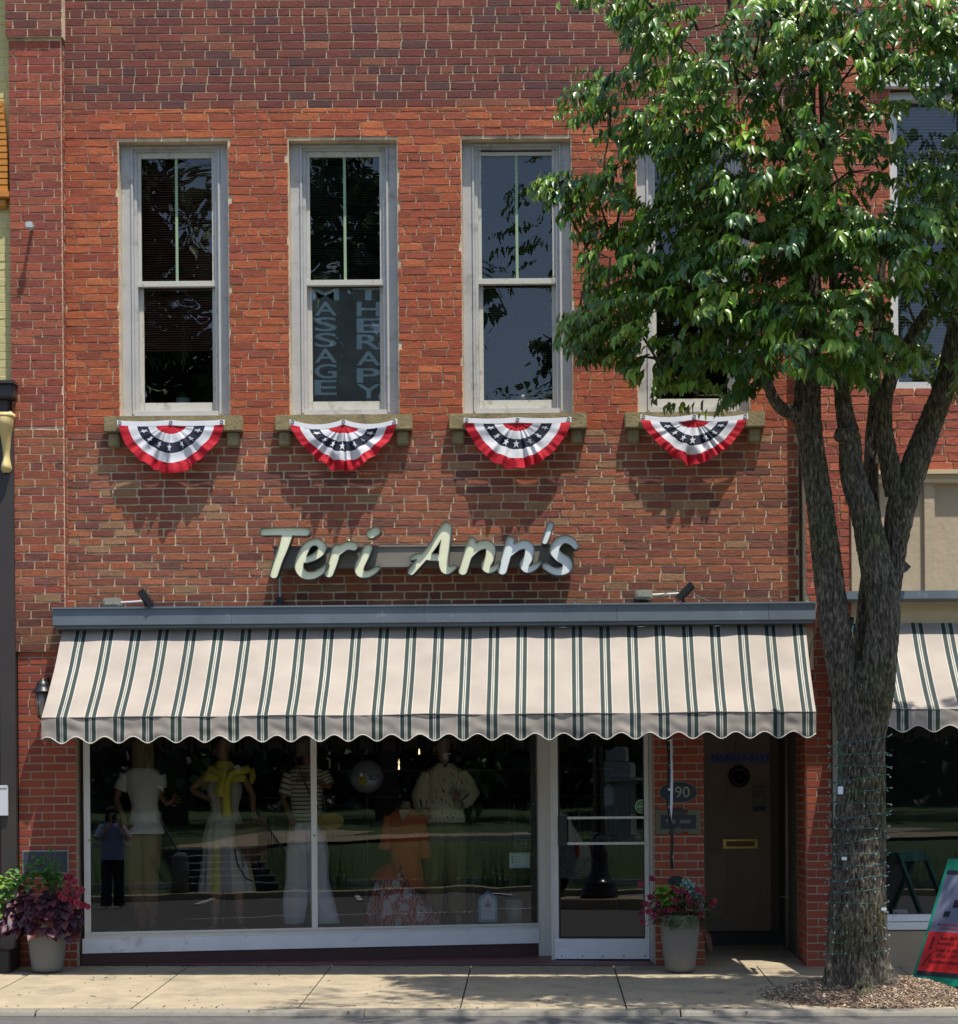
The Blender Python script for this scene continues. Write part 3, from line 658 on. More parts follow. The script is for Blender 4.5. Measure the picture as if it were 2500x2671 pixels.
tag(g.build('wall_plate', [M['grey_metal'], M['slate']]), 'dark slate wall plate on the left brick pier behind the planter', 'plate')
print('part 2 ok')
# ================================================================ SCRIPT SIGN
def contour_fill(strokes, ox, oy, sc, Y, lv, step=2.2):
    """strokes: lists of (x,y,r) in drawing units; returns loops at signed distances lv"""
    allp = [p for s in strokes for p in s]
    x0 = min(p[0] - p[2] for p in allp) - 12; x1 = max(p[0] + p[2] for p in allp) + 12
    y0 = min(p[1] - p[2] for p in allp) - 12; y1 = max(p[1] + p[2] for p in allp) + 12
    X, Yg = np.meshgrid(np.arange(x0, x1, step * 2), np.arange(y0, y1, step * 2))
    D = np.full(X.shape, 1e9)
    for s in strokes:
        # smooth the polyline (Catmull-Rom)
        pts = []
        for i in range(len(s) - 1):
            p0 = np.array(s[max(i - 1, 0)]); p1 = np.array(s[i]); p2 = np.array(s[i + 1]); p3 = np.array(s[min(i + 2, len(s) - 1)])
            for t in np.linspace(0, 1, 7)[:-1]:
                pts.append(.5 * ((2 * p1) + (-p0 + p2) * t + (2 * p0 - 5 * p1 + 4 * p2 - p3) * t * t + (-p0 + 3 * p1 - 3 * p2 + p3) * t ** 3))
        pts.append(np.array(s[-1], float))
        for a, b in zip(pts, pts[1:]):
            d = b[:2] - a[:2]; l2 = max(d @ d, 1e-6); t = np.clip(((X - a[0]) * d[0] + (Yg - a[1]) * d[1]) / l2, 0, 1)
            D = np.minimum(D, np.hypot(X - a[0] - t * d[0], Yg - a[1] - t * d[1]) - (a[2] + t * (b[2] - a[2])))
    res = []
    for L in lv:
        V = D - L; inside = V < 0; segs = {}
        H, W_ = V.shape
        c = inside[:-1, :-1] * 1 + inside[:-1, 1:] * 2 + inside[1:, 1:] * 4 + inside[1:, :-1] * 8
        tbl = {1: [(3, 0)], 2: [(0, 1)], 3: [(3, 1)], 4: [(1, 2)], 5: [(3, 2), (1, 0)], 6: [(0, 2)], 7: [(3, 2)], 8: [(2, 3)], 9: [(2, 0)], 10: [(0, 3), (2, 1)], 11: [(2, 1)], 12: [(1, 3)], 13: [(1, 0)], 14: [(0, 3)]}
        def ep(i, j, e):
            (ai, aj), (bi, bj) = [((i, j), (i, j + 1)), ((i, j + 1), (i + 1, j + 1)), ((i + 1, j), (i + 1, j + 1)), ((i, j), (i + 1, j))][e]
            key = (ai, aj, bi, bj); t = V[ai, aj] / (V[ai, aj] - V[bi, bj])
            return key, (X[ai, aj] + t * (X[bi, bj] - X[ai, aj]), Yg[ai, aj] + t * (Yg[bi, bj] - Yg[ai, aj]))
        pos = {}
        for i, j in zip(*np.nonzero((c > 0) & (c < 15))):
            for e1, e2 in tbl[int(c[i, j])]:
                k1, q1 = ep(i, j, e1); k2, q2 = ep(i, j, e2); pos[k1] = q1; pos[k2] = q2; segs[k1] = k2
        loops = []
        while segs:
            k, _ = next(iter(segs.items())); lp = []
            while k in segs: lp.append(pos[k]); k = segs.pop(k)
            if len(lp) > 6:
                a = np.array(lp); a = (np.roll(a, 1, 0) + 2 * a + np.roll(a, -1, 0)) / 4
                loops.append(a)
        res.append(loops)
    return res
def fill_loops(mb, loops, f, mi):
    from mathutils.geometry import tessellate_polygon
    pl = [[Vector((p[0], p[1], 0)) for p in lp] for lp in loops]
    tr = tessellate_polygon(pl); flat = [p for l in pl for p in l]
    mb.add([f(p.x, p.y) for p in flat], [t[::-1] for t in tr], mi)
def wall_loops(mb, loops, f0, f1, mi):
    for lp in loops:
        n = len(lp); mb.add([f0(*p) for p in lp] + [f1(*p) for p in lp], [(i, (i + 1) % n, n + (i + 1) % n, n + i) for i in range(n)], mi)
SG = empty('script_sign', (.15, 0, 3.7), "pale cream channel letter sign spelling Teri Ann's in script", 'sign')
m_face = mat('sign_face', lin((240, 240, 205)), .35, None, .03, 2); m_face_refl = mat('sign_face_refl', lin((232, 240, 238)), .35, None, .03, 2); m_side = mat('sign_side', (.07, .075, .07), .5)  # second face colour: bluish reflection painted into the right-hand letters
o1 = (660, 1340, 4.1356); o2 = (1040, 1340, 3.722)
LET = [
 (o1, 0, [[(112, 198, 38), (250, 192, 42), (400, 192, 44), (575, 196, 44)], [(372, 225, 58), (330, 360, 52), (275, 500, 48), (228, 655, 43)]]),
 (o1, 0, [[(575, 500, 34), (660, 470, 36), (735, 410, 42), (745, 350, 44), (700, 310, 40), (640, 312, 36), (585, 350, 42), (540, 430, 48), (505, 520, 48), (505, 600, 46), (560, 660, 44), (650, 665, 40), (740, 620, 34), (800, 560, 24)]]),
 (o1, 0, [[(905, 375, 46), (872, 500, 50), (822, 640, 48)], [(885, 450, 30), (950, 385, 44), (1020, 345, 44), (1088, 352, 46)]]),
 (o1, 0, [[(1243, 372, 46), (1200, 470, 48), (1152, 570, 50), (1160, 640, 44), (1230, 655, 36), (1300, 625, 32), (1356, 585, 20)], [(1275, 218, 50), (1325, 190, 50)]]),
 (o2, 0, [[(462, 125, 44), (410, 190, 40), (330, 320, 36), (230, 440, 38), (124, 565, 33)], [(480, 130, 38), (462, 250, 46), (442, 380, 48), (440, 500, 46), (470, 552, 38), (545, 520, 22)], [(128, 435, 20), (200, 415, 28), (330, 425, 34), (430, 425, 34)]]),
 (o2, 0, [[(712, 270, 40), (672, 400, 44), (625, 555, 42)], [(680, 420, 28), (760, 330, 40), (850, 300, 44), (895, 340, 46), (885, 430, 44), (848, 510, 42), (880, 550, 30), (940, 525, 26), (975, 480, 18)]]),
 (o2, 1, [[(1087, 262, 40), (1050, 400, 44), (1008, 550, 44)], [(1060, 410, 28), (1140, 330, 40), (1225, 300, 44), (1272, 340, 44), (1260, 430, 44), (1222, 500, 44), (1255, 545, 32), (1320, 520, 28), (1372, 478, 16)]]),
 (o2, 1, [[(1477, 108, 30), (1448, 190, 32), (1420, 270, 28)]]),
 (o2, 1, [[(1720, 318, 30), (1680, 272, 36), (1610, 250, 38), (1545, 290, 42), (1515, 360, 46), (1560, 420, 46), (1625, 465, 46), (1640, 520, 46), (1590, 560, 38), (1510, 560, 34), (1425, 512, 30)]]),
]
for k, ((ox, oy, sc), refl_tone, st) in enumerate(LET):
    outer, inner = contour_fill([[(a, b, r + 4) for a, b, r in s_] for s_ in st], ox, oy, sc, 0, (0.0, -6.5))
    dy = .0017 * k; yf = -.262 - dy; yr = -.282 - dy; yb = -.17 + dy
    def fm(Y): return lambda x, y: P(ox + x / sc, oy + y / sc, -.27) + Vector((0, Y + .27, 0))
    def area(l): x, y = l[:, 0], l[:, 1]; return .5 * float(np.sum(x * np.roll(y, -1) - y * np.roll(x, -1)))
    def groups(ls):
        big = max(ls, key=lambda l: abs(area(l))); sg = np.sign(area(big)); outs = [l for l in ls if np.sign(area(l)) == sg]; hs = [l for l in ls if np.sign(area(l)) != sg]
        res = []
        for o_ in outs: mn, mxx = o_.min(0), o_.max(0); res.append((o_, [h for h in hs if (h.min(0) > mn).all() and (h.max(0) < mxx).all()]))
        return res
    g = MB(); GO, GI = groups(outer), groups(inner)
    for o_, hs in GI: fill_loops(g, [o_] + hs, fm(yf), 0)
    for lo, li in ((o_, min(GI, key=lambda q: np.linalg.norm(q[0].mean(0) - o_.mean(0)))[0]) for o_, _ in GO): fill_loops(g, [lo, li[::-1]], fm(yr), 1)
    for _, hs in GO:
        for h in hs:
            hi = [q for _, z in GI for q in z]
            if hi: fill_loops(g, [min(hi, key=lambda q: np.linalg.norm(q.mean(0) - h.mean(0))), h[::-1]], fm(yr), 1)
    wall_loops(g, outer, fm(yb), fm(yr), 1); wall_loops(g, inner, fm(yf), fm(yr), 1)
    for o_, hs in GO: fill_loops(g, [o_] + hs, fm(yb), 1)
    g.build('letter', [m_face_refl if refl_tone else m_face, m_side], SG)
g = MB(); A_ = P(716, 1498, -.12); B_ = P(1497, 1425, -.12)
for y0_, xa, xb in ((-.15, A_.x, B_.x),): g.box((xa, y0_, 3.455), (xb, -.03, 3.63), bev=.004); g.box((xa - .01, y0_ - .012, 3.63), (xb + .01, -.03, 3.645))
g.build('raceway', mat('raceway', (.2, .185, .15), .6, None, .2, 4), SG)
for sx in (905, 1180): g = MB(); c = P(sx, 1390, -.1); g.tube([(c.x, -.02, 3.64), (c.x + .02, -.1, 3.7)], .006, 6); g.build('bracket', M['grey_metal'], SG)
g = MB(); c = P(1448, 1398, -.1); g.tube([(c.x, -.01, c.z + .02), (c.x + .1, -.2, c.z - .03)], .007, 6)
g.build('bracket', M['grey_metal'], SG)
g = MB(); c = P(730, 1500, -.05); g.tube([(c.x, -.04, 3.47), (c.x, -.04, 3.2)], .011, 10); g.box((c.x - .03, -.08, 3.12), (c.x + .03, -.012, 3.215), 1, bev=.004)
g.build('conduit', [M['grey_metal'], M['black']], SG)

# ================================================================ AWNINGS
def awning_mats():
    m = bpy.data.materials.new('striped_canvas'); m.use_nodes = True; t = m.node_tree; n = t.nodes; b = n['Principled BSDF']; b.inputs['Roughness'].default_value = .85
    uv = n.new('ShaderNodeUVMap'); uv.uv_map = 'UVMap'; sp = n.new('ShaderNodeSeparateXYZ'); t.links.new(uv.outputs[0], sp.inputs[0])
    fr = n.new('ShaderNodeMath'); fr.operation = 'FRACT'; t.links.new(sp.outputs[0], fr.inputs[0])
    ab = n.new('ShaderNodeMath'); ab.operation = 'SUBTRACT'; t.links.new(fr.outputs[0], ab.inputs[0]); ab.inputs[1].default_value = .5
    aa = n.new('ShaderNodeMath'); aa.operation = 'ABSOLUTE'; t.links.new(ab.outputs[0], aa.inputs[0])
    cr = n.new('ShaderNodeValToRGB'); cr.color_ramp.interpolation = 'CONSTANT'; e = cr.color_ramp.elements
    base = (*lin((168, 157, 146)), 1); wh = (*lin((188, 184, 172)), 1); gr = (*lin((44, 58, 56)), 1)
    e[0].position = 0; e[0].color = gr; e[1].position = .008; e[1].color = wh
    for p, c in ((.036, (*lin((150, 145, 135)), 1)), (.043, wh), (.053, gr), (.188, wh), (.194, (*lin((160, 150, 140)), 1)), (.200, wh), (.222, (*lin((172, 152, 140)), 1)), (.229, base)):
        x = e.new(p); x.color = c
    t.links.new(aa.outputs[0], cr.inputs[0])
    tc = n.new('ShaderNodeTexCoord'); nz = n.new('ShaderNodeTexNoise'); nz.inputs['Scale'].default_value = 2.5; nz.inputs['Detail'].default_value = 8
    t.links.new(tc.outputs['Object'], nz.inputs['Vector']); mr = n.new('ShaderNodeMapRange'); mr.inputs['From Min'].default_value = .3; mr.inputs['From Max'].default_value = .7; mr.inputs['To Min'].default_value = .8; mr.inputs['To Max'].default_value = 1.04
    t.links.new(nz.outputs['Fac'], mr.inputs['Value']); mx = n.new('ShaderNodeVectorMath'); mx.operation = 'SCALE'; t.links.new(cr.outputs[0], mx.inputs[0]); t.links.new(mr.outputs[0], mx.inputs['Scale'])
    # grime collects as small soft spots
    t.links.new(mx.outputs[0], b.inputs['Base Color'])
    wv = n.new('ShaderNodeTexNoise'); wv.inputs['Scale'].default_value = 260; t.links.new(tc.outputs['Object'], wv.inputs['Vector'])
    bp = n.new('ShaderNodeBump'); bp.inputs['Strength'].default_value = .3; bp.inputs['Distance'].default_value = .001; t.links.new(wv.outputs['Fac'], bp.inputs['Height']); t.links.new(bp.outputs[0], b.inputs['Normal'])
    tr = n.new('ShaderNodeBsdfTranslucent'); t.links.new(mx.outputs[0], tr.inputs[0]); ms = n.new('ShaderNodeMixShader'); ms.inputs[0].default_value = .08
    t.links.new(b.outputs[0], ms.inputs[1]); t.links.new(tr.outputs[0], ms.inputs[2]); t.links.new(ms.outputs[0], n['Material Output'].inputs[0])
    return m
M['canvas'] = awning_mats()
M['piping'] = mat('piping', (.06, .055, .05), .8)
def awning(label, xt0, xt1, xb0, xb1, yt, zt, yb, zb, zv, NG, ph, sag=.035, seed=0):
    A = empty('awning', ((xb0 + xb1) / 2, yt, zt), label, 'awning')
    g = MB(); g.uv = []
    NX, NY = 26 * NG // 4, 22
    def surf(u, v):
        xt = xt0 + (xt1 - xt0) * u; xb = xb0 + (xb1 - xb0) * u
        x = xt + (xb - xt) * v; y = yt + (yb - yt) * v; z = zt + (zb - zt) * v
        s = -sag * math.sin(math.pi * v) * 1.0 + .010 * noise.noise((x * 1.8, v * 3, seed)) + .008 * noise.noise((x * 6, v * 2, seed + 5)) * (1 - v) + .012 * max(0, 1 - abs(v - .14) * 9) * noise.noise((x * 3, 0, seed))
        s += .003 * math.sin(x * 5.2 + 2 * math.sin(v * 3)) * v
        nz_ = Vector((0, -(zt - zb), -(yb - yt))).normalized(); nz_ = Vector((0, -(zt - zb), (yt - yb))).normalized()
        edge = .012 * (max(0, 1 - u * 40) + max(0, 1 - (1 - u) * 40)) * math.sin(v * 3.1)
        return Vector((x, y, z)) + nz_ * (s)
    vs = [surf(i / NX, j / NY) for j in range(NY + 1) for i in range(NX + 1)]
    g.add(vs, [(j * (NX + 1) + i, (j + 1) * (NX + 1) + i, (j + 1) * (NX + 1) + i + 1, j * (NX + 1) + i + 1) for j in range(NY) for i in range(NX)])
    g.uv = [(NG * i / NX + ph, j / NY) for j in range(NY + 1) for i in range(NX + 1)]
    g.build('canopy', M['canvas'], A, smooth=True)
    # valance with scallops
    g = MB(); g.uv = []; NX2 = NG * 12; NV = 9; vs = []
    for j in range(NV + 1):
        for i in range(NX2 + 1):
            u = i / NX2; ug = NG * u + ph; x = xb0 + (xb1 - xb0) * u
            sc_ = .018 * (1 - abs(math.cos(math.pi * ug)) ** 1.0)      # deep at the stripes
            low = zv + .056 * (0.5 + .5 * math.cos(2 * math.pi * ug)) ** .9
            z = zb - .004 + (low - zb) * j / NV
            y = yb - .004 + .012 * noise.noise((x * 2.3, j * .25, seed + 2)) * (j / NV) + .008 * noise.noise((x * 9 + z * 6, z * 12, seed)) + .006 * math.sin(x * 3 + seed) * j / NV
            vs.append((x, y, z)); g.uv.append((ug, j / NV))
    g.add(vs, [(j * (NX2 + 1) + i, (j + 1) * (NX2 + 1) + i, (j + 1) * (NX2 + 1) + i + 1, j * (NX2 + 1) + i + 1) for j in range(NV) for i in range(NX2)])
    val = g.build('valance', M['canvas'], A, smooth=True)
    edge = [vs[NV * (NX2 + 1) + i] for i in range(0, NX2 + 1, 1)]
    g = MB(); g.tube(edge, .0045, 6); g.build('hem', mat('hem', lin((190, 185, 175)), .8), val, smooth=True)
    g = MB(); g.tube([surf(i / 60, 1) + Vector((0, -.004, -.006)) for i in range(61)], .0045, 6); g.build('seam', M['piping'], A)
    # side wings
    for sgn, uu in ((0, 0.0), (1, 1.0)):
        g = MB(); g.uv = []; K = 14; vs = []
        for j in range(K + 1):
            p = surf(uu, j / K); q = Vector((p.x, p.y, zb + .0)) if p.z > zb else p
            q = Vector((p.x + (.0), yt, zb - (0) + 0)); 
            low = Vector((p.x, p.y, min(p.z, zv + .03) ))
            vs += [p, low]
        g.uv = [(.72, .5)] * len(vs)
        ok = []
        for j in range(K): ok.append((2 * j, 2 * j + 2, 2 * j + 3, 2 * j + 1))
        xw = vs[0][0]
        # only the strip below the rafter and the hanging valance return
        vs2 = []; 
        for j in range(K + 1):
            p = Vector(vs[2 * j]); d_ = .02 + .0 * j
            vs2 += [p, Vector((p.x, p.y, p.z - .03))]
        g.add(vs2, ok)
        x_ = xb0 if sgn == 0 else xb1; sg2 = -1 if sgn == 0 else 1
        o = len(g.v); n3 = 8; vv = []
        for i in range(n3 + 1):
            yy = yb + i * .05; ph2 = i / n3 * 2
            for z_ in (zb - .004, zv + .05 * (0.5 + .5 * math.cos(2 * math.pi * (ph2 + ph)))): vv.append((x_ + .008 * noise.noise((yy * 8, z_ * 8, seed)), yy, z_))
        g.add(vv, [(2 * i, 2 * i + 1, 2 * i + 3, 2 * i + 2) for i in range(n3)]); g.uv = [(.72, .5)] * (len(vs2)) + [(ph2_ / 2 / n3 * 2 + ph + .2, 0) for ph2_ in range(len(vv))]
        g.build('side_valance', M['canvas'], A, smooth=True)
    g = MB(); g.tube([(xb0 + .02, yb + .015, zb - .015), (xb1 - .02, yb + .015, zb - .015)], .014, 8)
    for x in np.linspace(xb0 + .03, xb1 - .03, max(2, NG // 7)): g.tube([(x, yb + .02, zb - .015), (x, -.02, zb + .1)], .012, 8)
    g.build('frame', M['grey_metal'], A)
    return A
awning('wide cream awning with dark green stripes and scalloped edge over the main shop window', -4.085, 2.335, -4.03, 2.285, -.12, 2.935, -1.07, 2.142, 1.928, 27, .80, seed=1)
awning('partly hidden green striped cream awning at the right edge behind the tree', 2.72, 6.3, 2.68, 6.25, -.24, 2.93, -1.15, 2.15, 1.965, 14, .35, seed=9)

# ================================================================ BUNTINGS
NAVY = (.012, .014, .035); WHT = (.72, .72, .75); RED = (.52, .005, .02)
def bunting(i):
    a, b = WX[i]; cx = (a + b) / 2 + (-.015, .0, -.005, -.01)[i]; rnd = random.Random(40 + i)
    W = .455; H = (.42, .40, .40, .385)[i]; zt = WZ0 + (-.055, -.06, -.055, -.04)[i]; seed = i * 7.3
    A = empty('bunting', (cx, -.1, zt), ['leftmost patriotic half round bunting under the blinds-and-ornament window', 'bunting with red, white and navy bands under the MASSAGE THERAPY window', 'third bunting from the left with navy star band, just left of the tree', 'rightmost bunting with leaves hanging over its white top edge'][i], 'bunting', 'patriotic fan buntings under the upper windows')
    g = MB(); NT, NR = 120, 44
    xb = [0, .28, .44, .65, .82, 1.0]; yb = [0, .18, .36, .58, .78, 1.0]; cols = [RED, WHT, NAVY, WHT, RED]
    def dipz(x): return -(.025 + .02 * (i == 1)) * (1 - (2 * abs(abs(x / W) - .5)) ** 2) * (1.2 if (i in (1, 3)) else .5)
    def pt(th, s_):
        # s_: band coordinate 0..5
        k = min(int(s_), 4); f = s_ - k; rx = xb[k] + (xb[k + 1] - xb[k]) * f; ry = yb[k] + (yb[k + 1] - yb[k]) * f
        c, s = math.cos(th), math.sin(th)
        pw = (1.5, 1.35, 1.6, 1.42)[i]; squ = (abs(c) ** pw + abs(s) ** pw) ** (-1 / pw) * (1 + .05 * noise.noise((th * 1.4, seed, 3)))
        x = W * rx * c * squ; z = -H * ry * abs(s) * squ
        r = (rx + ry) / 2
        amp = (.028, .040, .030, .036)[i] * r ** 1.2 * (.15 + .85 * abs(s) ** 3)
        pl = math.sin(th * 17 + seed + 2.2 * math.sin(th * 3 + seed) + 1.2 * math.sin(th * 7 + 2 * seed)) * .7 + 1.2 * noise.noise((th * 3 + seed, r * 3, 2)) + .25 * math.sin(th * 37 + seed) * (r > .8)
        y = amp * pl - .022 * r * (1 - r * .45) + .02 * noise.noise((x * 6 + seed, z * 6, 0))
        x += amp * .35 * math.cos(th * 15 + seed)
        z += dipz(x) * (1 - r * .6) - amp * .35 * (pl > .3) * (s_ > 4.7)
        return Vector((cx + x, -.118 + y, zt - .035 + z))
    S = [s_ for k in range(5) for s_ in np.linspace(k, k + 1, 7)[:(7 if k == 4 else 6)]]
    S = sorted(set(list(S)))
    vs = [pt(math.pi * j / NT, s_) for s_ in S for j in range(NT + 1)]
    n1 = NT + 1
    for q in range(len(S) - 1):
        kk = min(int((S[q] + S[q + 1]) / 2), 4)
        o = len(g.v)
        g.add(vs[q * n1:(q + 2) * n1], [(j, j + 1, n1 + j + 1, n1 + j) for j in range(NT)], 0, cols[kk])
    # stars
    for k in range(7):
        th = math.pi * (.07 + .86 * k / 6); 
        if k == 3: th += .06
        o = []
        rs = .46
        for q in range(10):
            a_ = 2 * math.pi * q / 10 + rnd.random() * .02 + .2 * k; r_ = 1.0 if q % 2 == 0 else .42
            o.append(pt(th + r_ * .10 * math.sin(a_), 2.5 + r_ * rs * math.cos(a_)) + Vector((0, -.006, 0)))
        c_ = pt(th, 2.5) + Vector((0, -.008, 0)); g.add([c_] + o, [(0, 1 + q, 1 + (q + 1) % 10) for q in range(10)], 0, WHT)
    g.build('fabric', M['bunting'], A, smooth=True, col=True)
    g = MB(); vs = []
    for j in range(61):
        x = -W - .01 + (2 * W + .02) * j / 60; d = dipz(x) if abs(x) < W else 0
        for z_, y_ in ((.012, -.112), (.012, -.118), (-.032, -.122), (-.036, -.112)): vs.append((cx + x, y_ + .006 * noise.noise((x * 5, seed, 0)), zt + z_ + d * .8))
    g.add(vs, [(4 * j + q, 4 * j + 4 + q, 4 * j + 4 + (q + 1) % 4, 4 * j + (q + 1) % 4) for j in range(60) for q in range(4)], 0, WHT)
    g.build('header_strip', M['bunting'], A, col=True)
    for x in (-W + .015, 0, W - .015):
        g = MB(); c = (cx + x, -.128, zt - .008); g.lathe(c, [(.006, -.002), (.013, -.004), (.016, 0), (.016, .004)], 16, ax='Y')
        g.tube([(cx + x, -.125, zt - .008), (cx + x, -.08, zt - .006)], .004, 6)
        g.build('grommet', M['grey_metal'], A)
for i in range(4): bunting(i)

# ================================================================ FLOOD LIGHTS, LANTERN, WALL LAMP
def flood(px0, py0, px1, py1, tilt, label, Y=-.09, box=True):
    A = empty('flood_light', P(px0, py0, Y), label, 'floodlight')
    a = P(px0, py0, Y); b = P(px1, py1, Y - .12)
    if box:
        g = MB(); g.box((a.x - .075, Y - .03, a.z - .035), (a.x + .075, Y + .08, a.z + .04), bev=.01); g.box((a.x - .06, Y - .036, a.z - .022), (a.x + .06, Y - .03, a.z + .028), bev=.004); g.build('junction_box', mat('jbox', (.25, .25, .2), .7, None, .3, 20), A)
        g = MB(); g.tube([(a.x + .07, Y, a.z), (b.x - .04, Y - .02, b.z - .01), (b.x - .02, Y - .06, b.z - .02)], .010, 10); g.build('arm', M['alu'], A)
    g = MB(); c = Vector(b); ca, sa = math.cos(tilt), math.sin(tilt)
    def q(u, v, w_): return c + Vector((u * ca - v * sa, w_, u * sa + v * ca))
    vs = [q(u, v, w_) for u in (-.085, .085) for w_ in (-.07, .07) for v in (-.03, .022)]
    g.add(vs, [(0, 1, 3, 2), (4, 6, 7, 5), (0, 4, 5, 1), (2, 3, 7, 6), (0, 2, 6, 4), (1, 5, 7, 3)])
    for k in range(8):
        u = -.072 + k * .0205; vs = [q(u + du, v, w_) for du in (0, .006) for w_ in (-.075, .06) for v in (-.045, -.03)]
        g.add(vs, [(0, 1, 3, 2), (4, 6, 7, 5), (0, 4, 5, 1), (2, 3, 7, 6), (0, 2, 6, 4), (1, 5, 7, 3)])
    g.build('lamp_head', M['black'], A)
    g = MB(); g.tube([c + Vector((0, .02, -.10)), c + Vector((-.03, .0, -.03)), c + Vector((.0, -.0, .0))], .012, 8); g.build('yoke', M['black'], A)
flood(293, 1572, 386, 1562, -.95, 'small black floodlight on an arm left of the script sign above the awning')
flood(1680, 1552, 1786, 1542, .78, 'small black floodlight on an arm right of the script sign above the awning')
flood(2345, 1500, 2350, 1468, -.75, 'black floodlight sticking out beyond the tree limb against tan boards', Y=-.3, box=False)
g = MB(); pts = [P(1690, 1565, -.14), P(1700, 1562, -.16), P(1745, 1545, -.2), P(1790, 1540, -.2), P(1815, 1552, -.16), P(1850, 1568, -.14)]; g.tube(pts, .0035, 6)
tag(g.build('cable', mat('cable', (.12, .16, .14), .6)), 'thin loose green cable looping around the right floodlight above the awning', 'cable')
L_ = empty('wall_lantern', P(104, 1830, -.25), 'black wall lantern tucked behind the left end of the awning', 'lantern')
c = P(112, 1826, -.25)
g = MB(); g.lathe((c.x, c.y, c.z), [(0, .19), (.015, .185), (.02, .165), (.05, .15), (.055, .12), (.06, .105), (.085, .075), (.092, .06), (.04, .058)], 20); g.tube([(c.x + .03, -.08, c.z + .1), (c.x + .02, -.16, c.z + .2), (c.x, -.25, c.z + .17)], .010, 8); g.box((c.x, -.09, c.z - .02), (c.x + .07, -.07, c.z + .16)); g.build('hood', M['black'], L_, smooth=True)
g = MB(); g.lathe((c.x, c.y, c.z), [(0, -.135), (.05, -.14), (.045, -.15), (.02, -.17), (0, -.19)], 16); g.build('base', M['black'], L_, smooth=True)
g = MB(); g.lathe((c.x, c.y, c.z), [(.062, .055), (.045, -.14)], 20); g.build('glass', mat('lantern_glass', (.28, .24, .2), .2), L_, smooth=True)
g = MB()
for k in range(6):
    t = k * math.pi / 3; g.tube([(c.x + .064 * math.cos(t), c.y + .064 * math.sin(t), c.z + .055), (c.x + .047 * math.cos(t), c.y + .047 * math.sin(t), c.z - .14)], .004, 6)
g.build('cage', M['black'], L_)
c = P(77, 588, -.2)
g = MB(); g.tube([(c.x, -.07, c.z + .02), (c.x, -.12, c.z + .02), (c.x, -.20, c.z + .0)], .016, 10, 0); g.box((c.x - .03, -.23, c.z - .03), (c.x + .03, -.19, c.z + .028), bev=.008)
tag(g.build('hook', mat('hook', (.45, .45, .45), .5)), 'small pale metal hook fixing sticking out of the left brick pilaster', 'hook')

# ================================================================ LEFT BUILDING
Lb = empty('yellow_building', (-5.5, 0, 0), 'yellow painted brick building with dark cornice at the left edge', 'building')
g = MB(); YW = [(1, 1, 1)]
g.box((-9, .0, 5.0), (-4.525, .3, 9.8))
bricks(g, (0, .006, 0), (1, 0, 0), -5.4, -4.53, 5.02, 8.75, [lin((196, 184, 128))], course=.0711, joint=.004, rough=.6, bd=.009)
g.build('wall', M['yellow_wall'], Lb, col=True)
g = MB(); zt, zb = P(5, 262, -.05).z, P(5, 500, -.05).z
for k in range(14):
    z = zb + (zt - zb) * k / 14; xr = P(20, 400, -.05).x - .055 * (k / 14) ** 3
    g.box((-5.4, -.06, z + .003), (xr, 0, z + (zt - zb) / 14 - .003), bev=.004)
g.box((-5.4, -.09, zb - .06), (P(24, 500, -.05).x + .01, 0, zb), bev=.008); g.box((-5.4, -.06, zb - .14), (P(17, 500, -.05).x, 0, zb - .06), bev=.012)
g.build('arch_trim', M['orange_trim'], Lb)
g = MB()
xr = -4.495
g.box((-9, -.22, 4.93), (xr + .03, 0, 5.05), bev=.01); g.box((-9, -.25, 5.05), (xr + .04, 0, 5.075)); g.box((-9, -.16, 4.78), (xr - .03, 0, 4.93), bev=.01)
g.box((xr - .13, -.12, .1), (xr, .05, 4.78)); g.box((xr - .15, -.14, .04), (xr + .01, .05, .35), bev=.01)
g.box((-9, .2, 4.2), (xr - .13, .3, 4.9)); g.build('cornice', M['dark_brown'], Lb)
g = MB(); g.box((-9, .25, -.1), (xr - .13, .35, 4.3)); g.box((-9, .15, -.1), (xr - .13, .25, .5)); g.box((-9, .15, 3.0), (xr - .13, .25, 3.2)); g.build('panelling', M['maroon'], Lb)
g = MB(); c = P(12, 1140, -.18)
g.loft([(c.x, -.1, c.z - .3, .03, .05), (c.x, -.12, c.z - .26, .045, .08), (c.x, -.11, c.z - .15, .03, .06), (c.x, -.13, c.z, .04, .09), (c.x, -.15, c.z + .1, .06, .12), (c.x, -.15, c.z + .16, .07, .12)], 16, fold=.08); g.box((c.x - .08, -.2, c.z + .16), (c.x + .07, -.05, c.z + .22), bev=.01)
g.build('bracket', M['cream_trim'], Lb, smooth=True)
g = MB(); A_ = P(4, 2128, -.15); B_ = P(20, 2052, -.15); g.box((A_.x - .1, -.15, A_.z), (B_.x, -.13, B_.z), bev=.003); g.box((A_.x - .1, -.155, B_.z - .01), (B_.x - .003, -.14, B_.z + .012))
tag(g.build('mail_box', mat('white_box', (.55, .57, .62), .5)), 'white flat box fixed at the left picture edge by the dark column', 'box')
g = MB(); g.box((-4.9, -.5, -.05), (-4.46, -.16, .2), bev=.01); tag(g.build('dark_box', M['black']), 'dark low box on the ground behind the left planter', 'box')

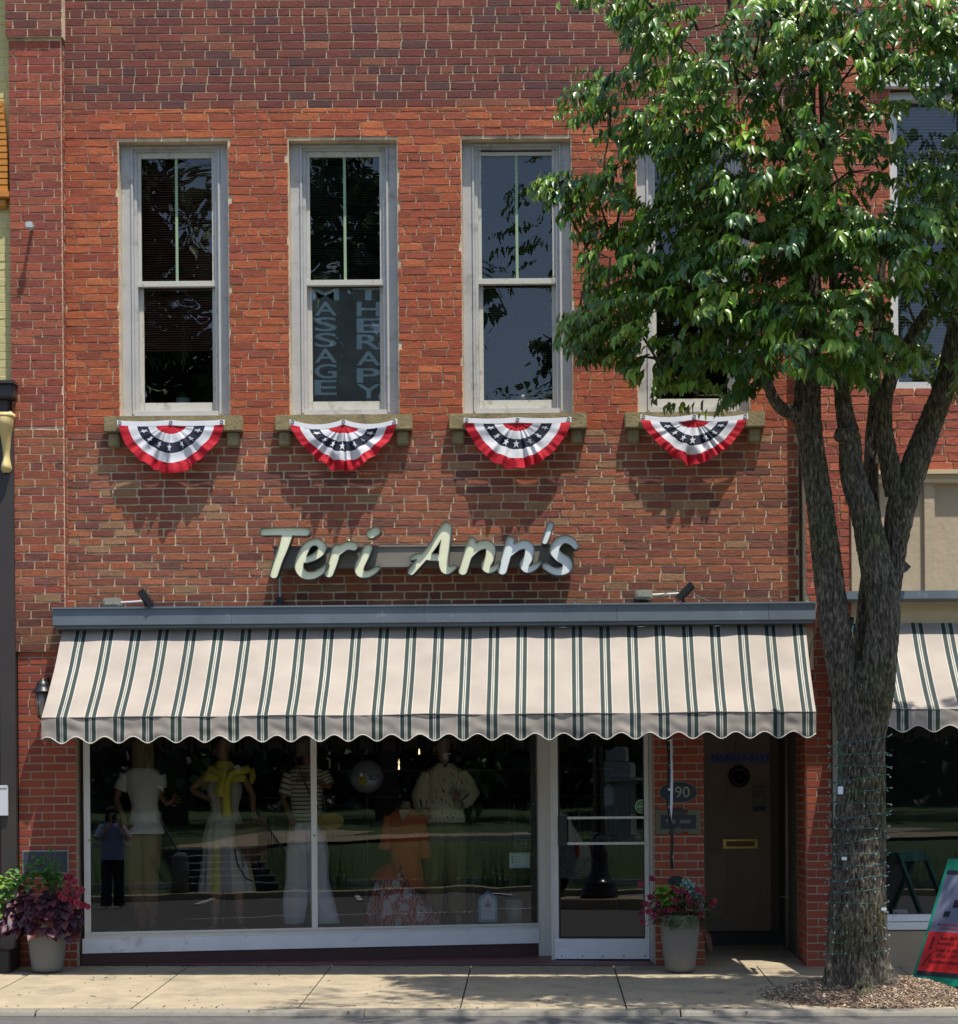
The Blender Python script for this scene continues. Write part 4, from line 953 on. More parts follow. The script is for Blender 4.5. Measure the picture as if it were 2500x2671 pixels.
# ================================================================ RIGHT BUILDING
Rb = empty('panelled_building', (4.5, 0, 0), 'red brick building with tan board panels and awning right of the tree', 'building')
yR = -.16; hx = (P(2322, 300, yR).x, 4.4, P(2400, 1020, yR).z, P(2400, 232, yR).z)
g = MB(); holes = [hx, (2.77, 8, 2.9, 4.25)]
bricks(g, (0, yR, 0), (1, 0, 0), 2.335, 4.6, 2.9, 8.75, PR, course=.0712, joint=.011, rough=1.5, holes=holes)
for (a, b, c, d) in rects_around(2.335, 8, 2.95, 9.8, holes): g.box((a, yR + .004, c), (b, .3, d), 1)
g.build('wall', [M['brick'], M['mortar']], Rb, col=True)
g = MB(); zt = hx[3]; g.box((hx[0] - .15, yR - .05, zt), (4.6, yR + .1, zt + .16), bev=.01)
a, b = hx[0], hx[1]; c_, d_ = hx[2], hx[3]
for xa, xb in ((a, a + .07), ((a + b) / 2 - .03, (a + b) / 2 + .03), (b - .07, b)): g.box((xa, yR + .06, c_), (xb, yR + .2, d_), bev=.004)
g.box((a, yR + .055, c_), (b, yR + .2, c_ + .09), bev=.004); g.box((a, yR + .055, d_ - .07), (b, yR + .2, d_), bev=.004); zm = (c_ + d_) / 2 + .25; g.box((a, yR + .05, zm - .04), (b, yR + .2, zm + .03), bev=.004)
f = g.build('window', mat('white_frame', (.55, .55, .54), .5), Rb)
g = MB(); g.add([(a, yR + .15, c_), (b, yR + .15, c_), (b, yR + .15, d_), (a, yR + .15, d_)], [(0, 1, 2, 3)]); g.build('pane', M['old_glass'], f)
g = MB(); z = d_
while z > c_: g.add([(a, .02, z), (b, .02, z), (b, .045, z + .02), (a, .045, z + .02)], [(0, 1, 2, 3)]); z -= .028
g.build('blind', mat('blind_pale', (.42, .43, .46), .6), f)
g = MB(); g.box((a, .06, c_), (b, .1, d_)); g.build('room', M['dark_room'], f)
g = MB()
x0p = 2.775; g.box((x0p, yR + .02, 3.0), (8, .2, 4.25)); g.box((x0p - .05, yR - .03, 3.0), (x0p + .045, yR + .02, 4.15), bev=.004)
xbt = P(2425, 1400, yR).x
for x in (xbt, xbt + 1.0): g.box((x - .045, yR - .018, 3.13), (x + .045, yR + .02, 4.14), bev=.003)
g.build('board_panel', M['tan_panel'], Rb)
g = MB()
for k, (z0, z1, yy) in enumerate(((4.14, 4.17, -.05), (4.17, 4.21, -.035), (4.21, 4.25, -.07))): g.box((x0p - .05, yR + yy, z0), (8, yR + .02, z1), bev=.003)
g.box((2.72, -.17, 2.6), (8, .2, 3.117)); g.box((2.565, -.10, -.1), (2.63, .1, 2.95), bev=.004, mi=1); g.box((2.635, -.07, -.1), (2.80, .1, 2.95), bev=.004)
g.build('trim', [M['tan_trim'], M['grey_metal']], Rb)
g = MB(); g.box((2.45, -.42, 3.118), (8, -.16, 3.19), bev=.004); g.build('flashing', M['header'], Rb)
zb = P(2400, 2425, -.06).z
g = MB(); g.box((2.81, -.08, -.15), (8, .1, zb - .01)); g.build('base_panel', mat('base_tan', lin((160, 142, 116)), .7, None, .1, 3), Rb)
g = MB(); g.box((2.81, -.10, zb), (8, .06, zb + .065), bev=.004); g.box((2.81, -.07, zb + .07), (8, .06, zb + .13), bev=.004); g.box((2.81, -.04, zb), (2.86, .06, 2.7)); g.build('window_sill', M['white_paint'], Rb)
RG = PL_((2.84, .02), (8, .05))
g = MB(); g.add([(2.84, .02, zb + .1), (8, .05, zb + .1), (8, .05, 2.7), (2.84, .02, 2.7)], [(0, 1, 2, 3)]); g.build('pane', M['shop_glass'], Rb)
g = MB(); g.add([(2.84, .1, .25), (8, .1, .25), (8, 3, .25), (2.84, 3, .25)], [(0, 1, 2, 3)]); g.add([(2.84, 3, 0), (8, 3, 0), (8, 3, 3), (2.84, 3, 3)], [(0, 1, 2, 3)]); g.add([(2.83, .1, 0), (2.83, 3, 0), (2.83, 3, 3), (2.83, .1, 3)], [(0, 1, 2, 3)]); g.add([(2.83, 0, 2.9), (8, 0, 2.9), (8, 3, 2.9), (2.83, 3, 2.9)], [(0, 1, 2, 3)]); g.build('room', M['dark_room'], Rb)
u0, z0 = RG.px(2338, 2400); u1, z1 = RG.px(2366, 2372)
g = MB(); a_, b_ = P(2336, 2407, .06), P(2374, 2407, .06); c_ = P(2329, 2373, .06)
f_ = quadmap(a_, b_, c_); g.add([f_(0, 0), f_(1, 0), f_(1, 1), f_(0, 1)], [(0, 1, 2, 3)], 0, lin((190, 205, 210)))
off_ = Vector((0, -.003, 0))
for k in range(3): g.add([f_(.12, .68 - .22 * k) + off_, f_(.26, .68 - .22 * k) + off_, f_(.26, .82 - .22 * k) + off_, f_(.12, .82 - .22 * k) + off_], [(0, 1, 2, 3)], 0, lin((80, 85, 100))); g.add([f_(.35, .72 - .22 * k) + off_, f_(.8, .72 - .22 * k) + off_, f_(.8, .76 - .22 * k) + off_, f_(.35, .76 - .22 * k) + off_], [(0, 1, 2, 3)], 0, lin((130, 140, 150)))
g.add([f_(.05, .04) + off_, f_(.95, .04) + off_, f_(.95, .14) + off_, f_(.05, .14) + off_], [(0, 1, 2, 3)], 0, lin((140, 185, 215)))
tag(g.build('window_card', M['attr'], None, col=True), 'tilted pale card with three icons low in the right hand shop window', 'card')
# small brown bits left of the trunk above the awning end: cord and bulb holder
g = MB(); g.tube([P(2222, 1610, -.3), P(2222, 1640, -.3)], .022, 10); g.tube([P(2226, 1632, -.32), P(2222, 1655, -.32), P(2216, 1672, -.32)], .007, 6, 1)
tag(g.build('bulb_socket', [M['black'], mat('mint', (.25, .45, .4), .5)], smooth=True), 'dark socket with a mint green cord showing between the tree limbs', 'socket')
g = MB(); g.tube([P(2132, 1620, -.2), P(2126, 1650, -.22), P(2118, 1680, -.22), P(2112, 1712, -.25)], .006, 6)
tag(g.build('cord', mat('cord_brown', (.2, .12, .08), .8)), 'thin brown twig-like cord hanging at the right end of the main awning', 'cord')
g = MB(); g.box((2.335, -.07, 2.55), (2.41, -.061, 2.94)); g.box((2.34, -.085, 2.55), (2.355, -.07, 2.94)); g.build('end_trim', M['tan_trim'], Rb)
print('part 3 ok')
# ================================================================ STREET TREE
TY = -1.9
def PD(x, y, Y=TY): return P(x * 1.3434, y * 1.3434, Y)
PX = 1.3434 * 15.1 / 5100
TR = empty('street_tree', PD(1668, 1905), 'multi-limbed street tree with drooping green leaves, its trunk standing in the mulch bed', 'tree')
def lean(y, Y):
    z = 1.38 + (1567 - y) * PX; return Y - .22 * max(0, z - 4.2)
def resample(pts, step):
    """pts: (x,y,Y,r) in the D frame -> dense world points"""
    W = [(PD(p[0], p[1], lean(p[1], p[2])), p[3] * PX) for p in pts]; out = []; rs = []
    for i in range(len(W) - 1):
        p0, p1, p2, p3 = W[max(i - 1, 0)], W[i], W[i + 1], W[min(i + 2, len(W) - 1)]
        n = max(2, int((p2[0] - p1[0]).length / step))
        for k in range(n):
            t = k / n; f = lambda a, b, c, d: .5 * ((2 * b) + (c - a) * t + (2 * a - 5 * b + 4 * c - d) * t * t + (3 * b - a - 3 * c + d) * t ** 3)
            out.append(f(p0[0], p1[0], p2[0], p3[0])); rs.append(f(p0[1], p1[1], p2[1], p3[1]))
    out.append(W[-1][0]); rs.append(W[-1][1]); return out, rs
def barkd(q, r, a):
    fr = 1.0 if r > .05 else .5
    k = noise.noise((q.x * 48, q.y * 48, q.z * 9)) ; k2 = noise.noise((q.x * 95, q.y * 95, q.z * 22 + 9))
    return min(r * .07, .011) * fr * (1 - 3 * abs(k)) + .005 * fr * k2 + .02 * r * noise.noise((q.x * 4, q.y * 4, q.z * 3))
g = MB()
def limb(pts, n=40, step=.02, big=True, caps=True):
    o, r = resample(pts, step); g.tube(o, r, int(n * 1.5), disp=barkd, caps=caps)
# trunk with flare
o, r = resample([(1669, 1930, TY, 78), (1669, 1912, TY, 66), (1667, 1890, TY, 58), (1664, 1850, TY, 55), (1665, 1790, TY, 54), (1668, 1700, TY, 50), (1671, 1600, TY, 47), (1674, 1500, TY, 43), (1674, 1420, TY, 44), (1674, 1360, TY, 47), (1676, 1320, TY, 42), (1680, 1280, TY, 18)], .012)
def flare(q, r, a): return barkd(q, r, a) * 1.25 + (.06 * max(0, (.38 - q.z) / .38) * math.sin(a * 5 + 1) if q.z < .38 else 0)
g.tube(o, r, 170, disp=flare)
limb([(1655, 1440, TY, 22.8), (1648, 1370, TY, 27.4), (1636, 1300, TY - .03, 28.1), (1620, 1200, TY - .06, 28.1), (1605, 1080, TY - .08, 26.6), (1590, 960, TY - .1, 24.3), (1575, 860, TY - .1, 23.6), (1568, 790, TY - .1, 25.1), (1572, 700, TY - .1, 22), (1580, 600, TY - .1, 18.2), (1572, 500, TY - .05, 15.2), (1560, 410, TY, 13.7), (1545, 330, TY, 11.4), (1520, 230, TY - .05, 8.4), (1480, 130, TY - .1, 6.8), (1435, 60, TY - .15, 5.3), (1400, -60, TY - .2, 3.8)], 56, .016)
limb([(1575, 830, TY - .12, 17), (1545, 805, TY - .15, 14.4), (1515, 790, TY - .2, 11.9), (1495, 755, TY - .25, 10.2), (1480, 690, TY - .3, 7.6), (1430, 600, TY - .4, 6), (1380, 520, TY - .5, 5.1)], 24, .02)
limb([(1590, 520, TY, 10), (1520, 480, TY - .3, 10), (1450, 455, TY - .5, 9), (1395, 443, TY - .6, 8.5)], 20, .02)
limb([(1690, 1420, TY, 30.4), (1700, 1340, TY - .06, 35), (1710, 1260, TY - .1, 31.9), (1716, 1180, TY - .12, 30.4), (1700, 1090, TY - .12, 29.6), (1680, 1000, TY - .12, 25.8), (1656, 920, TY - .12, 22.8), (1650, 850, TY - .12, 19.8), (1636, 770, TY - .1, 14.4), (1625, 650, TY, 11.4), (1618, 500, TY, 9.1), (1606, 300, TY, 9.1), (1596, 150, TY, 6.8), (1592, 0, TY, 6.1), (1590, -200, TY, 4.6)], 56, .016)
limb([(1652, 850, TY - .14, 20), (1636, 838, TY - .18, 19.2), (1634, 834, TY - .18, 9.6)], 24, .01)
limb([(1685, 1360, TY + .12, 24.5), (1680, 1280, TY + .16, 23), (1686, 1180, TY + .18, 20.2), (1695, 1050, TY + .2, 17.3), (1692, 940, TY + .2, 14.4), (1694, 850, TY + .2, 13), (1700, 760, TY + .2, 10.8), (1704, 640, TY + .2, 7.9), (1720, 450, TY + .3, 5.8)], 32, .02)
limb([(1715, 1220, TY + .05, 20.3), (1728, 1140, TY + .06, 21.8), (1738, 1060, TY + .04, 23.4), (1752, 980, TY, 27.3), (1778, 900, TY, 25.7), (1812, 810, TY, 22.6), (1838, 740, TY, 20.3), (1862, 620, TY, 17.2), (1900, 450, TY, 14), (1960, 200, TY, 9.4)], 48, .018)
limb([(1742, 960, TY, 22.1), (1728, 900, TY - .03, 18.7), (1716, 820, TY - .04, 16.1), (1722, 760, TY - .04, 14.4), (1746, 700, TY - .05, 12.8), (1780, 640, TY - .06, 11.9), (1808, 598, TY - .06, 11.9)], 32, .016)
limb([(1612, 300, TY, 9), (1580, 250, TY, 8), (1580, 120, TY, 6), (1600, -100, TY, 5)], 16, .03)
def twig(a, b, r0=.010, r1=.003):
    a = Vector(a); b = Vector(b); m_ = (a + b) / 2 + Vector((random.uniform(-.08, .08), random.uniform(-.08, .08), random.uniform(.02, .1)))
    g.tube([a, a.lerp(m_, .6), m_, m_.lerp(b, .55), b], [r0, (r0 * 2 + r1) / 3, (r0 + r1) / 2, (r0 + 2 * r1) / 3, r1], 6)
# ---- crown: sprays of drooping leaves
OUT = [(1140, -20), (1215, 40), (1225, 110), (1200, 150), (1130, 130), (1085, 205), (1150, 250), (1190, 330), (1150, 350), (1090, 330), (1035, 355), (1090, 400), (1115, 440), (1190, 470), (1130, 500), (1150, 540), (1150, 590), (1090, 620), (1090, 660), (1130, 690), (1215, 700), (1250, 740), (1320, 790), (1400, 790), (1475, 745), (1520, 700), (1580, 715), (1640, 735), (1700, 740), (1780, 700), (1870, 760), (1900, 600), (1900, -20)]
HOL = [(1255, 350, 26, 50), (1800, 250, 55, 42), (1765, 620, 38, 42), (1840, 655, 34, 40), (1705, 395, 14, 30), (1715, 520, 14, 26), (1290, 630, 34, 30), (1262, 700, 16, 30), (1400, 735, 30, 16), (1180, 290, 24, 18), (1200, 420, 30, 16), (1450, 470, 18, 18), (1745, 180, 30, 22), (1520, 780, 40, 25), (1670, 640, 10, 26), (1340, 560, 18, 16), (1240, 205, 20, 14), (1330, 250, 14, 12), (1335, 772, 60, 16), (1256, 750, 14, 62), (1180, 500, 20, 24), (1350, 640, 22, 14), (1500, 250, 18, 22), (1420, 330, 16, 18), (1560, 650, 16, 20), (1625, 330, 16, 40), (1650, 150, 16, 40), (1740, 330, 24, 16), (1350, 90, 20, 16), (1290, 480, 18, 18), (1590, 200, 18, 40), (1820, 480, 22, 16), (1585, 555, 14, 30), (1480, 420, 16, 12)]
def inside(x, y):
    c = False; n = len(OUT); j = n - 1
    for i in range(n):
        xi, yi = OUT[i]; xj, yj = OUT[j]
        if (yi > y) != (yj > y) and x < (xj - xi) * (y - yi) / (yj - yi) + xi: c = not c
        j = i
    return c
LC = [(.075, .15, .022), (.10, .19, .025), (.055, .125, .028), (.17, .30, .03), (.07, .16, .04), (.24, .38, .04), (.12, .21, .022), (.14, .26, .03)]
specs = []; tips = []
def spray(o, out, n, L, young=False):
    o = Vector(o); d = Vector(out).normalized(); d = (d + Vector((0, 0, random.uniform(-.25, .35)))).normalized(); p = Vector(o)
    c = random.choice(LC); br = random.uniform(.75, 1.25)
    for k in range(n):
        d = (d + Vector((random.uniform(-.1, .1), random.uniform(-.1, .1), -.13 - random.uniform(0, .07)))).normalized(); p = p + d * (L / n)
        for sgn in (-1, 1):
            if random.random() < .12: continue
            side = d.cross(Vector((0, 0, 1))); side = side.normalized() if side.length > .05 else rdir()
            ld = (d * .45 + side * sgn * random.uniform(.35, .8) + Vector((0, 0, -random.uniform(.2, .95))) + rdir() * .22).normalized()
            up = Vector((d.x * .6 + random.uniform(-.45, .45), d.y * .5 - .5 + random.uniform(-.4, .4), .8)).normalized()
            l = random.uniform(.062, .118) * (.75 if k > n - 2 else 1)
            cc = (c[0] * br * random.uniform(.8, 1.2), c[1] * br * random.uniform(.85, 1.15), c[2] * br)
            if random.random() < .012: cc = (.2, .2, .04)
            specs.append((p + ld * .015, ld, up, l, l * random.uniform(.38, .5), cc))
    tips.append((o, p))
axis = PD(1640, 500)
cnt = 0
# clumps give light and dark masses with gaps between them
clumps = []
while len(clumps) < 180:
    x, y = random.uniform(1030, 1900), random.uniform(-30, 790)
    if not inside(x, y): continue
    if any(((x - a) / (b_ * 1.25)) ** 2 + ((y - c_) / (d_ * 1.25)) ** 2 < 1 for a, c_, b_, d_ in HOL): continue
    e = min(1.0, abs(x - 1640) / 560)
    Y = lean(y, TY) + random.uniform(-1.25, .1) * (1 - .45 * e)
    clumps.append((x, y, Y))
# fringe clumps keep the uneven outline
fr = [(1160, 15), (1110, 200), (1165, 215), (1055, 355), (1110, 368), (1165, 385), (1120, 640), (1110, 665), (1150, 520), (1170, 560), (1240, 715), (1300, 765), (1350, 790), (1420, 800), (1475, 730), (1125, 590), (1180, 470), (1210, 120), (1190, 330), (1230, 90), (1760, 700), (1850, 740), (1440, 795), (1150, 610), (1200, 660), (1690, 725), (1640, 720)]
clumps += [(x + random.uniform(-8, 8), y - 22, lean(y, TY) + random.uniform(-.45, .2)) for x, y in fr for _ in range(1)]
clumps += [(x, y, lean(y, TY) - .45 + random.uniform(-.2, .1)) for x, y in ((1575, 300), (1590, 380), (1600, 460), (1560, 520), (1600, 600), (1640, 560), (1660, 450), (1560, 620), (1620, 680), (1690, 560), (1540, 690), (1700, 640), (1480, 560), (1420, 600), (1500, 640), (1640, 260), (1690, 330), (1450, 700), (1560, 430), (1770, 540), (1660, 640), (1720, 690), (1800, 500), (1620, 180))]
def to_D(p):
    d = p.y + 17; X = p.x * F / d; Z = (p.z - 1.38) * F / d; c, s_ = math.cos(ROLL), math.sin(ROLL); return (1400 + X * c - Z * s_) / 1.3434, (2105 - X * s_ - Z * c) / 1.3434
for x, y, Y in clumps:
    c = PD(x, y, Y)
    for k in range(11):
        q = c + Vector((random.gauss(0, .14), random.gauss(0, .16), random.gauss(0, .11)))
        dx = (q.x - axis.x) / 1.6; out = Vector((dx + random.uniform(-.6, .6), random.uniform(-.9, .5), random.uniform(-.1, .45)))
        if x < 1230: out = Vector((-1 + random.uniform(-.2, .7), random.uniform(-.5, .3), random.uniform(-.1, .3))); q.x += .14
        spray(q, out, random.randint(5, 8), random.uniform(.2, .34))
keep = []
for s_ in specs:   # the crown keeps real gaps where the photo shows them
    X, Yd = to_D(s_[0] + s_[1] * (s_[3] * .5)); j_ = 10 * noise.noise((X * .05, Yd * .05, 1))
    if any(((X - a + j_) / b_) ** 2 + ((Yd - c_ + j_) / d_) ** 2 < 1 for a, c_, b_, d_ in HOL): continue
    if Yd > 15 and X < 1860 and not (inside(X + 9, Yd) or inside(X - 9, Yd) or inside(X, Yd - 12) or inside(X + 14, Yd - 18)): continue
    if 2.4 < s_[0].z and s_[0].y > -1.28 - (s_[0].z - 2.4) / 4 and s_[0].x - (s_[0].z - 2.4) * .21 < 2.45: continue
    keep.append(s_)
specs[:] = keep
# unseen upper crown and the side beyond the picture (it casts the dappled shade)
for k in range(260):
    a_ = random.uniform(0, 2 * math.pi); zz = random.uniform(7.2, 8.6); rr_ = 2.1 * math.sqrt(random.random())
    q = Vector((1.95 + rr_ * math.cos(a_), -4.25 + rr_ * math.sin(a_) * .34, zz)); spray(q, (math.cos(a_), math.sin(a_), .3), 7, .36)
for k in range(200):
    q = Vector((random.uniform(3.3, 5.0), 0, random.uniform(4.9, 8.4))); q.y = -1.9 - .22 * (q.z - 4.2) + random.uniform(-1, .2); spray(q, (1, random.uniform(-1, 1), .2), 6, .3)
# twigs link sprays to the nearest limb
pts_l = [Vector(v) for v in g.v[::53]]
kd_pts = np.array([tuple(v) for v in pts_l])
todo = [PD(x, y, Y) for x, y, Y in clumps]; todo.sort(key=lambda c: float(np.linalg.norm(kd_pts - np.array(tuple(c)), axis=1).min()))
for c in todo:
    d = np.linalg.norm(kd_pts - np.array(tuple(c)) + np.array([0, 0, .18]), axis=1); j = int(d.argmin()); a_ = Vector(kd_pts[j])
    if d[j] < 1.2: twig(a_, c, .011, .004); kd_pts = np.vstack([kd_pts, np.array([tuple(a_.lerp(c, t)) for t in (.4, .7, 1.0)])])
g.build('trunk', M['bark'], TR, smooth=True)
nL = len(specs); print('leaves', nL)
Pn = np.array([tuple(s_[0]) for s_ in specs]); Dn = np.array([tuple(s_[1]) for s_ in specs]); Un = np.array([tuple(s_[2]) for s_ in specs]); Ln = np.array([s_[3] for s_ in specs])[:, None]; Wn = np.array([s_[4] for s_ in specs])[:, None]; Cn = np.array([s_[5] for s_ in specs])
Sn = np.cross(Dn, Un); Sn /= np.maximum(np.linalg.norm(Sn, axis=1, keepdims=True), 1e-6); Nn = np.cross(Sn, Dn)
curl = rng.uniform(.1, .45, (nL, 1)); V = []
for t, wf in ((0, 0), (.16, .7), (.4, 1), (.7, .66), (1, 0)):
    c = Pn + Dn * Ln * t - Nn * (curl * Ln * t * t)
    if wf == 0: V.append(c)
    else: V += [c - Sn * (Wn / 2 * wf) + Nn * (.22 * Wn * wf), c, c + Sn * (Wn / 2 * wf) + Nn * (.22 * Wn * wf)]
V = np.stack(V, 1).reshape(-1, 3)
tri = [(0, 2, 1), (0, 3, 2), (7, 8, 10), (8, 9, 10)]; quad = [(1, 2, 5, 4), (2, 3, 6, 5), (4, 5, 8, 7), (5, 6, 9, 8)]
loops1 = np.concatenate([np.array(t) for t in tri + quad]); sizes = np.array([3] * 4 + [4] * 4)
LV = (loops1[None, :] + 11 * np.arange(nL)[:, None]).ravel(); LS = np.concatenate([[0], np.cumsum(np.tile(sizes, nL))[:-1]])
me = bpy.data.meshes.new('crown'); me.vertices.add(len(V)); me.vertices.foreach_set('co', V.astype(np.float32).ravel()); me.loops.add(len(LV)); me.loops.foreach_set('vertex_index', LV.astype(np.int32)); me.polygons.add(nL * 8); me.polygons.foreach_set('loop_start', LS.astype(np.int32))
me.update(calc_edges=True); me.polygons.foreach_set('use_smooth', [True] * (nL * 8))
at = me.attributes.new('col', 'FLOAT_COLOR', 'FACE'); at.data.foreach_set('color', np.repeat(np.concatenate([Cn, np.ones((nL, 1))], 1), 8, axis=0).astype(np.float32).ravel())
me.materials.append(M['leaf']); me.validate(); link('crown', me, TR)
# string of lights round the trunk
LS_ = MB(); prev = None
for k, yD in enumerate(range(1440, 1870, 24)):
    c = PD(1668 - (yD - 1440) * .01 + (2 if yD < 1600 else -1), yD); rad = (50 + (yD > 1800) * 2) * PX + .017; tl = random.uniform(-.02, .04)
    ring = []
    for j in range(41):
        a_ = 2 * math.pi * j / 40; sag = .01 * noise.noise((j * .3, k, 1)); q = c + Vector((rad * math.cos(a_), rad * math.sin(a_), tl * math.cos(a_) + sag)); ring.append(q)
        if j % 3 == 0:
            dd = Vector((math.cos(a_), math.sin(a_), random.uniform(-1.2, .8))).normalized(); LS_.tube([q, q + dd * .022], .0026, 5); LS_.tube([q + dd * .022, q + dd * .038], [.003, .002], 5, 1)
    LS_.tube(ring, .0028, 5)
for sx in (1628, 1632): LS_.tube([PD(sx + random.uniform(-3, 3), y_, TY - .12) for y_ in range(1440, 1560, 20)], .0028, 5)
tag(LS_.build('light_string', [mat('wire_green', (.02, .13, .11), .5), mat('bulb', (.5, .6, .6), .2)], smooth=True), 'dark green string of small lights wound round the tree trunk', 'string lights')
mt = mat('tag_white', (.7, .74, .78), .5)
for sx, sy, dz, lb in ((2193, 2062, .03, 'tall white tag high on the left edge of the trunk'), (2203, 2240, .012, 'small white tag left of another at middle height on the trunk'), (2245, 2240, .012, 'small white tag at the middle of the trunk face, right of its neighbour'), (2306, 2372, .012, 'small white tag low on the right edge of the trunk')):
    g = MB(); c = P(sx, sy, TY - .18); g.box((c.x - .02, c.y - .01, c.z - dz), (c.x + .02, c.y + .0, c.z + dz), bev=.003)
    tag(g.build('cable_tag', mt), lb, 'tag', 'white tags on the light string')
# mulch bed
MC = PD(1690, 1935); mx, my = 3.12 - .1, -1.86
def mz(x, y):
    r_ = math.hypot((x - 2.62) / (.86), (y + 1.80) / .64); h = max(0, 1 - r_ ** 1.7) * 1.15
    return side_z(x, -y) + .13 * h + .012 * noise.noise((x * 9, y * 9, 0)) * min(1, h * 6) + .003 - (.03 if h <= 0 else 0)
g = MB(); nx, ny = 110, 70
vs = [(1.65 + 1.95 * i / nx, -2.44 + 1.35 * j / ny, 0) for j in range(ny + 1) for i in range(nx + 1)]; vs = [(x, y, mz(x, y)) for x, y, _ in vs]
g.add(vs, [(j * (nx + 1) + i, j * (nx + 1) + i + 1, (j + 1) * (nx + 1) + i + 1, (j + 1) * (nx + 1) + i) for j in range(ny) for i in range(nx) if math.hypot((vs[j * (nx + 1) + i][0] - 2.62) / .88, (vs[j * (nx + 1) + i][1] + 1.80) / .68) < 1])
tag(g.build('mulch_bed', M['mulch'], smooth=True), kind='stuff')
g = MB(); cc_ = [(.33, .22, .14), (.24, .15, .1), (.16, .1, .07), (.42, .32, .22), (.55, .46, .34), (.1, .07, .05)]
for k in range(9000):
    t = random.uniform(0, 2 * math.pi); r_ = math.sqrt(random.random()) * (1.02 if random.random() < .93 else 1.15); x = 2.62 + .86 * r_ * math.cos(t); y = -1.80 + .64 * r_ * math.sin(t)
    if y < -2.45: continue
    z = max(mz(x, y), side_z(x, -y)) + .006; d = rdir(-.5, .5); l = random.uniform(.012, .045); g.bar(Vector((x, y, z)) - d * l / 2, Vector((x, y, z + .004)) + d * l / 2, random.uniform(.004, .012), .003, 0, random.choice(cc_))
tag(g.build('mulch_chips', M['chip'], col=True), kind='stuff')
# dry leaves and grit on the paving
g = MB(); L1 = []
for k in range(150):
    t = random.random(); x = random.uniform(-5, 4.5); w_ = random.choice([random.uniform(2.3, 2.6), random.uniform(.02, .12), random.uniform(0, 2.5)])
    L1.append(((x, -w_, side_z(x, w_) + .006), rdir(-.05, .12), (0, 0, 1), random.uniform(.015, .045), random.uniform(.01, .02), random.choice([(.2, .13, .05), (.1, .07, .03), (.12, .16, .04), (.05, .04, .03)])))
leaves(g, L1)
for k in range(420): x = random.uniform(-5, 4.6); w_ = random.choice([random.uniform(2.42, 2.62), random.uniform(0, .1), random.uniform(0, 2.5)]); s_ = random.uniform(.002, .006); z = side_z(x, w_); g.box((x - s_, -w_ - s_, z), (x + s_, -w_ + s_, z + s_), 0, random.choice([(.08, .07, .06), (.2, .18, .15), (.04, .04, .04)]))
tag(g.build('leaf_litter', M['chip'], col=True), kind='stuff')
# gum spots
g = MB()
for k in range(60):
    x = random.uniform(-5, 4); w_ = random.uniform(.3, 2.4); r_ = random.uniform(.008, .02); z = side_z(x, w_) + .0028
    g.add([(x + r_ * math.cos(a_) * random.uniform(.8, 1.2), -w_ + r_ * .9 * math.sin(a_), z) for a_ in np.linspace(0, 6.28, 10)[:-1]], [tuple(range(9))], 0, (.10, .09, .08))
tag(g.build('gum_spots', M['chip'], col=True), kind='stuff')
# ================================================================ A-FRAME SIGN
AF = empty('sandwich_board', P(2375, 2590, -1.5), 'green framed sandwich board sign with grey and red poster standing beside the mulch bed', 'sign')
b0 = P(2376, 2572, -1.55); b0.z = side_z(b0.x, 1.55) + .015
bd_ = Vector((.60, -.80, 0)); nh = Vector((-.80, -.60, 0)); up_ = (Vector((0, 0, 1)) * math.cos(R(25)) - nh * math.sin(R(25))).normalized(); nn = (nh * math.cos(R(25)) + Vector((0, 0, 1)) * math.sin(R(25))).normalized()
def AP(u, v, w_=0, back=False): return b0 + bd_ * u + up_ * v + nn * w_
def pbox(mb, u0, u1, v0, v1, w0, w1, f=AP, mi=0, col=None):
    vs = [f(u, v, w_) for u in (u0, u1) for w_ in (w0, w1) for v in (v0, v1)]; mb.add(vs, [(0, 1, 3, 2), (4, 6, 7, 5), (0, 4, 5, 1), (2, 3, 7, 6), (0, 2, 6, 4), (1, 5, 7, 3)], mi, col)
mg = mat('green_plastic', (.01, .22, .14), .35, None, .05, 6)
upb = (Vector((0, 0, 1)) * math.cos(R(25)) + nh * math.sin(R(25)) * 1.0)
top_ = AP(0, 1.12)
def BP(u, v, w_=0): 
    d_ = (Vector((0, 0, 1)) * math.cos(R(25)) + nh * math.sin(R(25)) * -1); q0 = b0 - nh * (2 * 1.12 * math.sin(R(25)))
    dv = (top_ - q0 - nh * (.06)) ; return q0 + bd_ * u + dv * (v / 1.12) - nh * w_
g = MB()
for f in (AP, BP):
    pbox(g, 0, .05, 0, 1.12, -.02, .02, f); pbox(g, .56, .61, 0, 1.12, -.02, .02, f); pbox(g, .05, .56, .05, .12, -.018, .018, f); pbox(g, .05, .56, 1.02, 1.12, -.018, .018, f)
pbox(g, .0, .04, -.01, .03, -.03, .03); pbox(g, .57, .61, -.01, .03, -.03, .03)
g.build('frame', mg, AF)
g = MB(); pbox(g, .03, .58, .12, .155, .012, .022, col=(.02, .02, .03)); pbox(g, .03, .58, .155, .49, .012, .022, col=(.62, .02, .02)); pbox(g, .03, .58, .49, .98, .012, .022, col=(.16, .18, .26)); pbox(g, .03, .58, .98, 1.02, .012, .022, col=(.02, .02, .03))
g.build('poster', M['attr'], AF, col=True)
g = MB(); dk = (.10, .008, .01)
for s_, v0, ua, ub in (('Book the Present', .425, .17, .44), ('Boarding in Ohio', .375, .155, .43), ('Come on inside', .325, .155, .42), ('859-551 - 5133', .275, .18, .40), ('Downtown Lebanon', .225, .12, .44)):
    put_text(g, s_, quadmap(AP(ua, v0, .026), AP(ub, v0, .026), AP(ua, v0 + .032, .026)), col=dk, off=.02)
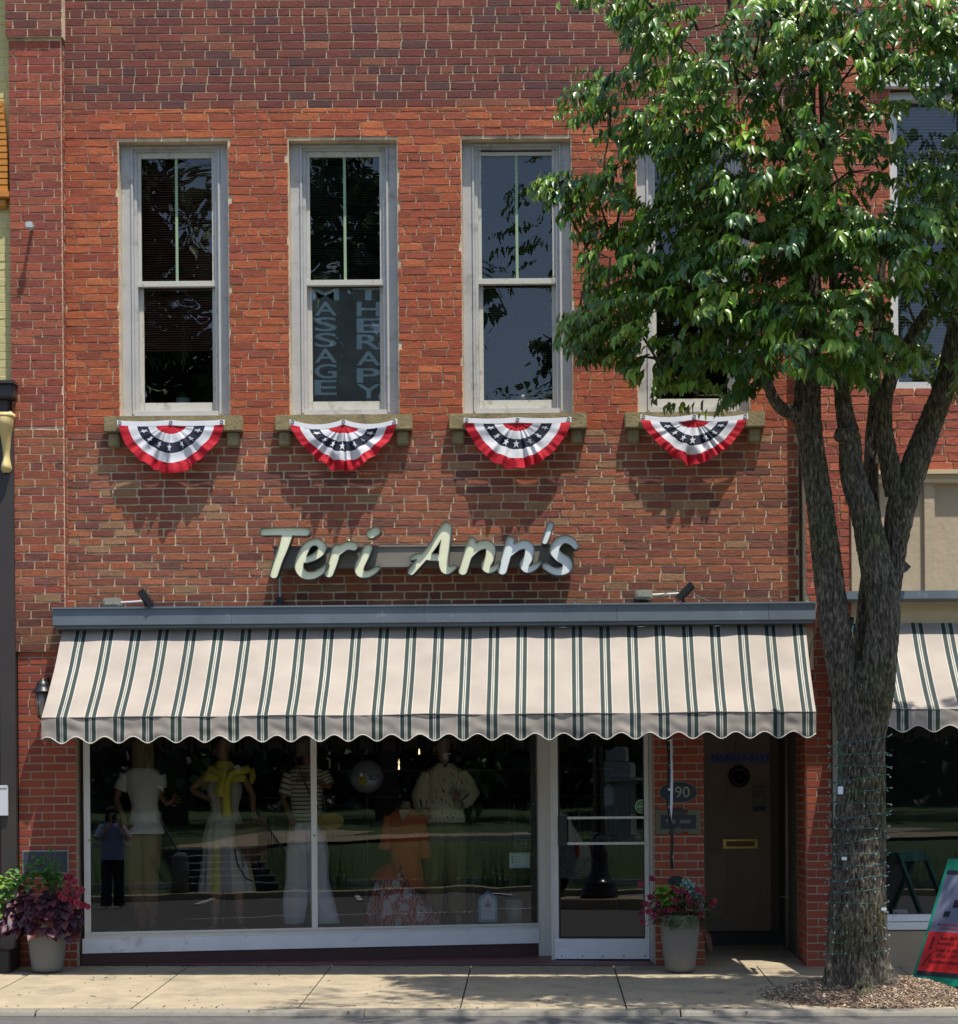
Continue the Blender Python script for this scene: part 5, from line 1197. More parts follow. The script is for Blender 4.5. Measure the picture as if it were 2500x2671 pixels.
pbox(g, .09, .108, .375, .445, .024, .026, col=dk); pbox(g, .085, .11, .345, .362, .024, .026, col=dk)
g.tube([AP(.12, .30, .026), AP(.09, .25, .026), AP(.07, .19, .026)], .005, 5, col=dk); g.tube([AP(.46, .27, .026), AP(.50, .25, .026), AP(.47, .21, .026)], .005, 5, col=dk)
for u_, v_ in ((.48, .42), (.50, .405), (.515, .425), (.495, .385)): pbox(g, u_, u_ + .022, v_, v_ + .014, .024, .026, col=(.02, .01, .01))
g.tube([AP(.47 + .025 * math.cos(t), .355 + .02 * math.sin(t), .026) for t in np.linspace(0, 6.28, 14)], .003, 5, col=dk)
bk = (.012, .01, .02); pbox(g, .20, .56, .70, .765, .024, .026, col=bk)
put_text(g, 'TRY ME', quadmap(AP(.23, .712, .03), AP(.50, .712, .03), AP(.23, .755, .03)), col=(.45, .02, .03), off=.02)
q = [(.26, .80), (.31, .835), (.36, .84), (.40, .80), (.40, .765), (.30, .765), (.30, .80)]; g.add([AP(u, v, .026) for u, v in q], [tuple(range(7))], 0, bk)
q = [(.28, .70), (.46, .70), (.40, .66), (.37, .58), (.33, .50), (.35, .60), (.33, .66)]; g.add([AP(u, v, .0265) for u, v in q], [tuple(range(7))], 0, bk)
pbox(g, .13, .19, .62, .665, .024, .026, col=bk); pbox(g, .10, .50, .545, .56, .024, .025, col=(.3, .06, .1)); pbox(g, .14, .46, .515, .528, .024, .025, col=(.3, .06, .1))
g.build('print', M['attr'], AF, col=True)
# ================================================================ HANGING SPINNER
g = MB(); n = 120; c0 = P(1748, 1925, -.55); c1 = P(1754, 2268, -.5); vs = []; cols = []
for k in range(n + 1):
    t = k / n; c = c0.lerp(c1, t); c.x += .005 * math.sin(t * 9); wd = .021 * (1 - max(0, (t - .9) / .1) * .9); a_ = .5 * math.sin(t * 11) + t * 1.5
    dx = Vector((math.cos(a_), math.sin(a_), 0)) * wd; nrm = Vector((-math.sin(a_), math.cos(a_), 0)) * .004
    vs += [c - dx, c + nrm, c + dx]
for k in range(n):
    blk = (.006, .006, .007); o = 3 * k; w1 = (.62, .62, .64) if math.sin(k * .31) + math.sin(k * .83) > 1.1 else blk
    g.add([vs[o], vs[o + 1], vs[o + 4], vs[o + 3]], [(0, 1, 2, 3)], 0, w1 if random.random() < .8 else blk); 
    g.add([vs[o + 1], vs[o + 2], vs[o + 5], vs[o + 4]], [(0, 1, 2, 3)], 0, (.62, .62, .64) if (k % 97) > 0 else blk)
for k in range(n): o = 3 * k; g.add([vs[o] + Vector((-.014, .004, 0)), vs[o] + Vector((.012, .003, 0)), vs[o + 3] + Vector((.012, .003, 0)), vs[o + 3] + Vector((-.014, .004, 0))], [(0, 1, 2, 3)], 0, (.006, .006, .007))
g.tube([c0, c0 + Vector((0, .05, .25))], .002, 5, 0, (.1, .1, .1))
tag(g.build('wind_spinner', M['attr'], col=True), 'long twisted black and white ribbon hanging in front of the plaques', 'wind spinner')
# ================================================================ PLANTERS
def pot(name_root, c, r0, r1, h, m):
    g = MB(); pr = [(0, .01), (r0 - .015, .0), (r0, .012)]
    for k in range(1, 13): t = k / 12; pr.append((r0 + (r1 - r0) * t ** .85 + .0012 * math.sin(k * 2.1), h * t))
    pr += [(r1 + .004, h + .006), (r1 - .008, h + .010), (r1 - .022, h - .002), (r1 - .028, h - .06), (0, h - .06)]
    g.lathe(c, pr, 40); g.build('pot', m, name_root, smooth=True)
def flower(mb, p, nrm, s_, col):
    p = Vector(p); nrm = Vector(nrm).normalized(); u = nrm.orthogonal().normalized(); v = nrm.cross(u); ph = random.random() * 6; n = 20
    vs = [p - nrm * s_ * .45]
    for ring, (rr_, hh) in enumerate(((.3, -.12), (1.0, .05))):
        for k in range(n): a_ = 2 * math.pi * k / n + ph; q = rr_ * s_ * (1 + (.14 * abs(math.cos(a_ * 2.5)) if ring else 0)); vs.append(p + u * math.cos(a_) * q + v * math.sin(a_) * q + nrm * s_ * (hh + (.12 * math.sin(5 * a_) if ring else 0)))
    fs = [(0, 1 + k, 1 + (k + 1) % n) for k in range(n)] + [(1 + k, 1 + n + k, 1 + n + (k + 1) % n, 1 + (k + 1) % n) for k in range(n)]
    o = len(mb.f); mb.add(vs, fs, 0, col)
    for k in range(n): mb.c[o + k] = (col[0] * .35, col[1] * .35, col[2] * .4)
def blade(mb, p, d, L, w_, col, droop):
    p = Vector(p); d = Vector(d).normalized(); s_ = d.cross(Vector((0, 0, 1))); s_ = s_.normalized() if s_.length > .05 else Vector((1, 0, 0)); pts = []
    for k in range(9):
        pts.append((Vector(p), w_ * (1 - k / 8.5))); d = (d + Vector((0, 0, -droop * k * .06))).normalized(); p = p + d * L / 8
    vs = [q for pp, ww in pts for q in (pp - s_ * ww / 2, pp + s_ * ww / 2)]; mb.add(vs, [(2 * k, 2 * k + 1, 2 * k + 3, 2 * k + 2) for k in range(8)], 0, col)
# right planter
c = P(1775, 2530, -.42); c.z = side_z(c.x, .42) + .004
Pr = empty('flower_planter', c, 'tall tapered beige planter with red petunias by the brick pier', 'planter', 'tapered planters by the brick piers')
pot(Pr, c, .122, .178, .475, M['pot'])
top = c + Vector((0, 0, .5)); dark = (.018, .05, .015)
g = MB(); L1 = []
for k in range(900):
    a_ = random.uniform(0, 6.28); r_ = .26 * math.sqrt(random.random()); q = top + Vector((r_ * math.cos(a_), r_ * .75 * math.sin(a_), random.uniform(-.10, .16) + .07 * (1 - r_ / .22))); L1.append((q, (math.cos(a_), math.sin(a_), random.uniform(-.5, .6)), (0, 0, 1), random.uniform(.03, .055), .026, random.choice([dark, (.03, .08, .02), (.05, .1, .03)])))
for k in range(150):   # lime leaves on the left
    q = top + Vector((random.uniform(-.19, -.05), random.uniform(-.12, .02), random.uniform(.06, .22) )); L1.append((q + Vector((0, -.06, 0)), rdir(-.4, .6), (0, -.6, 1), random.uniform(.04, .06), .045, (.12, .28, .02)))
for k in range(330):   # silver leaves on the right
    t = random.random(); q = top + Vector((.04 + .16 * t + random.gauss(0, .02), random.uniform(-.14, .05), .24 - .25 * t ** 2 + random.gauss(0, .025))); L1.append((q, rdir(-.7, .4), (0, -.5, 1), random.uniform(.025, .04), .024, random.choice([(.22, .36, .30), (.12, .24, .18), (.3, .42, .36)])))
for k in range(130):   # trailing feathery greens
    q = top + Vector((random.uniform(-.10, .12), -.15 - random.random() * .03, random.uniform(-.11, .0))); L1.append((q, (random.uniform(-.5, .5), -.3, -1), (0, -1, .3), .035, .012, (.09, .14, .05)))
leaves(g, L1)
for k in range(26): blade(g, top + Vector((.0, 0, -.02)), (random.uniform(-.35, .35), random.uniform(-.2, .2), 1), random.uniform(.3, .48), .008, (.05, .1, .03), random.uniform(0, .5))
for k in range(5): L_2 = top + Vector((.17 + .015 * k, -.05, .0 - .05 * k)); leaves(g, [(L_2, (random.uniform(.1, .6), -.2, -1), (0, -1, .2), .15, .05, (.09, .035, .022))])
g.build('foliage', M['plant'], Pr, col=True)
g = MB(); PET = [(.22, .002, .025), (.17, .002, .02), (.27, .004, .035)]
spots = [(1702, 2292), (1672, 2307), (1711, 2330), (1698, 2341), (1738, 2330), (1755, 2315), (1745, 2345), (1686, 2359), (1674, 2382), (1692, 2378), (1706, 2374), (1707, 2390), (1734, 2358), (1720, 2356), (1736, 2380), (1748, 2374), (1762, 2366), (1768, 2352), (1779, 2378), (1776, 2328), (1793, 2325), (1797, 2341), (1788, 2350), (1822, 2323), (1836, 2332), (1815, 2352), (1827, 2362), (1858, 2360), (1866, 2350), (1831, 2384), (1677, 2405), (1760, 2350), (1802, 2358), (1728, 2376), (1765, 2324)]
for sx, sy in spots:
    Yp = -.42 - .13 * math.sqrt(max(0, 1 - ((sx - 1765) / 115) ** 2)) - random.uniform(0, .05); q = P(sx, sy, Yp); g = MB(); flower(g, q, (random.uniform(-.5, .5) + (sx - 1765) / 300, -1, random.uniform(-.1, .6)), random.uniform(.022, .028), random.choice(PET)); g.build('flower', M['plant'], Pr, col=True)
# small dark address stake in the planter
g = MB(); q = P(1765, 2300, -.36); oval(g, q, .075, .05, -.362, -.355, col=(.01, .01, .012)); put_text(g, '90', quadmap((q.x - .03, -.365, q.z - .035), (q.x + .03, -.365, q.z - .035), (q.x - .03, -.365, q.z + .0)), col=(.02, .025, .05)); g.tube([(q.x, -.358, q.z - .05), (q.x, -.358, q.z - .25)], .005, 6, 0, (.01, .01, .01))
tag(g.build('planter_stake', M['attr'], col=True), 'dark rounded stake sign half hidden in the flowers of the right planter', 'stake')
# left planter
c = P(124, 2528, -.42); c.z = side_z(c.x, .42) + .004
Pl = empty('flower_planter', c, 'tapered planter with purple leaves and lime vines by the left brick pier', 'planter', 'tapered planters by the brick piers')
pot(Pl, c, .125, .178, .46, mat('pot_grey', (.15, .15, .14), .8, (60, .3, .002), .12, 6))
top = c + Vector((0, 0, .56)); g = MB(); L1 = []
PUR = [(.06, .014, .032), (.045, .010, .026), (.08, .02, .035), (.11, .028, .03), (.035, .010, .022)]
for k in range(260):
    t = random.random(); a_ = random.uniform(-.3, math.pi + .5); r_ = .30 * math.sqrt(random.random())
    q = top + Vector((-.04 - r_ * math.cos(a_) * 1.05, -.16 * abs(math.sin(a_)) * (r_ / .3) - random.uniform(.0, .08), .13 - 1.1 * (r_ ** 2) * 2.6 + random.gauss(0, .05) - .05))
    L1.append((q, (-math.cos(a_) * .6 + random.uniform(-.4, .4), -.8, random.uniform(-1, .1)), (0, -.8, 1), random.uniform(.075, .11), random.uniform(.065, .09), random.choice(PUR)))
for k in range(60): q = top + Vector((random.uniform(-.12, .12), -.17, random.uniform(-.2, -.05))); L1.append((q, (random.uniform(-.3, .3), -.2, -1), (0, -1, .3), .07, .045, (.12, .03, .025)))
for k in range(190):
    t = random.random(); q = top + Vector((.12 - .52 * t + random.gauss(0, .03), random.uniform(-.12, .05), .30 + .06 * math.sin(t * 5) - .25 * max(0, t - .75) * 4 * random.random() + random.gauss(0, .05) - .15 * random.random()))
    L1.append((q, (random.uniform(-.8, .8), -.5, random.uniform(-.5, .5)), (0, -.5, 1), random.uniform(.05, .075), .045, (.05, .15, .02) if t < .8 else (.16, .28, .02)))
for k in range(120): q = top + Vector((-.38 + random.gauss(0, .05), random.uniform(-.1, .1), random.uniform(-.08, .26))); L1.append((q, rdir(-.8, .3), (0, -.5, 1), random.uniform(.04, .06), .04, (.11, .21, .03)))
for k in range(60): q = top + Vector((random.uniform(.12, .24), random.uniform(-.12, 0), random.uniform(-.02, .2))); L1.append((q, rdir(-.8, .5), (0, -.5, 1), .035, .02, (.05, .1, .03)))
leaves(g, L1)
for k in range(40): blade(g, top + Vector((.06, -.02, .02)), (random.uniform(-.3, .3), random.uniform(-.25, .1), 1), random.uniform(.32, .5), .011, (.07, .15, .04), random.uniform(0, .35))
for a_, b_ in ((-1, .6), (-.7, .5), (1, .7), (.8, 1), (.5, 1), (1.3, .4)): blade(g, top + Vector((.06, -.06, .12)), (a_, -.3, b_ + .3), .42, .014, (.12, .18, .1), 1.8)
g.build('foliage', M['plant'], Pl, col=True)
g = MB()
for sx, sy in [(177, 2285), (185, 2290), (170, 2290), (193, 2300), (134, 2335), (152, 2333), (160, 2340), (172, 2325), (183, 2335), (195, 2340), (205, 2335), (213, 2322), (190, 2352), (200, 2355), (212, 2360), (222, 2362), (230, 2366), (184, 2368), (186, 2378), (178, 2310), (200, 2318), (168, 2345), (182, 2347)]:
    q = P(sx, sy, -.50 - random.uniform(0, .06)); g = MB(); flower(g, q, (random.uniform(-.4, .6), -1, random.uniform(-.1, .6)), random.uniform(.022, .030), random.choice(PET)); g.build('flower', M['plant'], Pl, col=True)
print('part 4 ok')
# ================================================================ FIGURES
def skin(chains, name='body'):
    """chains: lists of (x,y,z,rx,ry); chains that share a first point with an earlier chain join it"""
    me = bpy.data.meshes.new(name); vs = []; es = []; rad = []; key = {}; roots = []
    for ch in chains:
        prev = None
        for j, (x, y, z, a, b) in enumerate(ch):
            k = (round(x, 4), round(y, 4), round(z, 4))
            if k in key: i = key[k]
            else:
                i = len(vs); vs.append((x, y, z)); rad.append((a, b)); key[k] = i
                if j == 0: roots.append(i)
            if prev is not None and prev != i: es.append((prev, i))
            prev = i
    me.from_pydata(vs, es, []); o = bpy.data.objects.new('tmp', me); COL.objects.link(o)
    md = o.modifiers.new('s', 'SKIN'); md.use_smooth_shade = True; sl = me.skin_vertices[0].data if me.skin_vertices else None
    if sl is None: raise RuntimeError('no skin layer')
    for i, (a, b) in enumerate(rad): sl[i].radius = (a, b); sl[i].use_root = i in roots
    m2 = o.modifiers.new('u', 'SUBSURF'); m2.levels = 1; m2.render_levels = 1
    dg = bpy.context.evaluated_depsgraph_get(); dg.update(); ev = o.evaluated_get(dg); out = bpy.data.meshes.new_from_object(ev)
    vsn = [tuple(v.co) for v in out.vertices]; fs = [list(p.vertices) for p in out.polygons]
    bpy.data.objects.remove(o); bpy.data.meshes.remove(me); bpy.data.meshes.remove(out)
    return vsn, fs
def arm(sh, el, wr, hd, r=1.0, spread=1.0, side=1):
    """shoulder, elbow, wrist points and hand direction -> chains (arm, then fingers)"""
    sh, el, wr = map(Vector, (sh, el, wr)); hd = Vector(hd).normalized()
    pc = wr + hd * .045; kn = wr + hd * .085
    c1 = [(*sh, .043 * r, .043 * r), (*(sh.lerp(el, .5)), .038 * r, .038 * r), (*el, .032 * r, .032 * r), (*(el.lerp(wr, .4)), .032 * r, .03 * r), (*wr, .021 * r, .024 * r), (*pc, .024, .034), (*kn, .018, .034)]
    ch = []
    s_ = hd.cross(Vector((0, 1, 0))); s_ = s_.normalized() if s_.length > .1 else Vector((1, 0, 0)); bend = Vector((0, -.25, -.25))
    for k, (off, L) in enumerate(((-.027, .062), (-.009, .075), (.009, .072), (.027, .058))):
        b = kn + s_ * off - hd * .012; d1 = (hd + s_ * off * 7 * spread).normalized(); m_ = b + d1 * L * .5; d2 = (d1 + bend * .6).normalized(); t = m_ + d2 * L * .5
        ch.append([(*b, .0085, .0085), (*m_, .008, .008), (*t, .0065, .0065)])
    b = wr + hd * .03 - s_ * .022 * side; m_ = b + (hd - s_ * side * 1.1).normalized() * .03; t = m_ + (hd - s_ * side * .4).normalized() * .028
    ch.append([(*b, .0115, .0115), (*m_, .010, .010), (*t, .0075, .0075)])
    return c1, ch
def figure(A, base, m, pose, head=True, legs=True, face=0.0, bust_only=False, sc=1.0, arms=(True, True)):
    bx, by, bz = base; V3 = lambda x, y, z: (bx + x * sc, by + y * sc, bz + z * sc)
    def C(lst): return [(*V3(x, y, z), a * sc, b * sc) for x, y, z, a, b in lst]
    ch = [C([(0, 0, .95, .15, .10), (0, 0, 1.08, .115, .085), (0, 0, 1.22, .125, .09), (0, .01, 1.36, .14, .095), (0, .015, 1.45, .085, .07), (0, .01, 1.50, .048, .05), (0, 0, 1.56, .046, .05)])]
    if head:
        fx = .05 * math.sin(face); fy = -.05 * math.cos(face)
        ch[0] += C([(fx * .4, fy * .4, 1.605, .058, .062), (fx * .3, fy * .2, 1.67, .07, .082), (0, .01, 1.735, .066, .078), (0, .01, 1.775, .035, .045)])
    if legs:
        for s_, (kn, an, toe) in zip((-1, 1), pose['legs']):
            ch.append(C([(0, 0, .95, .15, .10), (.09 * s_, 0, .87, .092, .092), (kn[0], kn[1], .70, .072, .074), (kn[0], kn[1], .50, .052, .055), ((kn[0] + an[0]) / 2, (kn[1] + an[1]) / 2, .33, .05, .054), (an[0], an[1], .09, .031, .036), (an[0] + .0, an[1] - .02, .035, .034, .03), (toe[0], toe[1], .022, .032, .018)]))
    extra = []
    for s_, pr, on in zip((-1, 1), pose['arms'], arms):
        if not on: continue
        sh = V3(.165 * s_, .01, 1.43); c1, c2 = arm(sh, V3(*pr[0]), V3(*pr[1]), pr[2], sc, pr[3] if len(pr) > 3 else 1.0, s_)
        ch.append([C([(0, .01, 1.36, .14, .095)])[0]] + c1); extra += c2
    vs, fs = skin(ch)
    g = MB(); g.add(vs, fs)
    if extra: vs, fs = skin(extra); g.add(vs, fs)
    if head:
        hx, hy, hz = V3(0, 0, 1.66); f = Vector((math.sin(face), -math.cos(face), 0)); r_ = Vector((math.cos(face), math.sin(face), 0)); c = Vector((hx, hy, hz)) + f * .02
        def blob(p, rx, ry, rz):
            g.loft([(p.x, p.y, p.z + rz * math.sin(t), max(.001, rx * math.cos(t)), max(.001, ry * math.cos(t))) for t in np.linspace(-1.5, 1.5, 7)], 10)
        blob(c + f * .085 + Vector((0, 0, -.01)), .010, .016, .022); blob(c + f * .078 + Vector((0, 0, -.045)), .022, .010, .007)
        for q in (-1, 1): blob(c + f * .07 + r_ * q * .03 + Vector((0, 0, .018)), .012, .010, .007); blob(c - f * .02 + r_ * q * .073, .008, .018, .028)
    return g.build('body', m, A, smooth=True)
FZ = .262
def fig_root(sx, Y, label): c = P(sx, 2300, Y); c.z = FZ; return empty('mannequin', c, label, 'mannequin'), (c.x, Y, FZ)
def px2(sx, sy, base, Y): q = P(sx, sy, Y); return (q.x - base[0], q.y - base[1], q.z - base[2])
def sleeve(mb, a, b, r0, r1, col, n=16, t1=1.0):
    a = Vector(a); b = Vector(b); b = a.lerp(b, t1); mb.tube([a.lerp(b, k / 6) for k in range(7)], [r0 + (r1 - r0) * k / 6 + .003 * math.sin(k * 2.2) for k in range(7)], n, 0, col, caps=False, disp=lambda q, r, an: .004 * noise.noise(q * 25))
CB = (.58, .57, .55)
# ---- 1: white tee, tan trousers
Y = .92; A, b = fig_root(375, Y, 'mannequin with long blond hair in white tee and tan trousers, leftmost in the shop window')
pose = dict(legs=[((-.08, -.03), (-.02, .0), (-.03, -.15)), ((.06, -.0), (.07, .03), (.12, -.12))],
            arms=[(px2(302, 2085, b, Y - .02), px2(325, 2138, b, Y - .14), (.05, 0, -1)), (px2(420, 2075, b, Y + .02), px2(436, 2098, b, Y - .12), (.8, -.2, .45), 1.8)])
figure(A, b, M['skin_dark'], pose, face=.9)
g = MB(); wt = (.82, .81, .80)
g.loft([(b[0] + x, Y + .0, b[2] + z, rx, ry) for x, z, rx, ry in ((.0, 1.51, .07, .065), (.0, 1.49, .13, .085), (0, 1.45, .165, .1), (0, 1.38, .165, .115), (.01, 1.28, .148, .122), (.015, 1.18, .122, .105), (.02, 1.10, .13, .105), (.015, 1.02, .145, .115), (.01, .94, .18, .15), (.01, .90, .186, .158))], 36, col=wt, fold=.03, nf=5)
for s_, i in ((-1, 0), (1, 1)):
    sh = Vector((b[0] + .15 * s_, Y, b[2] + 1.44)); el = Vector((b[0] + pose['arms'][i][0][0], b[1] + pose['arms'][i][0][1], b[2] + pose['arms'][i][0][2])); sleeve(g, sh, el, .062, .062, wt, t1=.62)
g.build('shirt', M['cloth'], A, smooth=True, col=True)
g = MB(); tc = (.24, .14, .085)
for s_, i in ((-1, 0), (1, 1)):
    kx, ky = pose['legs'][i][0]; ax, ay = pose['legs'][i][1]
    g.loft([(b[0] + .055 * s_, Y, b[2] + .98, .10, .118), (b[0] + .07 * s_, Y, b[2] + .88, .105, .125), (b[0] + .07 * s_ * .7 + kx * .3, Y, b[2] + .74, .095, .11), (b[0] + kx, Y + ky, b[2] + .5, .078, .085), (b[0] + (kx + ax) / 2, Y + ay / 2, b[2] + .3, .065, .075), (b[0] + ax, Y + ay, b[2] + .12, .056, .06)], 28, col=tc, fold=.035, nf=4, seed=i)
g.build('trousers', M['cloth'], A, smooth=True, col=True)
g = MB(); hx, hy, hz = b[0], Y, b[2] + 1.66
for k in range(150):
    a_ = random.uniform(.2, math.pi * 2 - 1.2) + 2.2; r_ = .085; x = hx + r_ * math.cos(a_); y = hy + .02 + .09 * math.sin(a_); g.tube([(hx + .02 * math.cos(a_), hy + .02, hz + .12), (x, y, hz + .06), (x * 1.0 + random.gauss(0, .006), y, hz - .06), (x + random.gauss(.0, .012), y - .01, hz - random.uniform(.2, .26))], [.008, .009, .007, .002], 5, 0, (.30, .22, .12))
g.build('hair', M['cloth'], A, col=True)
# ---- 2: dress and yellow sweater
Y = .98; A, b = fig_root(588, Y, 'mannequin in pleated pale dress with a yellow sweater knotted over the shoulders')
pose = dict(legs=[((-.08, -.03), (-.10, .0), (-.13, -.14)), ((.12, -.02), (.13, .0), (.22, -.12))],
            arms=[(px2(498, 2060, b, Y + .03), px2(548, 2087, b, Y - .05), (1, -.1, -.1)), (px2(660, 2075, b, Y + .02), px2(662, 2130, b, Y - .10), (.75, -.2, -.5))])
figure(A, b, M['skin_dark'], pose, face=-.9)
g = MB(); dc = (.55, .52, .46)
g.loft([(b[0] + x, Y, b[2] + z, rx, ry) for x, z, rx, ry in ((0, 1.40, .12, .09), (.0, 1.33, .155, .115), (0, 1.25, .15, .125), (0, 1.15, .125, .1), (.0, 1.08, .13, .105), (.0, .98, .17, .13), (.0, .85, .20, .16), (.01, .72, .21, .18), (.01, .60, .225, .2), (.015, .50, .24, .21), (.015, .40, .26, .22), (.015, .36, .265, .225))], 90, col=dc, fold=.045, nf=17)
pleat = [(.55, .52, .46), (.5, .47, .44), (.6, .55, .2), (.36, .34, .36)]
for i, f_ in enumerate(g.f):
    k = i % 90
    if g.v[g.f[i][0]][2] < b[2] + .80: g.c[i] = pleat[(k // 6) % 4]
g.build('dress', M['cloth'], A, smooth=True, col=True)
g = MB(); yc = (.8, .68, .1)
g.loft([(b[0], Y + .0, b[2] + z, rx, ry) for z, rx, ry in ((1.56, .062, .07), (1.53, .09, .085), (1.49, .15, .10), (1.45, .19, .115), (1.40, .205, .125), (1.37, .20, .125))], 40, col=yc, fold=.05, nf=9)
def tubeP(pts, rs, c): g.tube([Vector(p) for p in pts], rs, 14, 0, c, disp=lambda q, r, a: .006 * math.sin(a * 6) + .003 * noise.noise(q * 30))
q1 = P(585, 2022, Y - .12); q2 = P(578, 2055, Y - .14); q3 = P(574, 2078, Y - .14)
tubeP([P(545, 2005, Y - .09), q1, q2, q3], [.035, .04, .05, .048], yc)
tubeP([P(650, 2005, Y - .07), P(605, 2018, Y - .12), P(592, 2045, Y - .13), P(590, 2085, Y - .14), P(594, 2128, Y - .14)], [.04, .038, .04, .045, .045], (.84, .72, .1))
tubeP([P(655, 2005, Y), P(660, 2025, Y + .03), P(655, 2045, Y + .03)], [.03, .03, .02], (.5, .42, .07)); tubeP([P(540, 2010, Y + .05), P(540, 2060, Y + .06)], [.045, .045], (.3, .26, .06))
g.build('sweater', M['cloth'], A, smooth=True, col=True)
g = MB(); g.tube([P(571, 1995, Y - .1), P(584, 2011, Y - .13), P(598, 1995, Y - .1)], .002, 5, 0, (.5, .4, .2)); c = P(584, 2011, Y - .14); g.lathe(c, [(0, -.004), (.012, 0), (.012, .004)], 14, 0, (.7, .7, .65), ax='Y'); g.build('necklace', M['attr'], A, col=True)
H = empty('handbag', P(655, 2190, Y - .14), 'brown fringed handbag beside the pleated dress mannequin', 'handbag')
g = MB(); bc = (.12, .05, .025)
q = [P(615, 2150, Y - .2), P(690, 2150, Y - .2), P(697, 2222, Y - .2), P(613, 2215, Y - .2)]; vs = q + [p + Vector((0, .07, 0)) for p in q]; g.add(vs, [(3, 2, 1, 0), (4, 5, 6, 7), (0, 1, 5, 4), (1, 2, 6, 5), (2, 3, 7, 6), (3, 0, 4, 7)], 0, bc)
for k in range(26):
    sx = 632 + k * 2.4; g.tube([P(sx, 2138 + random.random() * 8, Y - .215), P(sx + 1, 2190 + random.random() * 20, Y - .22), P(sx + 3, 2230 + random.random() * 30, Y - .215)], .0035, 5, 0, (.16, .075, .04))
g.build('bag', M['cloth'], H, col=True)
g = MB(); g.tube([P(612, 2215, Y - .18), P(620, 2255, Y - .2), P(640, 2290, Y - .2), P(665, 2303, Y - .2), P(690, 2290, Y - .2)], .006, 6); g.build('strap', M['cloth'], H, col=False)
# ---- 3: striped knit, white wide trousers, yellow bag
Y = 1.08; A, b = fig_root(802, Y, 'mannequin in striped knit top and wide white trousers behind the window mullion')
pose = dict(legs=[((-.08, -.05), (-.09, -.05), (-.10, -.2)), ((.08, .0), (.12, .0), (.14, -.14))],
            arms=[(px2(738, 2085, b, Y), px2(758, 2130, b, Y - .1), (.2, -.1, -1)), (px2(862, 2055, b, Y - .02), px2(812, 2032, b, Y - .16), (-1, -.1, .1))])
figure(A, b, M['skin_dark'], pose, face=.4)
g = MB(); sc1 = (.72, .67, .54); sc2 = (.14, .12, .08); rr = []
for k in range(48):
    z = 1.52 - k * .0125; t = k / 47
    rx = float(np.interp(z, [.93, 1.0, 1.1, 1.2, 1.35, 1.44, 1.49, 1.52], [.165, .15, .145, .145, .16, .168, .14, .08])); rr.append((b[0], Y, b[2] + z, rx, rx * .74))
n_ = 36; o = len(g.f); g.loft(rr, n_, col=sc1, fold=.025, nf=5)
for i in range(o, len(g.f)):
    if ((i - o) // n_) % 3 == 2 and (i - o) // n_ < 42: g.c[i] = sc2
for s_, i in ((-1, 0), (1, 1)):
    sh = Vector((b[0] + .15 * s_, Y, b[2] + 1.44)); el = Vector(b) + Vector(pose['arms'][i][0])
    for k in range(12):
        a_ = sh.lerp(el, k * .07); b_ = sh.lerp(el, k * .07 + .072); g.tube([a_, b_], [.064, .064], 16, 0, sc2 if k % 3 == 2 else sc1, caps=False)
g.build('top', M['cloth'], A, smooth=True, col=True)
g = MB(); wc = (.78, .78, .86)
for s_, i in ((-1, 0), (1, 1)):
    g.loft([(b[0] + .05 * s_, Y, b[2] + .99, .10, .12), (b[0] + .065 * s_, Y - .0, b[2] + .88, .11, .13), (b[0] + .085 * s_, Y, b[2] + .7, .11, .12), (b[0] + .10 * s_, Y, b[2] + .45, .105, .12), (b[0] + .12 * s_ + .02 * (s_ > 0), Y, b[2] + .25, .115, .13), (b[0] + .13 * s_ + .04 * (s_ > 0), Y, b[2] + .06, .135 if s_ > 0 else .09, .14)], 36, col=wc, fold=.05, nf=5, seed=i * 3)
g.build('trousers', M['cloth'], A, smooth=True, col=True)
g = MB()
for k in range(90):
    a_ = random.uniform(0, 6.28); hx, hy, hz = b[0], Y, b[2] + 1.68; g.tube([(hx, hy, hz + .1), (hx + .085 * math.cos(a_), hy + .09 * math.sin(a_) + .02, hz + .04), (hx + .1 * math.cos(a_), hy + .1 * math.sin(a_) + .03, hz - .08)], [.012, .012, .004], 5, 0, (.22, .17, .09))
g.build('hair', M['cloth'], A, col=True)
H = empty('shoulder_bag', P(860, 2140, Y - .2), 'mustard yellow crossbody bag hanging on the striped top mannequin', 'bag')
g = MB(); yc = (.42, .26, .03); vs = []
for yy in (-.22, -.14):
    for k in range(24):
        t = 2 * math.pi * k / 24; q = P(862 + 36 * math.cos(t), 2138 + 26 * (math.sin(t) if math.sin(t) > 0 else .6 * math.sin(t)), Y + yy); vs.append(q)
g.add(vs, [list(range(24)), *[(k, 24 + k, 24 + (k + 1) % 24, (k + 1) % 24) for k in range(24)], list(range(24, 48))[::-1]], 0, yc); g.build('bag', M['cloth'], H, col=True)
g = MB(); g.tube([P(768, 1977, Y - .1), P(785, 2020, Y - .14), P(808, 2070, Y - .17), P(830, 2110, Y - .2)], .008, 6, 0, (.2, .09, .04)); g.tube([P(828, 2112, Y - .21), P(850, 2145, Y - .235), P(872, 2150, Y - .235), P(893, 2150, Y - .235), P(895, 2138, Y - .225), P(885, 2122, Y - .22)], .003, 5, 0, (.6, .55, .4)); g.build('strap', M['cloth'], H, col=True)
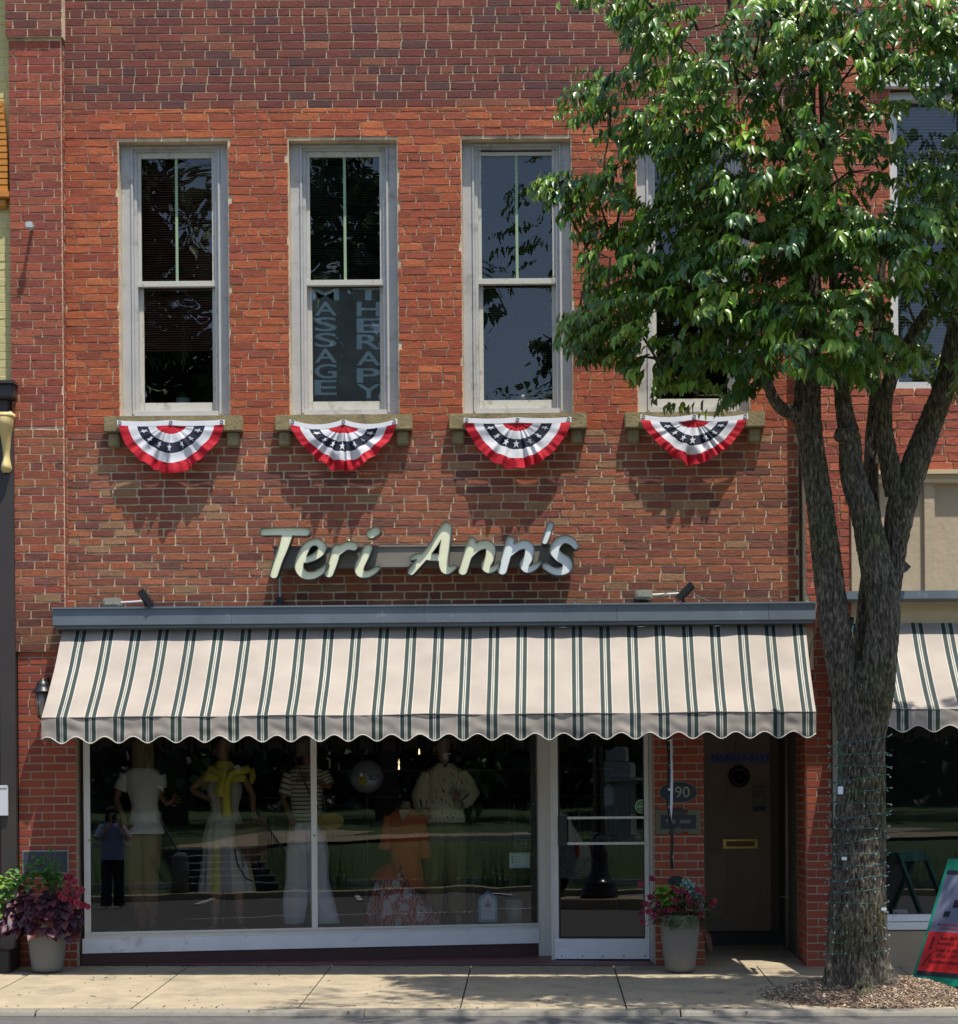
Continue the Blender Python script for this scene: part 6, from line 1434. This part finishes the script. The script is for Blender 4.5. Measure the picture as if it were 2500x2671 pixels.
# ---- 4: orange jacket dress form with patterned skirt
Y = 1.12; c = P(1058, 2400, Y); c.z = FZ; A = empty('dress_form', c, 'headless dress form in orange jacket with red floral skirt spread at its base', 'dress form')
bx, bz = c.x, 1.38 + (2105 - 2330) / 5100 * 18.1
def zz(sy): return P(1058, sy, Y).z
g = MB(); g.tube([(bx, Y, FZ), (bx, Y, zz(2250))], .02, 12); g.lathe((bx, Y, FZ), [(0, .02), (.13, .018), (.14, 0)], 24); g.build('stand', M['black'], A)
g = MB(); g.loft([(bx + .01, Y, zz(2090), .035, .035), (bx + .01, Y, zz(2100), .045, .045), (bx, Y, zz(2120), .06, .06), (bx, Y, zz(2135), .12, .09)], 20, col=(.36, .33, .24), cap=True); g.build('neck', M['cloth'], A, smooth=True, col=True)
g = MB(); oc = (.6, .13, .04)
g.loft([(bx + x, Y, zz(sy), rx, ry) for x, sy, rx, ry in ((0, 2108, .06, .06), (0, 2118, .12, .09), (0, 2135, .16, .11), (0, 2170, .155, .12), (0, 2210, .14, .11), (.0, 2240, .145, .11), (.0, 2275, .165, .13), (.01, 2315, .185, .15))], 40, col=oc, fold=.03, nf=6)
for s_ in (-1, 1): sleeve(g, (bx + .14 * s_, Y, zz(2130)), (bx + .19 * s_, Y - .03, zz(2215 if s_ < 0 else 2240)), .058, .055, oc)
g.build('jacket', M['cloth'], A, smooth=True, col=True)
g = MB()
vv = [P(1052, 2112, Y - .105), P(1066, 2112, Y - .105), P(1046, 2145, Y - .128)]; g.add([P(1040, 2112, Y - .1), P(1070, 2112, Y - .1), P(1050, 2145, Y - .128)], [(0, 1, 2)], 0, (.4, .36, .26)); g.build('collar', M['cloth'], A, col=True)
m = bpy.data.materials.new('floral'); m.use_nodes = True; t = m.node_tree; n = t.nodes; b_ = n['Principled BSDF']; b_.inputs['Roughness'].default_value = .9
tc = n.new('ShaderNodeTexCoord'); vo = n.new('ShaderNodeTexVoronoi'); vo.inputs['Scale'].default_value = 9; t.links.new(tc.outputs['Object'], vo.inputs['Vector'])
wv = n.new('ShaderNodeTexWave'); wv.inputs['Scale'].default_value = 9; wv.inputs['Distortion'].default_value = 14; t.links.new(tc.outputs['Object'], wv.inputs['Vector'])
cr = n.new('ShaderNodeValToRGB'); cr.color_ramp.interpolation = 'CONSTANT'; e = cr.color_ramp.elements; e[0].color = (.02, .02, .03, 1); e[1].position = .12; e[1].color = (.55, .52, .55, 1); x = e.new(.40); x.color = (.35, .01, .02, 1); t.links.new(vo.outputs['Distance'], cr.inputs[0])
cr2 = n.new('ShaderNodeValToRGB'); cr2.color_ramp.interpolation = 'CONSTANT'; e = cr2.color_ramp.elements; e[0].color = (0, 0, 0, 1); e[1].position = .78; e[1].color = (1, 1, 1, 1); t.links.new(wv.outputs['Fac'], cr2.inputs[0])
mx = n.new('ShaderNodeMix'); mx.data_type = 'RGBA'; t.links.new(cr2.outputs[0], mx.inputs['Factor']); t.links.new(cr.outputs[0], mx.inputs['A']); mx.inputs['B'].default_value = (.5, .42, .42, 1); t.links.new(mx.outputs['Result'], b_.inputs['Base Color'])
g = MB(); q0 = P(1010, 2300, Y - .1)
g.loft([(bx - .08, Y - .1, zz(2255), .05, .05), (bx - .10, Y - .1, zz(2275), .10, .10), (bx - .11, Y - .12, zz(2300), .15, .13), (bx - .09, Y - .12, zz(2335), .22, .17), (bx - .05, Y - .12, zz(2370), .30, .20), (bx - .02, Y - .12, FZ + .02, .36, .22), (bx - .02, Y - .12, FZ + .005, .2, .15)], 60, fold=.07, nf=9); g.build('skirt', m, A, smooth=True)
g = MB(); g.loft([(bx - .12, Y - .16, zz(2252), .05, .05), (bx - .16, Y - .17, zz(2270), .1, .08), (bx - .17, Y - .17, zz(2295), .13, .08)], 24, col=(.42, .02, .015), fold=.12, nf=6); g.build('scarf', M['cloth'], A, smooth=True, col=True)
# ---- 5: crochet sweater, olive trousers
Y = 1.22; A, b = fig_root(1162, Y, 'mannequin in cream openwork sweater and olive trousers, rightmost in the shop window')
pose = dict(legs=[((-.07, -.02), (-.08, .0), (-.08, -.15)), ((.10, -.02), (.12, .0), (.16, -.12))],
            arms=[(px2(1098, 2070, b, Y), px2(1104, 2108, b, Y - .1), (.5, -.1, -1)), (px2(1228, 2065, b, Y), px2(1198, 2090, b, Y - .16), (-.5, -.1, .9))])
figure(A, b, M['skin'], pose, face=-1.1)
g = MB(); kc = (.74, .69, .48)
g.loft([(b[0] + .0, Y, b[2] + z, rx, ry) for z, rx, ry in ((1.53, .075, .07), (1.50, .12, .09), (1.46, .165, .105), (1.38, .175, .12), (1.28, .165, .125), (1.18, .16, .12), (1.10, .168, .13), (1.02, .19, .155), (.98, .194, .16))], 110, col=kc, fold=.03, nf=7)
for s_, i in ((-1, 0), (1, 1)):
    sh = Vector((b[0] + .15 * s_, Y, b[2] + 1.44)); el = Vector(b) + Vector(pose['arms'][i][0]); wr = Vector(b) + Vector(pose['arms'][i][1]); g.tube([sh, sh.lerp(el, .5), el + Vector((0, 0, -.02)), el.lerp(wr, .5) + Vector((0, 0, -.03)), wr + Vector((0, 0, -.03))], [.066, .08, .085, .08, .06], 24, 0, kc, caps=False, disp=lambda q, r, a: .006 * math.sin(a * 7 + q.z * 20))
for i in range(len(g.f)):
    if random.random() < .05: g.c[i] = (.12, .09, .05)
g.build('sweater', M['cloth'], A, smooth=True, col=True)
g = MB(); oc = (.16, .12, .045)
for s_, i in ((-1, 0), (1, 1)):
    g.loft([(b[0] + .055 * s_, Y, b[2] + 1.03, .10, .12), (b[0] + .075 * s_, Y, b[2] + .88, .115, .13), (b[0] + .09 * s_, Y, b[2] + .68, .115, .12), (b[0] + .1 * s_, Y, b[2] + .4, .095, .105), (b[0] + .11 * s_, Y, b[2] + .14, .08, .09)], 30, col=oc, fold=.04, nf=5, seed=i)
g.build('trousers', M['cloth'], A, smooth=True, col=True)
g = MB()
for k in range(70):
    a_ = random.uniform(-.6, 3.6); hx, hy, hz = b[0] + .02, Y + .02, b[2] + 1.70; g.tube([(hx, hy, hz + .07), (hx + .08 * math.cos(a_), hy + .08 * math.sin(a_), hz + .03), (hx + .085 * math.cos(a_), hy + .085 * math.sin(a_), hz - .07)], [.014, .014, .006], 5, 0, (.02, .015, .012))
g.build('hair', M['cloth'], A, col=True)
g = MB(); g.tube([P(1148, 1985, Y - .10), P(1162, 1996, Y - .13), P(1178, 1985, Y - .10)], .003, 5, 0, (.05, .03, .02)); c = P(1161, 1998, Y - .14); g.lathe(c, [(0, -.004), (.014, 0), (.014, .004)], 12, 0, (.06, .04, .03), ax='Y'); g.build('necklace', M['attr'], A, col=True)
# balloon
Y = 1.15; c = P(957, 2026, Y); Bn = empty('foil_balloon', c, 'round grey foil balloon with baby announcement lettering behind the shop window', 'balloon')
g = MB(); K = 64; rows = []
for j, t in enumerate(np.linspace(-math.pi / 2, math.pi / 2, 17)):
    for k in range(K):
        a_ = 2 * math.pi * k / K; r_ = .155 * (math.cos(t) if abs(t) < 1.56 else 0.001) * (1 + .02 * math.sin(26 * a_) * math.cos(t) ** 4); rows.append((c.x + r_ * math.cos(a_), Y + .07 * math.sin(t), c.z + r_ * math.sin(a_)))
g.add(rows, [(j * K + k, j * K + (k + 1) % K, (j + 1) * K + (k + 1) % K, (j + 1) * K + k) for j in range(16) for k in range(K)]); g.build('envelope', mat('foil', (.3, .32, .37), .35, (14, .3, .01), .1, 6, metal=.3), Bn, smooth=True)
g = MB()
put_text(g, "it's a", quadmap((c.x + .0, Y - .076, c.z + .03), (c.x + .08, Y - .073, c.z + .03), (c.x + .0, Y - .073, c.z + .055)), col=(.03, .04, .1))
put_text(g, 'BOY!', quadmap((c.x + .03, Y - .077, c.z - .035), (c.x + .125, Y - .062, c.z - .035), (c.x + .03, Y - .076, c.z + .02)), col=(.03, .04, .1), off=.01)
for k in range(5): t = 1.256 * k; g.lathe((c.x - .03 + .025 * math.cos(t), Y - .075, c.z - .045 + .025 * math.sin(t)), [(0, -.004), (.018, 0), (.02, .006)], 12, 0, (.55, .42, .03), ax='Y')
g.build('print', M['attr'], Bn, col=True)
g = MB(); g.tube([(c.x, Y, c.z - .155), (c.x + .01, Y, c.z - .4), (c.x - .02, Y + .02, FZ)], .0015, 4); g.build('ribbon', M['grey_metal'], Bn)
# pale vase low on the right
g = MB(); a_, b2 = P(1318, 2333, 1.0), P(1364, 2404, 1.0); cx_ = P(1341, 2370, 1.0).x; g.lathe((cx_, 1.05, FZ), [(.0, 0), (.062, .0), (.09, .26), (.085, .26), (.06, .02)], 24)
tag(g.build('vase', mat('vase', (.3, .33, .3), .5), smooth=True), 'pale tapered vase at the right end of the shop window', 'vase')
# shop furniture deep inside: clothes racks and shelves, two small lamps
gc = [(.12, .08, .05), (.2, .18, .15), (.05, .07, .12), (.3, .28, .24), (.15, .03, .03), (.06, .1, .06)]
for i, (x0, x1, y) in enumerate(((-3.4, -2.3, 4.2), (-1.9, -.7, 4.6), (-.3, .9, 5.2))):
    A = empty('clothes_rack', ((x0 + x1) / 2, y, .02), ['dim clothes rack deep inside the shop, behind the white tee mannequin', 'dim clothes rack deep inside the shop, behind the balloon', 'dim clothes rack deep inside the shop, behind the door'][i], 'clothes rack', 'clothes racks inside the shop')
    g = MB(); g.tube([(x0, y, .02), (x0, y, 1.5), (x1, y, 1.5), (x1, y, .02)], .015, 8); g.build('rail', M['grey_metal'], A)
    g = MB(); x = x0 + .05
    while x < x1 - .05: g = MB(); g.loft([(x, y, 1.45, .008, .06), (x, y, 1.38, .02, .2), (x, y, 1.0, .018, .18), (x, y, .75 + random.uniform(-.1, .1), .02, .2)], 10, col=random.choice(gc)); x += random.uniform(.05, .08); g.build('garment', M['cloth'], A, smooth=True, col=True)
A = empty('shelf_unit', (-1.2, 8.6, 0), 'dark shelf unit with folded goods at the back of the shop', 'shelves')
g = MB()
for k in range(5): g.box((-3.6, 8.4, .5 + k * .45), (1.0, 8.8, .53 + k * .45))
g.build('shelves', M['floor_wood'], A)
for k in range(60): g = MB(); x = random.uniform(-3.5, .8); z = .53 + random.randrange(5) * .45; g.box((x, 8.42, z), (x + random.uniform(.1, .25), 8.7, z + random.uniform(.06, .25)), col=random.choice(gc), bev=.01); g.build('folded_goods', M['cloth'], A, col=True)
em = bpy.data.materials.new('lit_bulb'); em.use_nodes = True; em.node_tree.nodes['Principled BSDF'].inputs['Emission Color'].default_value = (1, .75, .4, 1); em.node_tree.nodes['Principled BSDF'].inputs['Emission Strength'].default_value = 1.6
for sx, sy, Y, l in ((1094, 1964, 5.5, 'small lit bulb hanging inside the shop above the orange jacket form'), (1041, 1990, 6.5, 'lit bulb on the upper hook deep inside the shop beside the balloon'), (1041, 2004, 6.0, 'lowest tiny lit bulb deep inside the shop beside the balloon')):
    c = P(sx, sy, Y); g = MB(); g.lathe(c, [(0, -.02), (.009, -.012), (.010, .0), (.006, .03), (.005, .045)], 12); g.tube([c + Vector((0, 0, .045)), c + Vector((0, 0, .5))], .004, 5, 1)
    tag(g.build('pendant_bulb', [em, M['black']], smooth=True), l, 'lamp', 'lit bulbs inside the shop')

# ================================================================ ACROSS THE STREET (seen in the glass)
def gz(x, y):
    """lawn across the street"""
    d = -y - 23.2; z = -.52
    t_ = min(1, max(0, (d - 1.6) / 3)); z += .97 * t_ * t_ * (3 - 2 * t_) + max(0, d - 4.5) * .028
    return z
g = MB(); nx, ny = 60, 40
vs = [(-45 + 100 * i / nx, -22.6 - 50 * (j / ny) ** 1.4, 0) for j in range(ny + 1) for i in range(nx + 1)]; vs = [(x, y, gz(x, y) + .03 * noise.noise((x * .7, y * .7, 0))) for x, y, _ in vs]
g.add(vs, [(j * (nx + 1) + i, (j + 1) * (nx + 1) + i, (j + 1) * (nx + 1) + i + 1, j * (nx + 1) + i + 1) for j in range(ny) for i in range(nx)]); tag(g.build('lawn', M['grass'], smooth=True), kind='structure')
g = MB(); g.box((-45, -22.4, -.6), (55, -22.55, -.37)); g.box((-45, -22.55, -.6), (55, -24.2, -.42)); tag(g.build('far_sidewalk', M['concrete']), kind='structure')
# path rising from the steps, thin pale edging
g = MB()
for k in range(6): g.box((3.35, -25.2 - .36 * k, -.6), (5.45, -25.2 - .36 * (k + 1), -.42 + .15 * (k + 1)), 0); g.box((3.35, -25.19 - .36 * k, -.43 + .15 * (k + 1)), (5.45, -25.23 - .36 * k, -.405 + .15 * (k + 1)), 1)
ST = empty('steps', (4.4, -25.4, -.5), 'dark concrete steps with pale nosings rising across the street, seen in the shop window', 'steps'); g.build('treads', [mat('step_dark', (.05, .05, .05), .9), M['white_paint']], ST)
g = MB(); 
for x in (3.2, 5.6):
    g.tube([(x, -25.1, .35), (x, -27.3, 1.35)], .025, 8); 
    for k in range(15): t = k / 14; g.tube([(x, -25.1 - 2.2 * t, -.5 + .9 * t), (x, -25.1 - 2.2 * t, .35 + 1.0 * t)], .012, 6)
g.build('railing', M['black'], ST)
g = MB(); g.add([(3.3, -27.3, .51), (5.6, -27.3, .51), (11, -34, .76), (8.2, -35, .78)], [(3, 2, 1, 0)]); g.add([(5.6, -28.2, .53), (11, -30.3, .62), (22, -30.5, .63), (22, -31.9, .68), (9.5, -31.9, .68)], [(4, 3, 2, 1, 0)]); tag(g.build('footpath', M['concrete']), kind='structure')
g = MB()
for a_, b_ in (((-8, -25.6), (3.2, -25.6)), ((5.7, -25.6), (26, -24.6)), ((-2, -31), (3, -29)), ((11, -30.1), (24, -30.1))):
    n = 14
    for k in range(n): p = Vector((a_[0] + (b_[0] - a_[0]) * k / n, a_[1] + (b_[1] - a_[1]) * k / n, 0)); q = Vector((a_[0] + (b_[0] - a_[0]) * (k + 1) / n, a_[1] + (b_[1] - a_[1]) * (k + 1) / n, 0)); p.z = gz(p.x, p.y) + .04; q.z = gz(q.x, q.y) + .04; g.bar(p, q, .12, .16)
tag(g.build('edging', mat('edging', (.5, .5, .47), .9)), kind='structure')
# bollards
BL = empty('bollard', (2.91, -24.0, -.42), 'concrete bollard left of the steps across the street, seen in the shop window', 'bollard', 'bollards across the street')
g = MB(); g.lathe((2.91, -24.0, -.42), [(.19, 0), (.19, .70), (.175, .715), (.175, .73), (.18, .745), (.165, .82), (.12, .87), (.06, .895), (0, .90)], 28); g.build('post', mat('bollard_stone', (.12, .12, .12), .9, (60, .4, .004), .2, 10), BL, smooth=True)
for i, (x, y) in enumerate(((4.91, -23.4), (7.78, -22.9), (-5.5, -23.6), (12.4, -23.2))):
    clone(BL, Matrix.Translation((x - 2.91, y + 24.0, 0)), ['concrete bollard right of the steps across the street, seen in the shop window', 'concrete bollard reflected beside the orange jacket dress form', 'concrete bollard far left across the street beyond the black lamp post', 'concrete bollard far right across the street beyond the steps'][i])
# lawn tufts
g = MB()
for cx_, cy_ in ((8.5, -24.6), (10.5, -24.6), (12.3, -24.4), (6.6, -24.9), (1.0, -25.0), (6.2, -24.8), (14, -24.5), (11.5, -24.9), (9.5, -25.0), (-4.9, -24.9), (-6.2, -24.6)):
    for k in range(70): blade(g, (cx_ + random.gauss(0, .3), cy_ + random.gauss(0, .15), -.5), (random.gauss(0, .25), random.gauss(0, .2), 1), random.uniform(.6, 1.5), .02, (.06, .13, .03), random.uniform(0, .5))
tag(g.build('tall_grass', M['plant'], col=True), kind='stuff')
# lamp post, on a slab
LP = empty('lamp_post', (-2.41, -13.8, -.4), 'large black cast iron lamp post with flared base, reflected in the glass door', 'lamp post')
g = MB(); z0 = -.12; g.lathe((-2.41, -13.8, z0), [(.32, 0), (.32, .10), (.30, .13), (.27, .2), (.26, .215), (.29, .235), (.285, .27), (.22, .30), (.16, .38), (.135, .50), (.13, .52), (.15, .53), (.15, .56), (.13, .58), (.14, .72), (.16, .735), (.155, .76), (.11, .80), (.10, 1.1), (.085, 2.5), (.075, 3.4), (.1, 3.42), (.1, 3.5), (.05, 3.52)], 32); g.build('post', M['black_gloss'], LP, smooth=True)
g = MB(); g.lathe((-2.41, -13.8, z0 + 3.5), [(.06, 0), (.2, .15), (.22, .4), (.12, .6), (.02, .72), (0, .8)], 24); g.build('globe', mat('globe', (.5, .5, .48), .2), LP, smooth=True)
g = MB(); g.box((-3.1, -14.4, -.4), (-1.3, -13.2, -.122), bev=.02); g.build('slab', M['concrete'], LP)
# monument
MO = empty('monument', (-5.6, -31.5, 0), 'pale stone monument pedestal across the street, reflected in the glass door', 'monument')
g = MB()
for hw, z0_, z1_ in ((.75, .1, .5), (.55, .5, .62), (.42, .62, 1.9), (.46, 1.9, 2.0), (.6, 2.0, 2.1), (.4, 2.1, 2.5), (.25, 2.5, 2.9)): g.box((-5.6 - hw, -31.5 - hw, z0_), (-5.6 + hw, -31.5 + hw, z1_), bev=.03)
g.build('pedestal', mat('monument_stone', (.3, .3, .29), .8, None, .15, 5), MO)
# parked suv
SV = empty('parked_suv', (-6.5, -21.0, -.46), 'dark green parked SUV, its rear reflected in the glass door', 'car')
g = MB(); prof = [(-2.3, .45), (-2.32, .8), (-2.25, 1.05), (-2.1, 1.1), (-1.75, 1.68), (-1.4, 1.76), (.4, 1.76), (.6, 1.72), (1.15, 1.16), (2.1, 1.02), (2.28, .85), (2.3, .45), (1.75, .4), (1.35, .38), (-1.1, .38), (-1.9, .42)]
def svp(x, y, z): return Vector((-6.5 + x, -21.0 + y, -.47 + z))
bm = bmesh.new(); n = len(prof)
vsl = [svp(-x, -.92 + (.12 if z > 1.15 else 0), z) for x, z in prof]; vsr = [svp(-x, .92 - (.12 if z > 1.15 else 0), z) for x, z in prof]
g.add(vsl + vsr, [list(range(n)), [n + k for k in range(n)][::-1]] + [(k, n + k, n + (k + 1) % n, (k + 1) % n) for k in range(n)]); g.build('body', mat('suv_paint', (.22, .26, .25), .25), SV)
for sx_ in (1, -1):
    g = MB(); yy = .815 * sx_ + .0; q = [(1.7, 1.18), (1.45, 1.62), (.55, 1.64), (-.35, 1.64), (-.95, 1.2)]; vs = [svp(x, yy * 1.0 + .006 * sx_, z) for x, z in q]; g.add(vs, [tuple(range(5))]); g.build('window', M['black_gloss'], SV)
    for wx in (1.4, -1.45):
        g = MB(); c = svp(wx, .80 * sx_, .37); g.lathe(c, [(0, -.1), (.2, -.1), (.35, -.11), (.37, -.08), (.37, .08), (.35, .11), (.2, .1), (0, .1)], 24, ax='Y'); w_ = g.build('wheel', mat('tyre', (.012, .012, .012), .8), SV, smooth=True); g = MB(); g.lathe(c, [(0, -.115 * sx_ * -1), (.19, .112 * sx_), (.2, .10 * sx_)], 20, ax='Y'); g.build('rim', M['alu'], w_, smooth=True)
g = MB(); 
for yy in (-.8, .8): g.box(tuple(svp(2.24, yy - .1, .85)), tuple(svp(2.34, yy + .1, 1.12)))
g.build('tail_light', mat('tail', (.3, .02, .01), .3), SV)
# black planter / bin
g = MB(); g.lathe((6.3, -25.5, gz(6.3, -25.5)), [(.26, 0), (.3, .7), (.33, .72), (.33, .78), (0, .8)], 20); tag(g.build('litter_bin', M['black']), 'black litter bin beside the steps across the street', 'bin')
# trees across
def far_tree(x, y, h, r_, label, ntr=.2, seed=1, n=2600, zc=.62, sq=1.0):
    rnd = random.Random(seed); A = empty('shade_tree', (x, y, gz(x, y)), label, 'tree', 'trees across the street'); z0 = gz(x, y)
    g = MB(); g.tube([(x, y, z0 - .2), (x + .1, y, z0 + h * .2), (x, y + .1, z0 + h * .45), (x + .2, y, z0 + h * .8)], [ntr * 1.5, ntr, ntr * .8, ntr * .25], 12)
    for k in range(9): a_ = k * 2.4; zz_ = z0 + h * (.35 + .05 * k); g.tube([(x, y, zz_), (x + r_ * .6 * math.cos(a_), y + r_ * .6 * math.sin(a_), zz_ + h * .13)], [ntr * .4, ntr * .1], 6)
    g.build('trunk', M['bark'], A, smooth=True)
    g = MB(); bl = [(Vector((x, y, z0 + h * zc)) + Vector((rnd.gauss(0, r_ * .42), rnd.gauss(0, r_ * .42), rnd.gauss(0, h * .16))), r_ * rnd.uniform(.22, .42)) for _ in range(26)]; L1 = []
    for k in range(n):
        c, rr_ = bl[rnd.randrange(26)]; z = rnd.uniform(-1, 1); a_ = rnd.uniform(0, 6.28); q = math.sqrt(1 - z * z); d = Vector((q * math.cos(a_), q * math.sin(a_), z)); p = c + d * rr_ * rnd.uniform(.7, 1.1); v = rnd.uniform(.7, 1.3)
        L1.append((p, (d + Vector((0, 0, -.5))), d + Vector((.01, 0, .3)), rnd.uniform(.35, .6), rnd.uniform(.25, .4), (.075 * v, .14 * v, .04 * v)))
    leaves(g, L1); g.build('crown', M['plant'], A, col=True)
far_tree(-12.0, -40, 24, 5.6, 'tall dark shade tree reflected in the leftmost upper window', .35, 3, 8500, .66)
far_tree(-5.2, -43, 22, 3.4, 'shade tree reflected high in the second and third upper windows', .3, 5, 2300, .84)
far_tree(-6.3, -44, 15.4, 3.3, 'dense shade tree reflected in the foot of the second upper window', .3, 21, 7500, .66)
far_tree(1.5, -42, 12.6, 3.4, 'lower shade tree reflected in the foot of the third upper window', .25, 8, 2600, .68)
far_tree(8, -45, 12, 4.5, 'spreading shade tree across the street behind the steps', .3, 9, 2600, .6)
far_tree(16, -47, 13, 5, 'shade tree reflected across the top of the shop window', .3, 11, 2600, .55)
far_tree(24, -46, 13, 5.5, 'shade tree farthest right across the street', .3, 12, 2400, .55)
far_tree(-22, -46, 14, 5.5, 'shade tree farthest left across the street', .3, 13, 2400, .55)
far_tree(-8, -52, 11, 5, 'shade tree behind the monument across the street', .3, 15, 2000, .5)
# far wood
g = MB(); L1 = []
for k in range(12000):
    x = random.uniform(-55, 65); y = -62 + random.uniform(-3, 3); z = random.uniform(0, 13.5) * (.8 + .25 * noise.noise((x * .2, 0, 0))); L1.append(((x, y, z), rdir(-1, .2), (0, 1, .5), random.uniform(.7, 1.3), random.uniform(.6, 1.0), (.02, .045, .015)))
leaves(g, L1); g.box((-55, -66, -1), (65, -65, 11), col=(.012, .02, .01)); tag(g.build('far_wood', M['plant'], col=True), kind='stuff')
BH = empty('brick_hall', (10, -75, 0), 'dark brick hall behind the trees across the street', 'building')
g = MB(); g.box((-25, -80, -1), (45, -70, 7.5)); g.build('wall', mat('far_brick', (.08, .035, .03), .9), BH)
for k in range(16): g = MB(); g.box((-23 + 4.2 * k, -69.98, 2), (-21.4 + 4.2 * k, -69.9, 5)); g.build('window', M['black_gloss'], BH)
# photographer (only the reflection is in the picture)
PG = empty('person', (.06, -17.5, -.34), 'person in blue shirt and dark trousers holding up a phone, reflected in the shop window', 'person')
b = (.06, -17.45, -.345)
# built facing the shop: rotate by building mirrored in y
def flipy(o, yc):
    for v in o.data.vertices: v.co.y = 2 * yc - v.co.y
    o.data.flip_normals()
pose = dict(legs=[((-.10, -.02), (-.12, .0), (-.14, -.14)), ((.10, -.02), (.12, .0), (.15, -.14))], arms=[((-.30, -.08, 1.20), (-.07, -.22, 1.46), (.4, -.2, .8)), ((.30, -.08, 1.20), (.12, -.22, 1.46), (-.4, -.2, .8))])
o = figure(PG, b, M['skin'], pose, face=0); flipy(o, b[1])
g = MB(); bl = (.24, .30, .46)
g.loft([(b[0], b[1], b[2] + z, rx, ry) for z, rx, ry in ((1.53, .075, .07), (1.49, .14, .10), (1.44, .19, .12), (1.34, .20, .14), (1.2, .19, .14), (1.05, .20, .15), (.9, .215, .16), (.84, .22, .165))], 32, col=bl, fold=.05, nf=6)
for s_ in (-1, 1): sleeve(g, (b[0] + .17 * s_, b[1], b[2] + 1.43), (b[0] + .3 * s_, b[1] + .08, b[2] + 1.22), .075, .075, bl, t1=.95)
g.build('shirt', M['cloth'], PG, smooth=True, col=True)
g = MB()
for s_ in (-1, 1): g.loft([(b[0] + .075 * s_, b[1], b[2] + .93, .12, .13), (b[0] + .1 * s_, b[1], b[2] + .7, .105, .12), (b[0] + .11 * s_, b[1], b[2] + .4, .095, .10), (b[0] + .12 * s_, b[1], b[2] + .03, .10, .11)], 24, col=(.012, .013, .02), fold=.05)
g.build('trousers', M['cloth'], PG, smooth=True, col=True)
g = MB(); g.loft([(b[0], b[1] - .03, b[2] + z, rx, ry) for z, rx, ry in ((1.80, .02, .02), (1.785, .06, .07), (1.74, .095, .10), (1.66, .10, .095), (1.58, .105, .08), (1.50, .11, .06), (1.42, .09, .04))], 24, col=(.02, .014, .01), fold=.06, cap=True); g.build('hair', M['cloth'], PG, smooth=True, col=True)
g = MB(); g.box((b[0] - .04, b[1] + .24, b[2] + 1.50), (b[0] + .04, b[1] + .25, b[2] + 1.66), bev=.004); tag(g.build('phone', M['black_gloss']), 'black phone held up by the person across the street', 'phone')
print('part 5 ok')
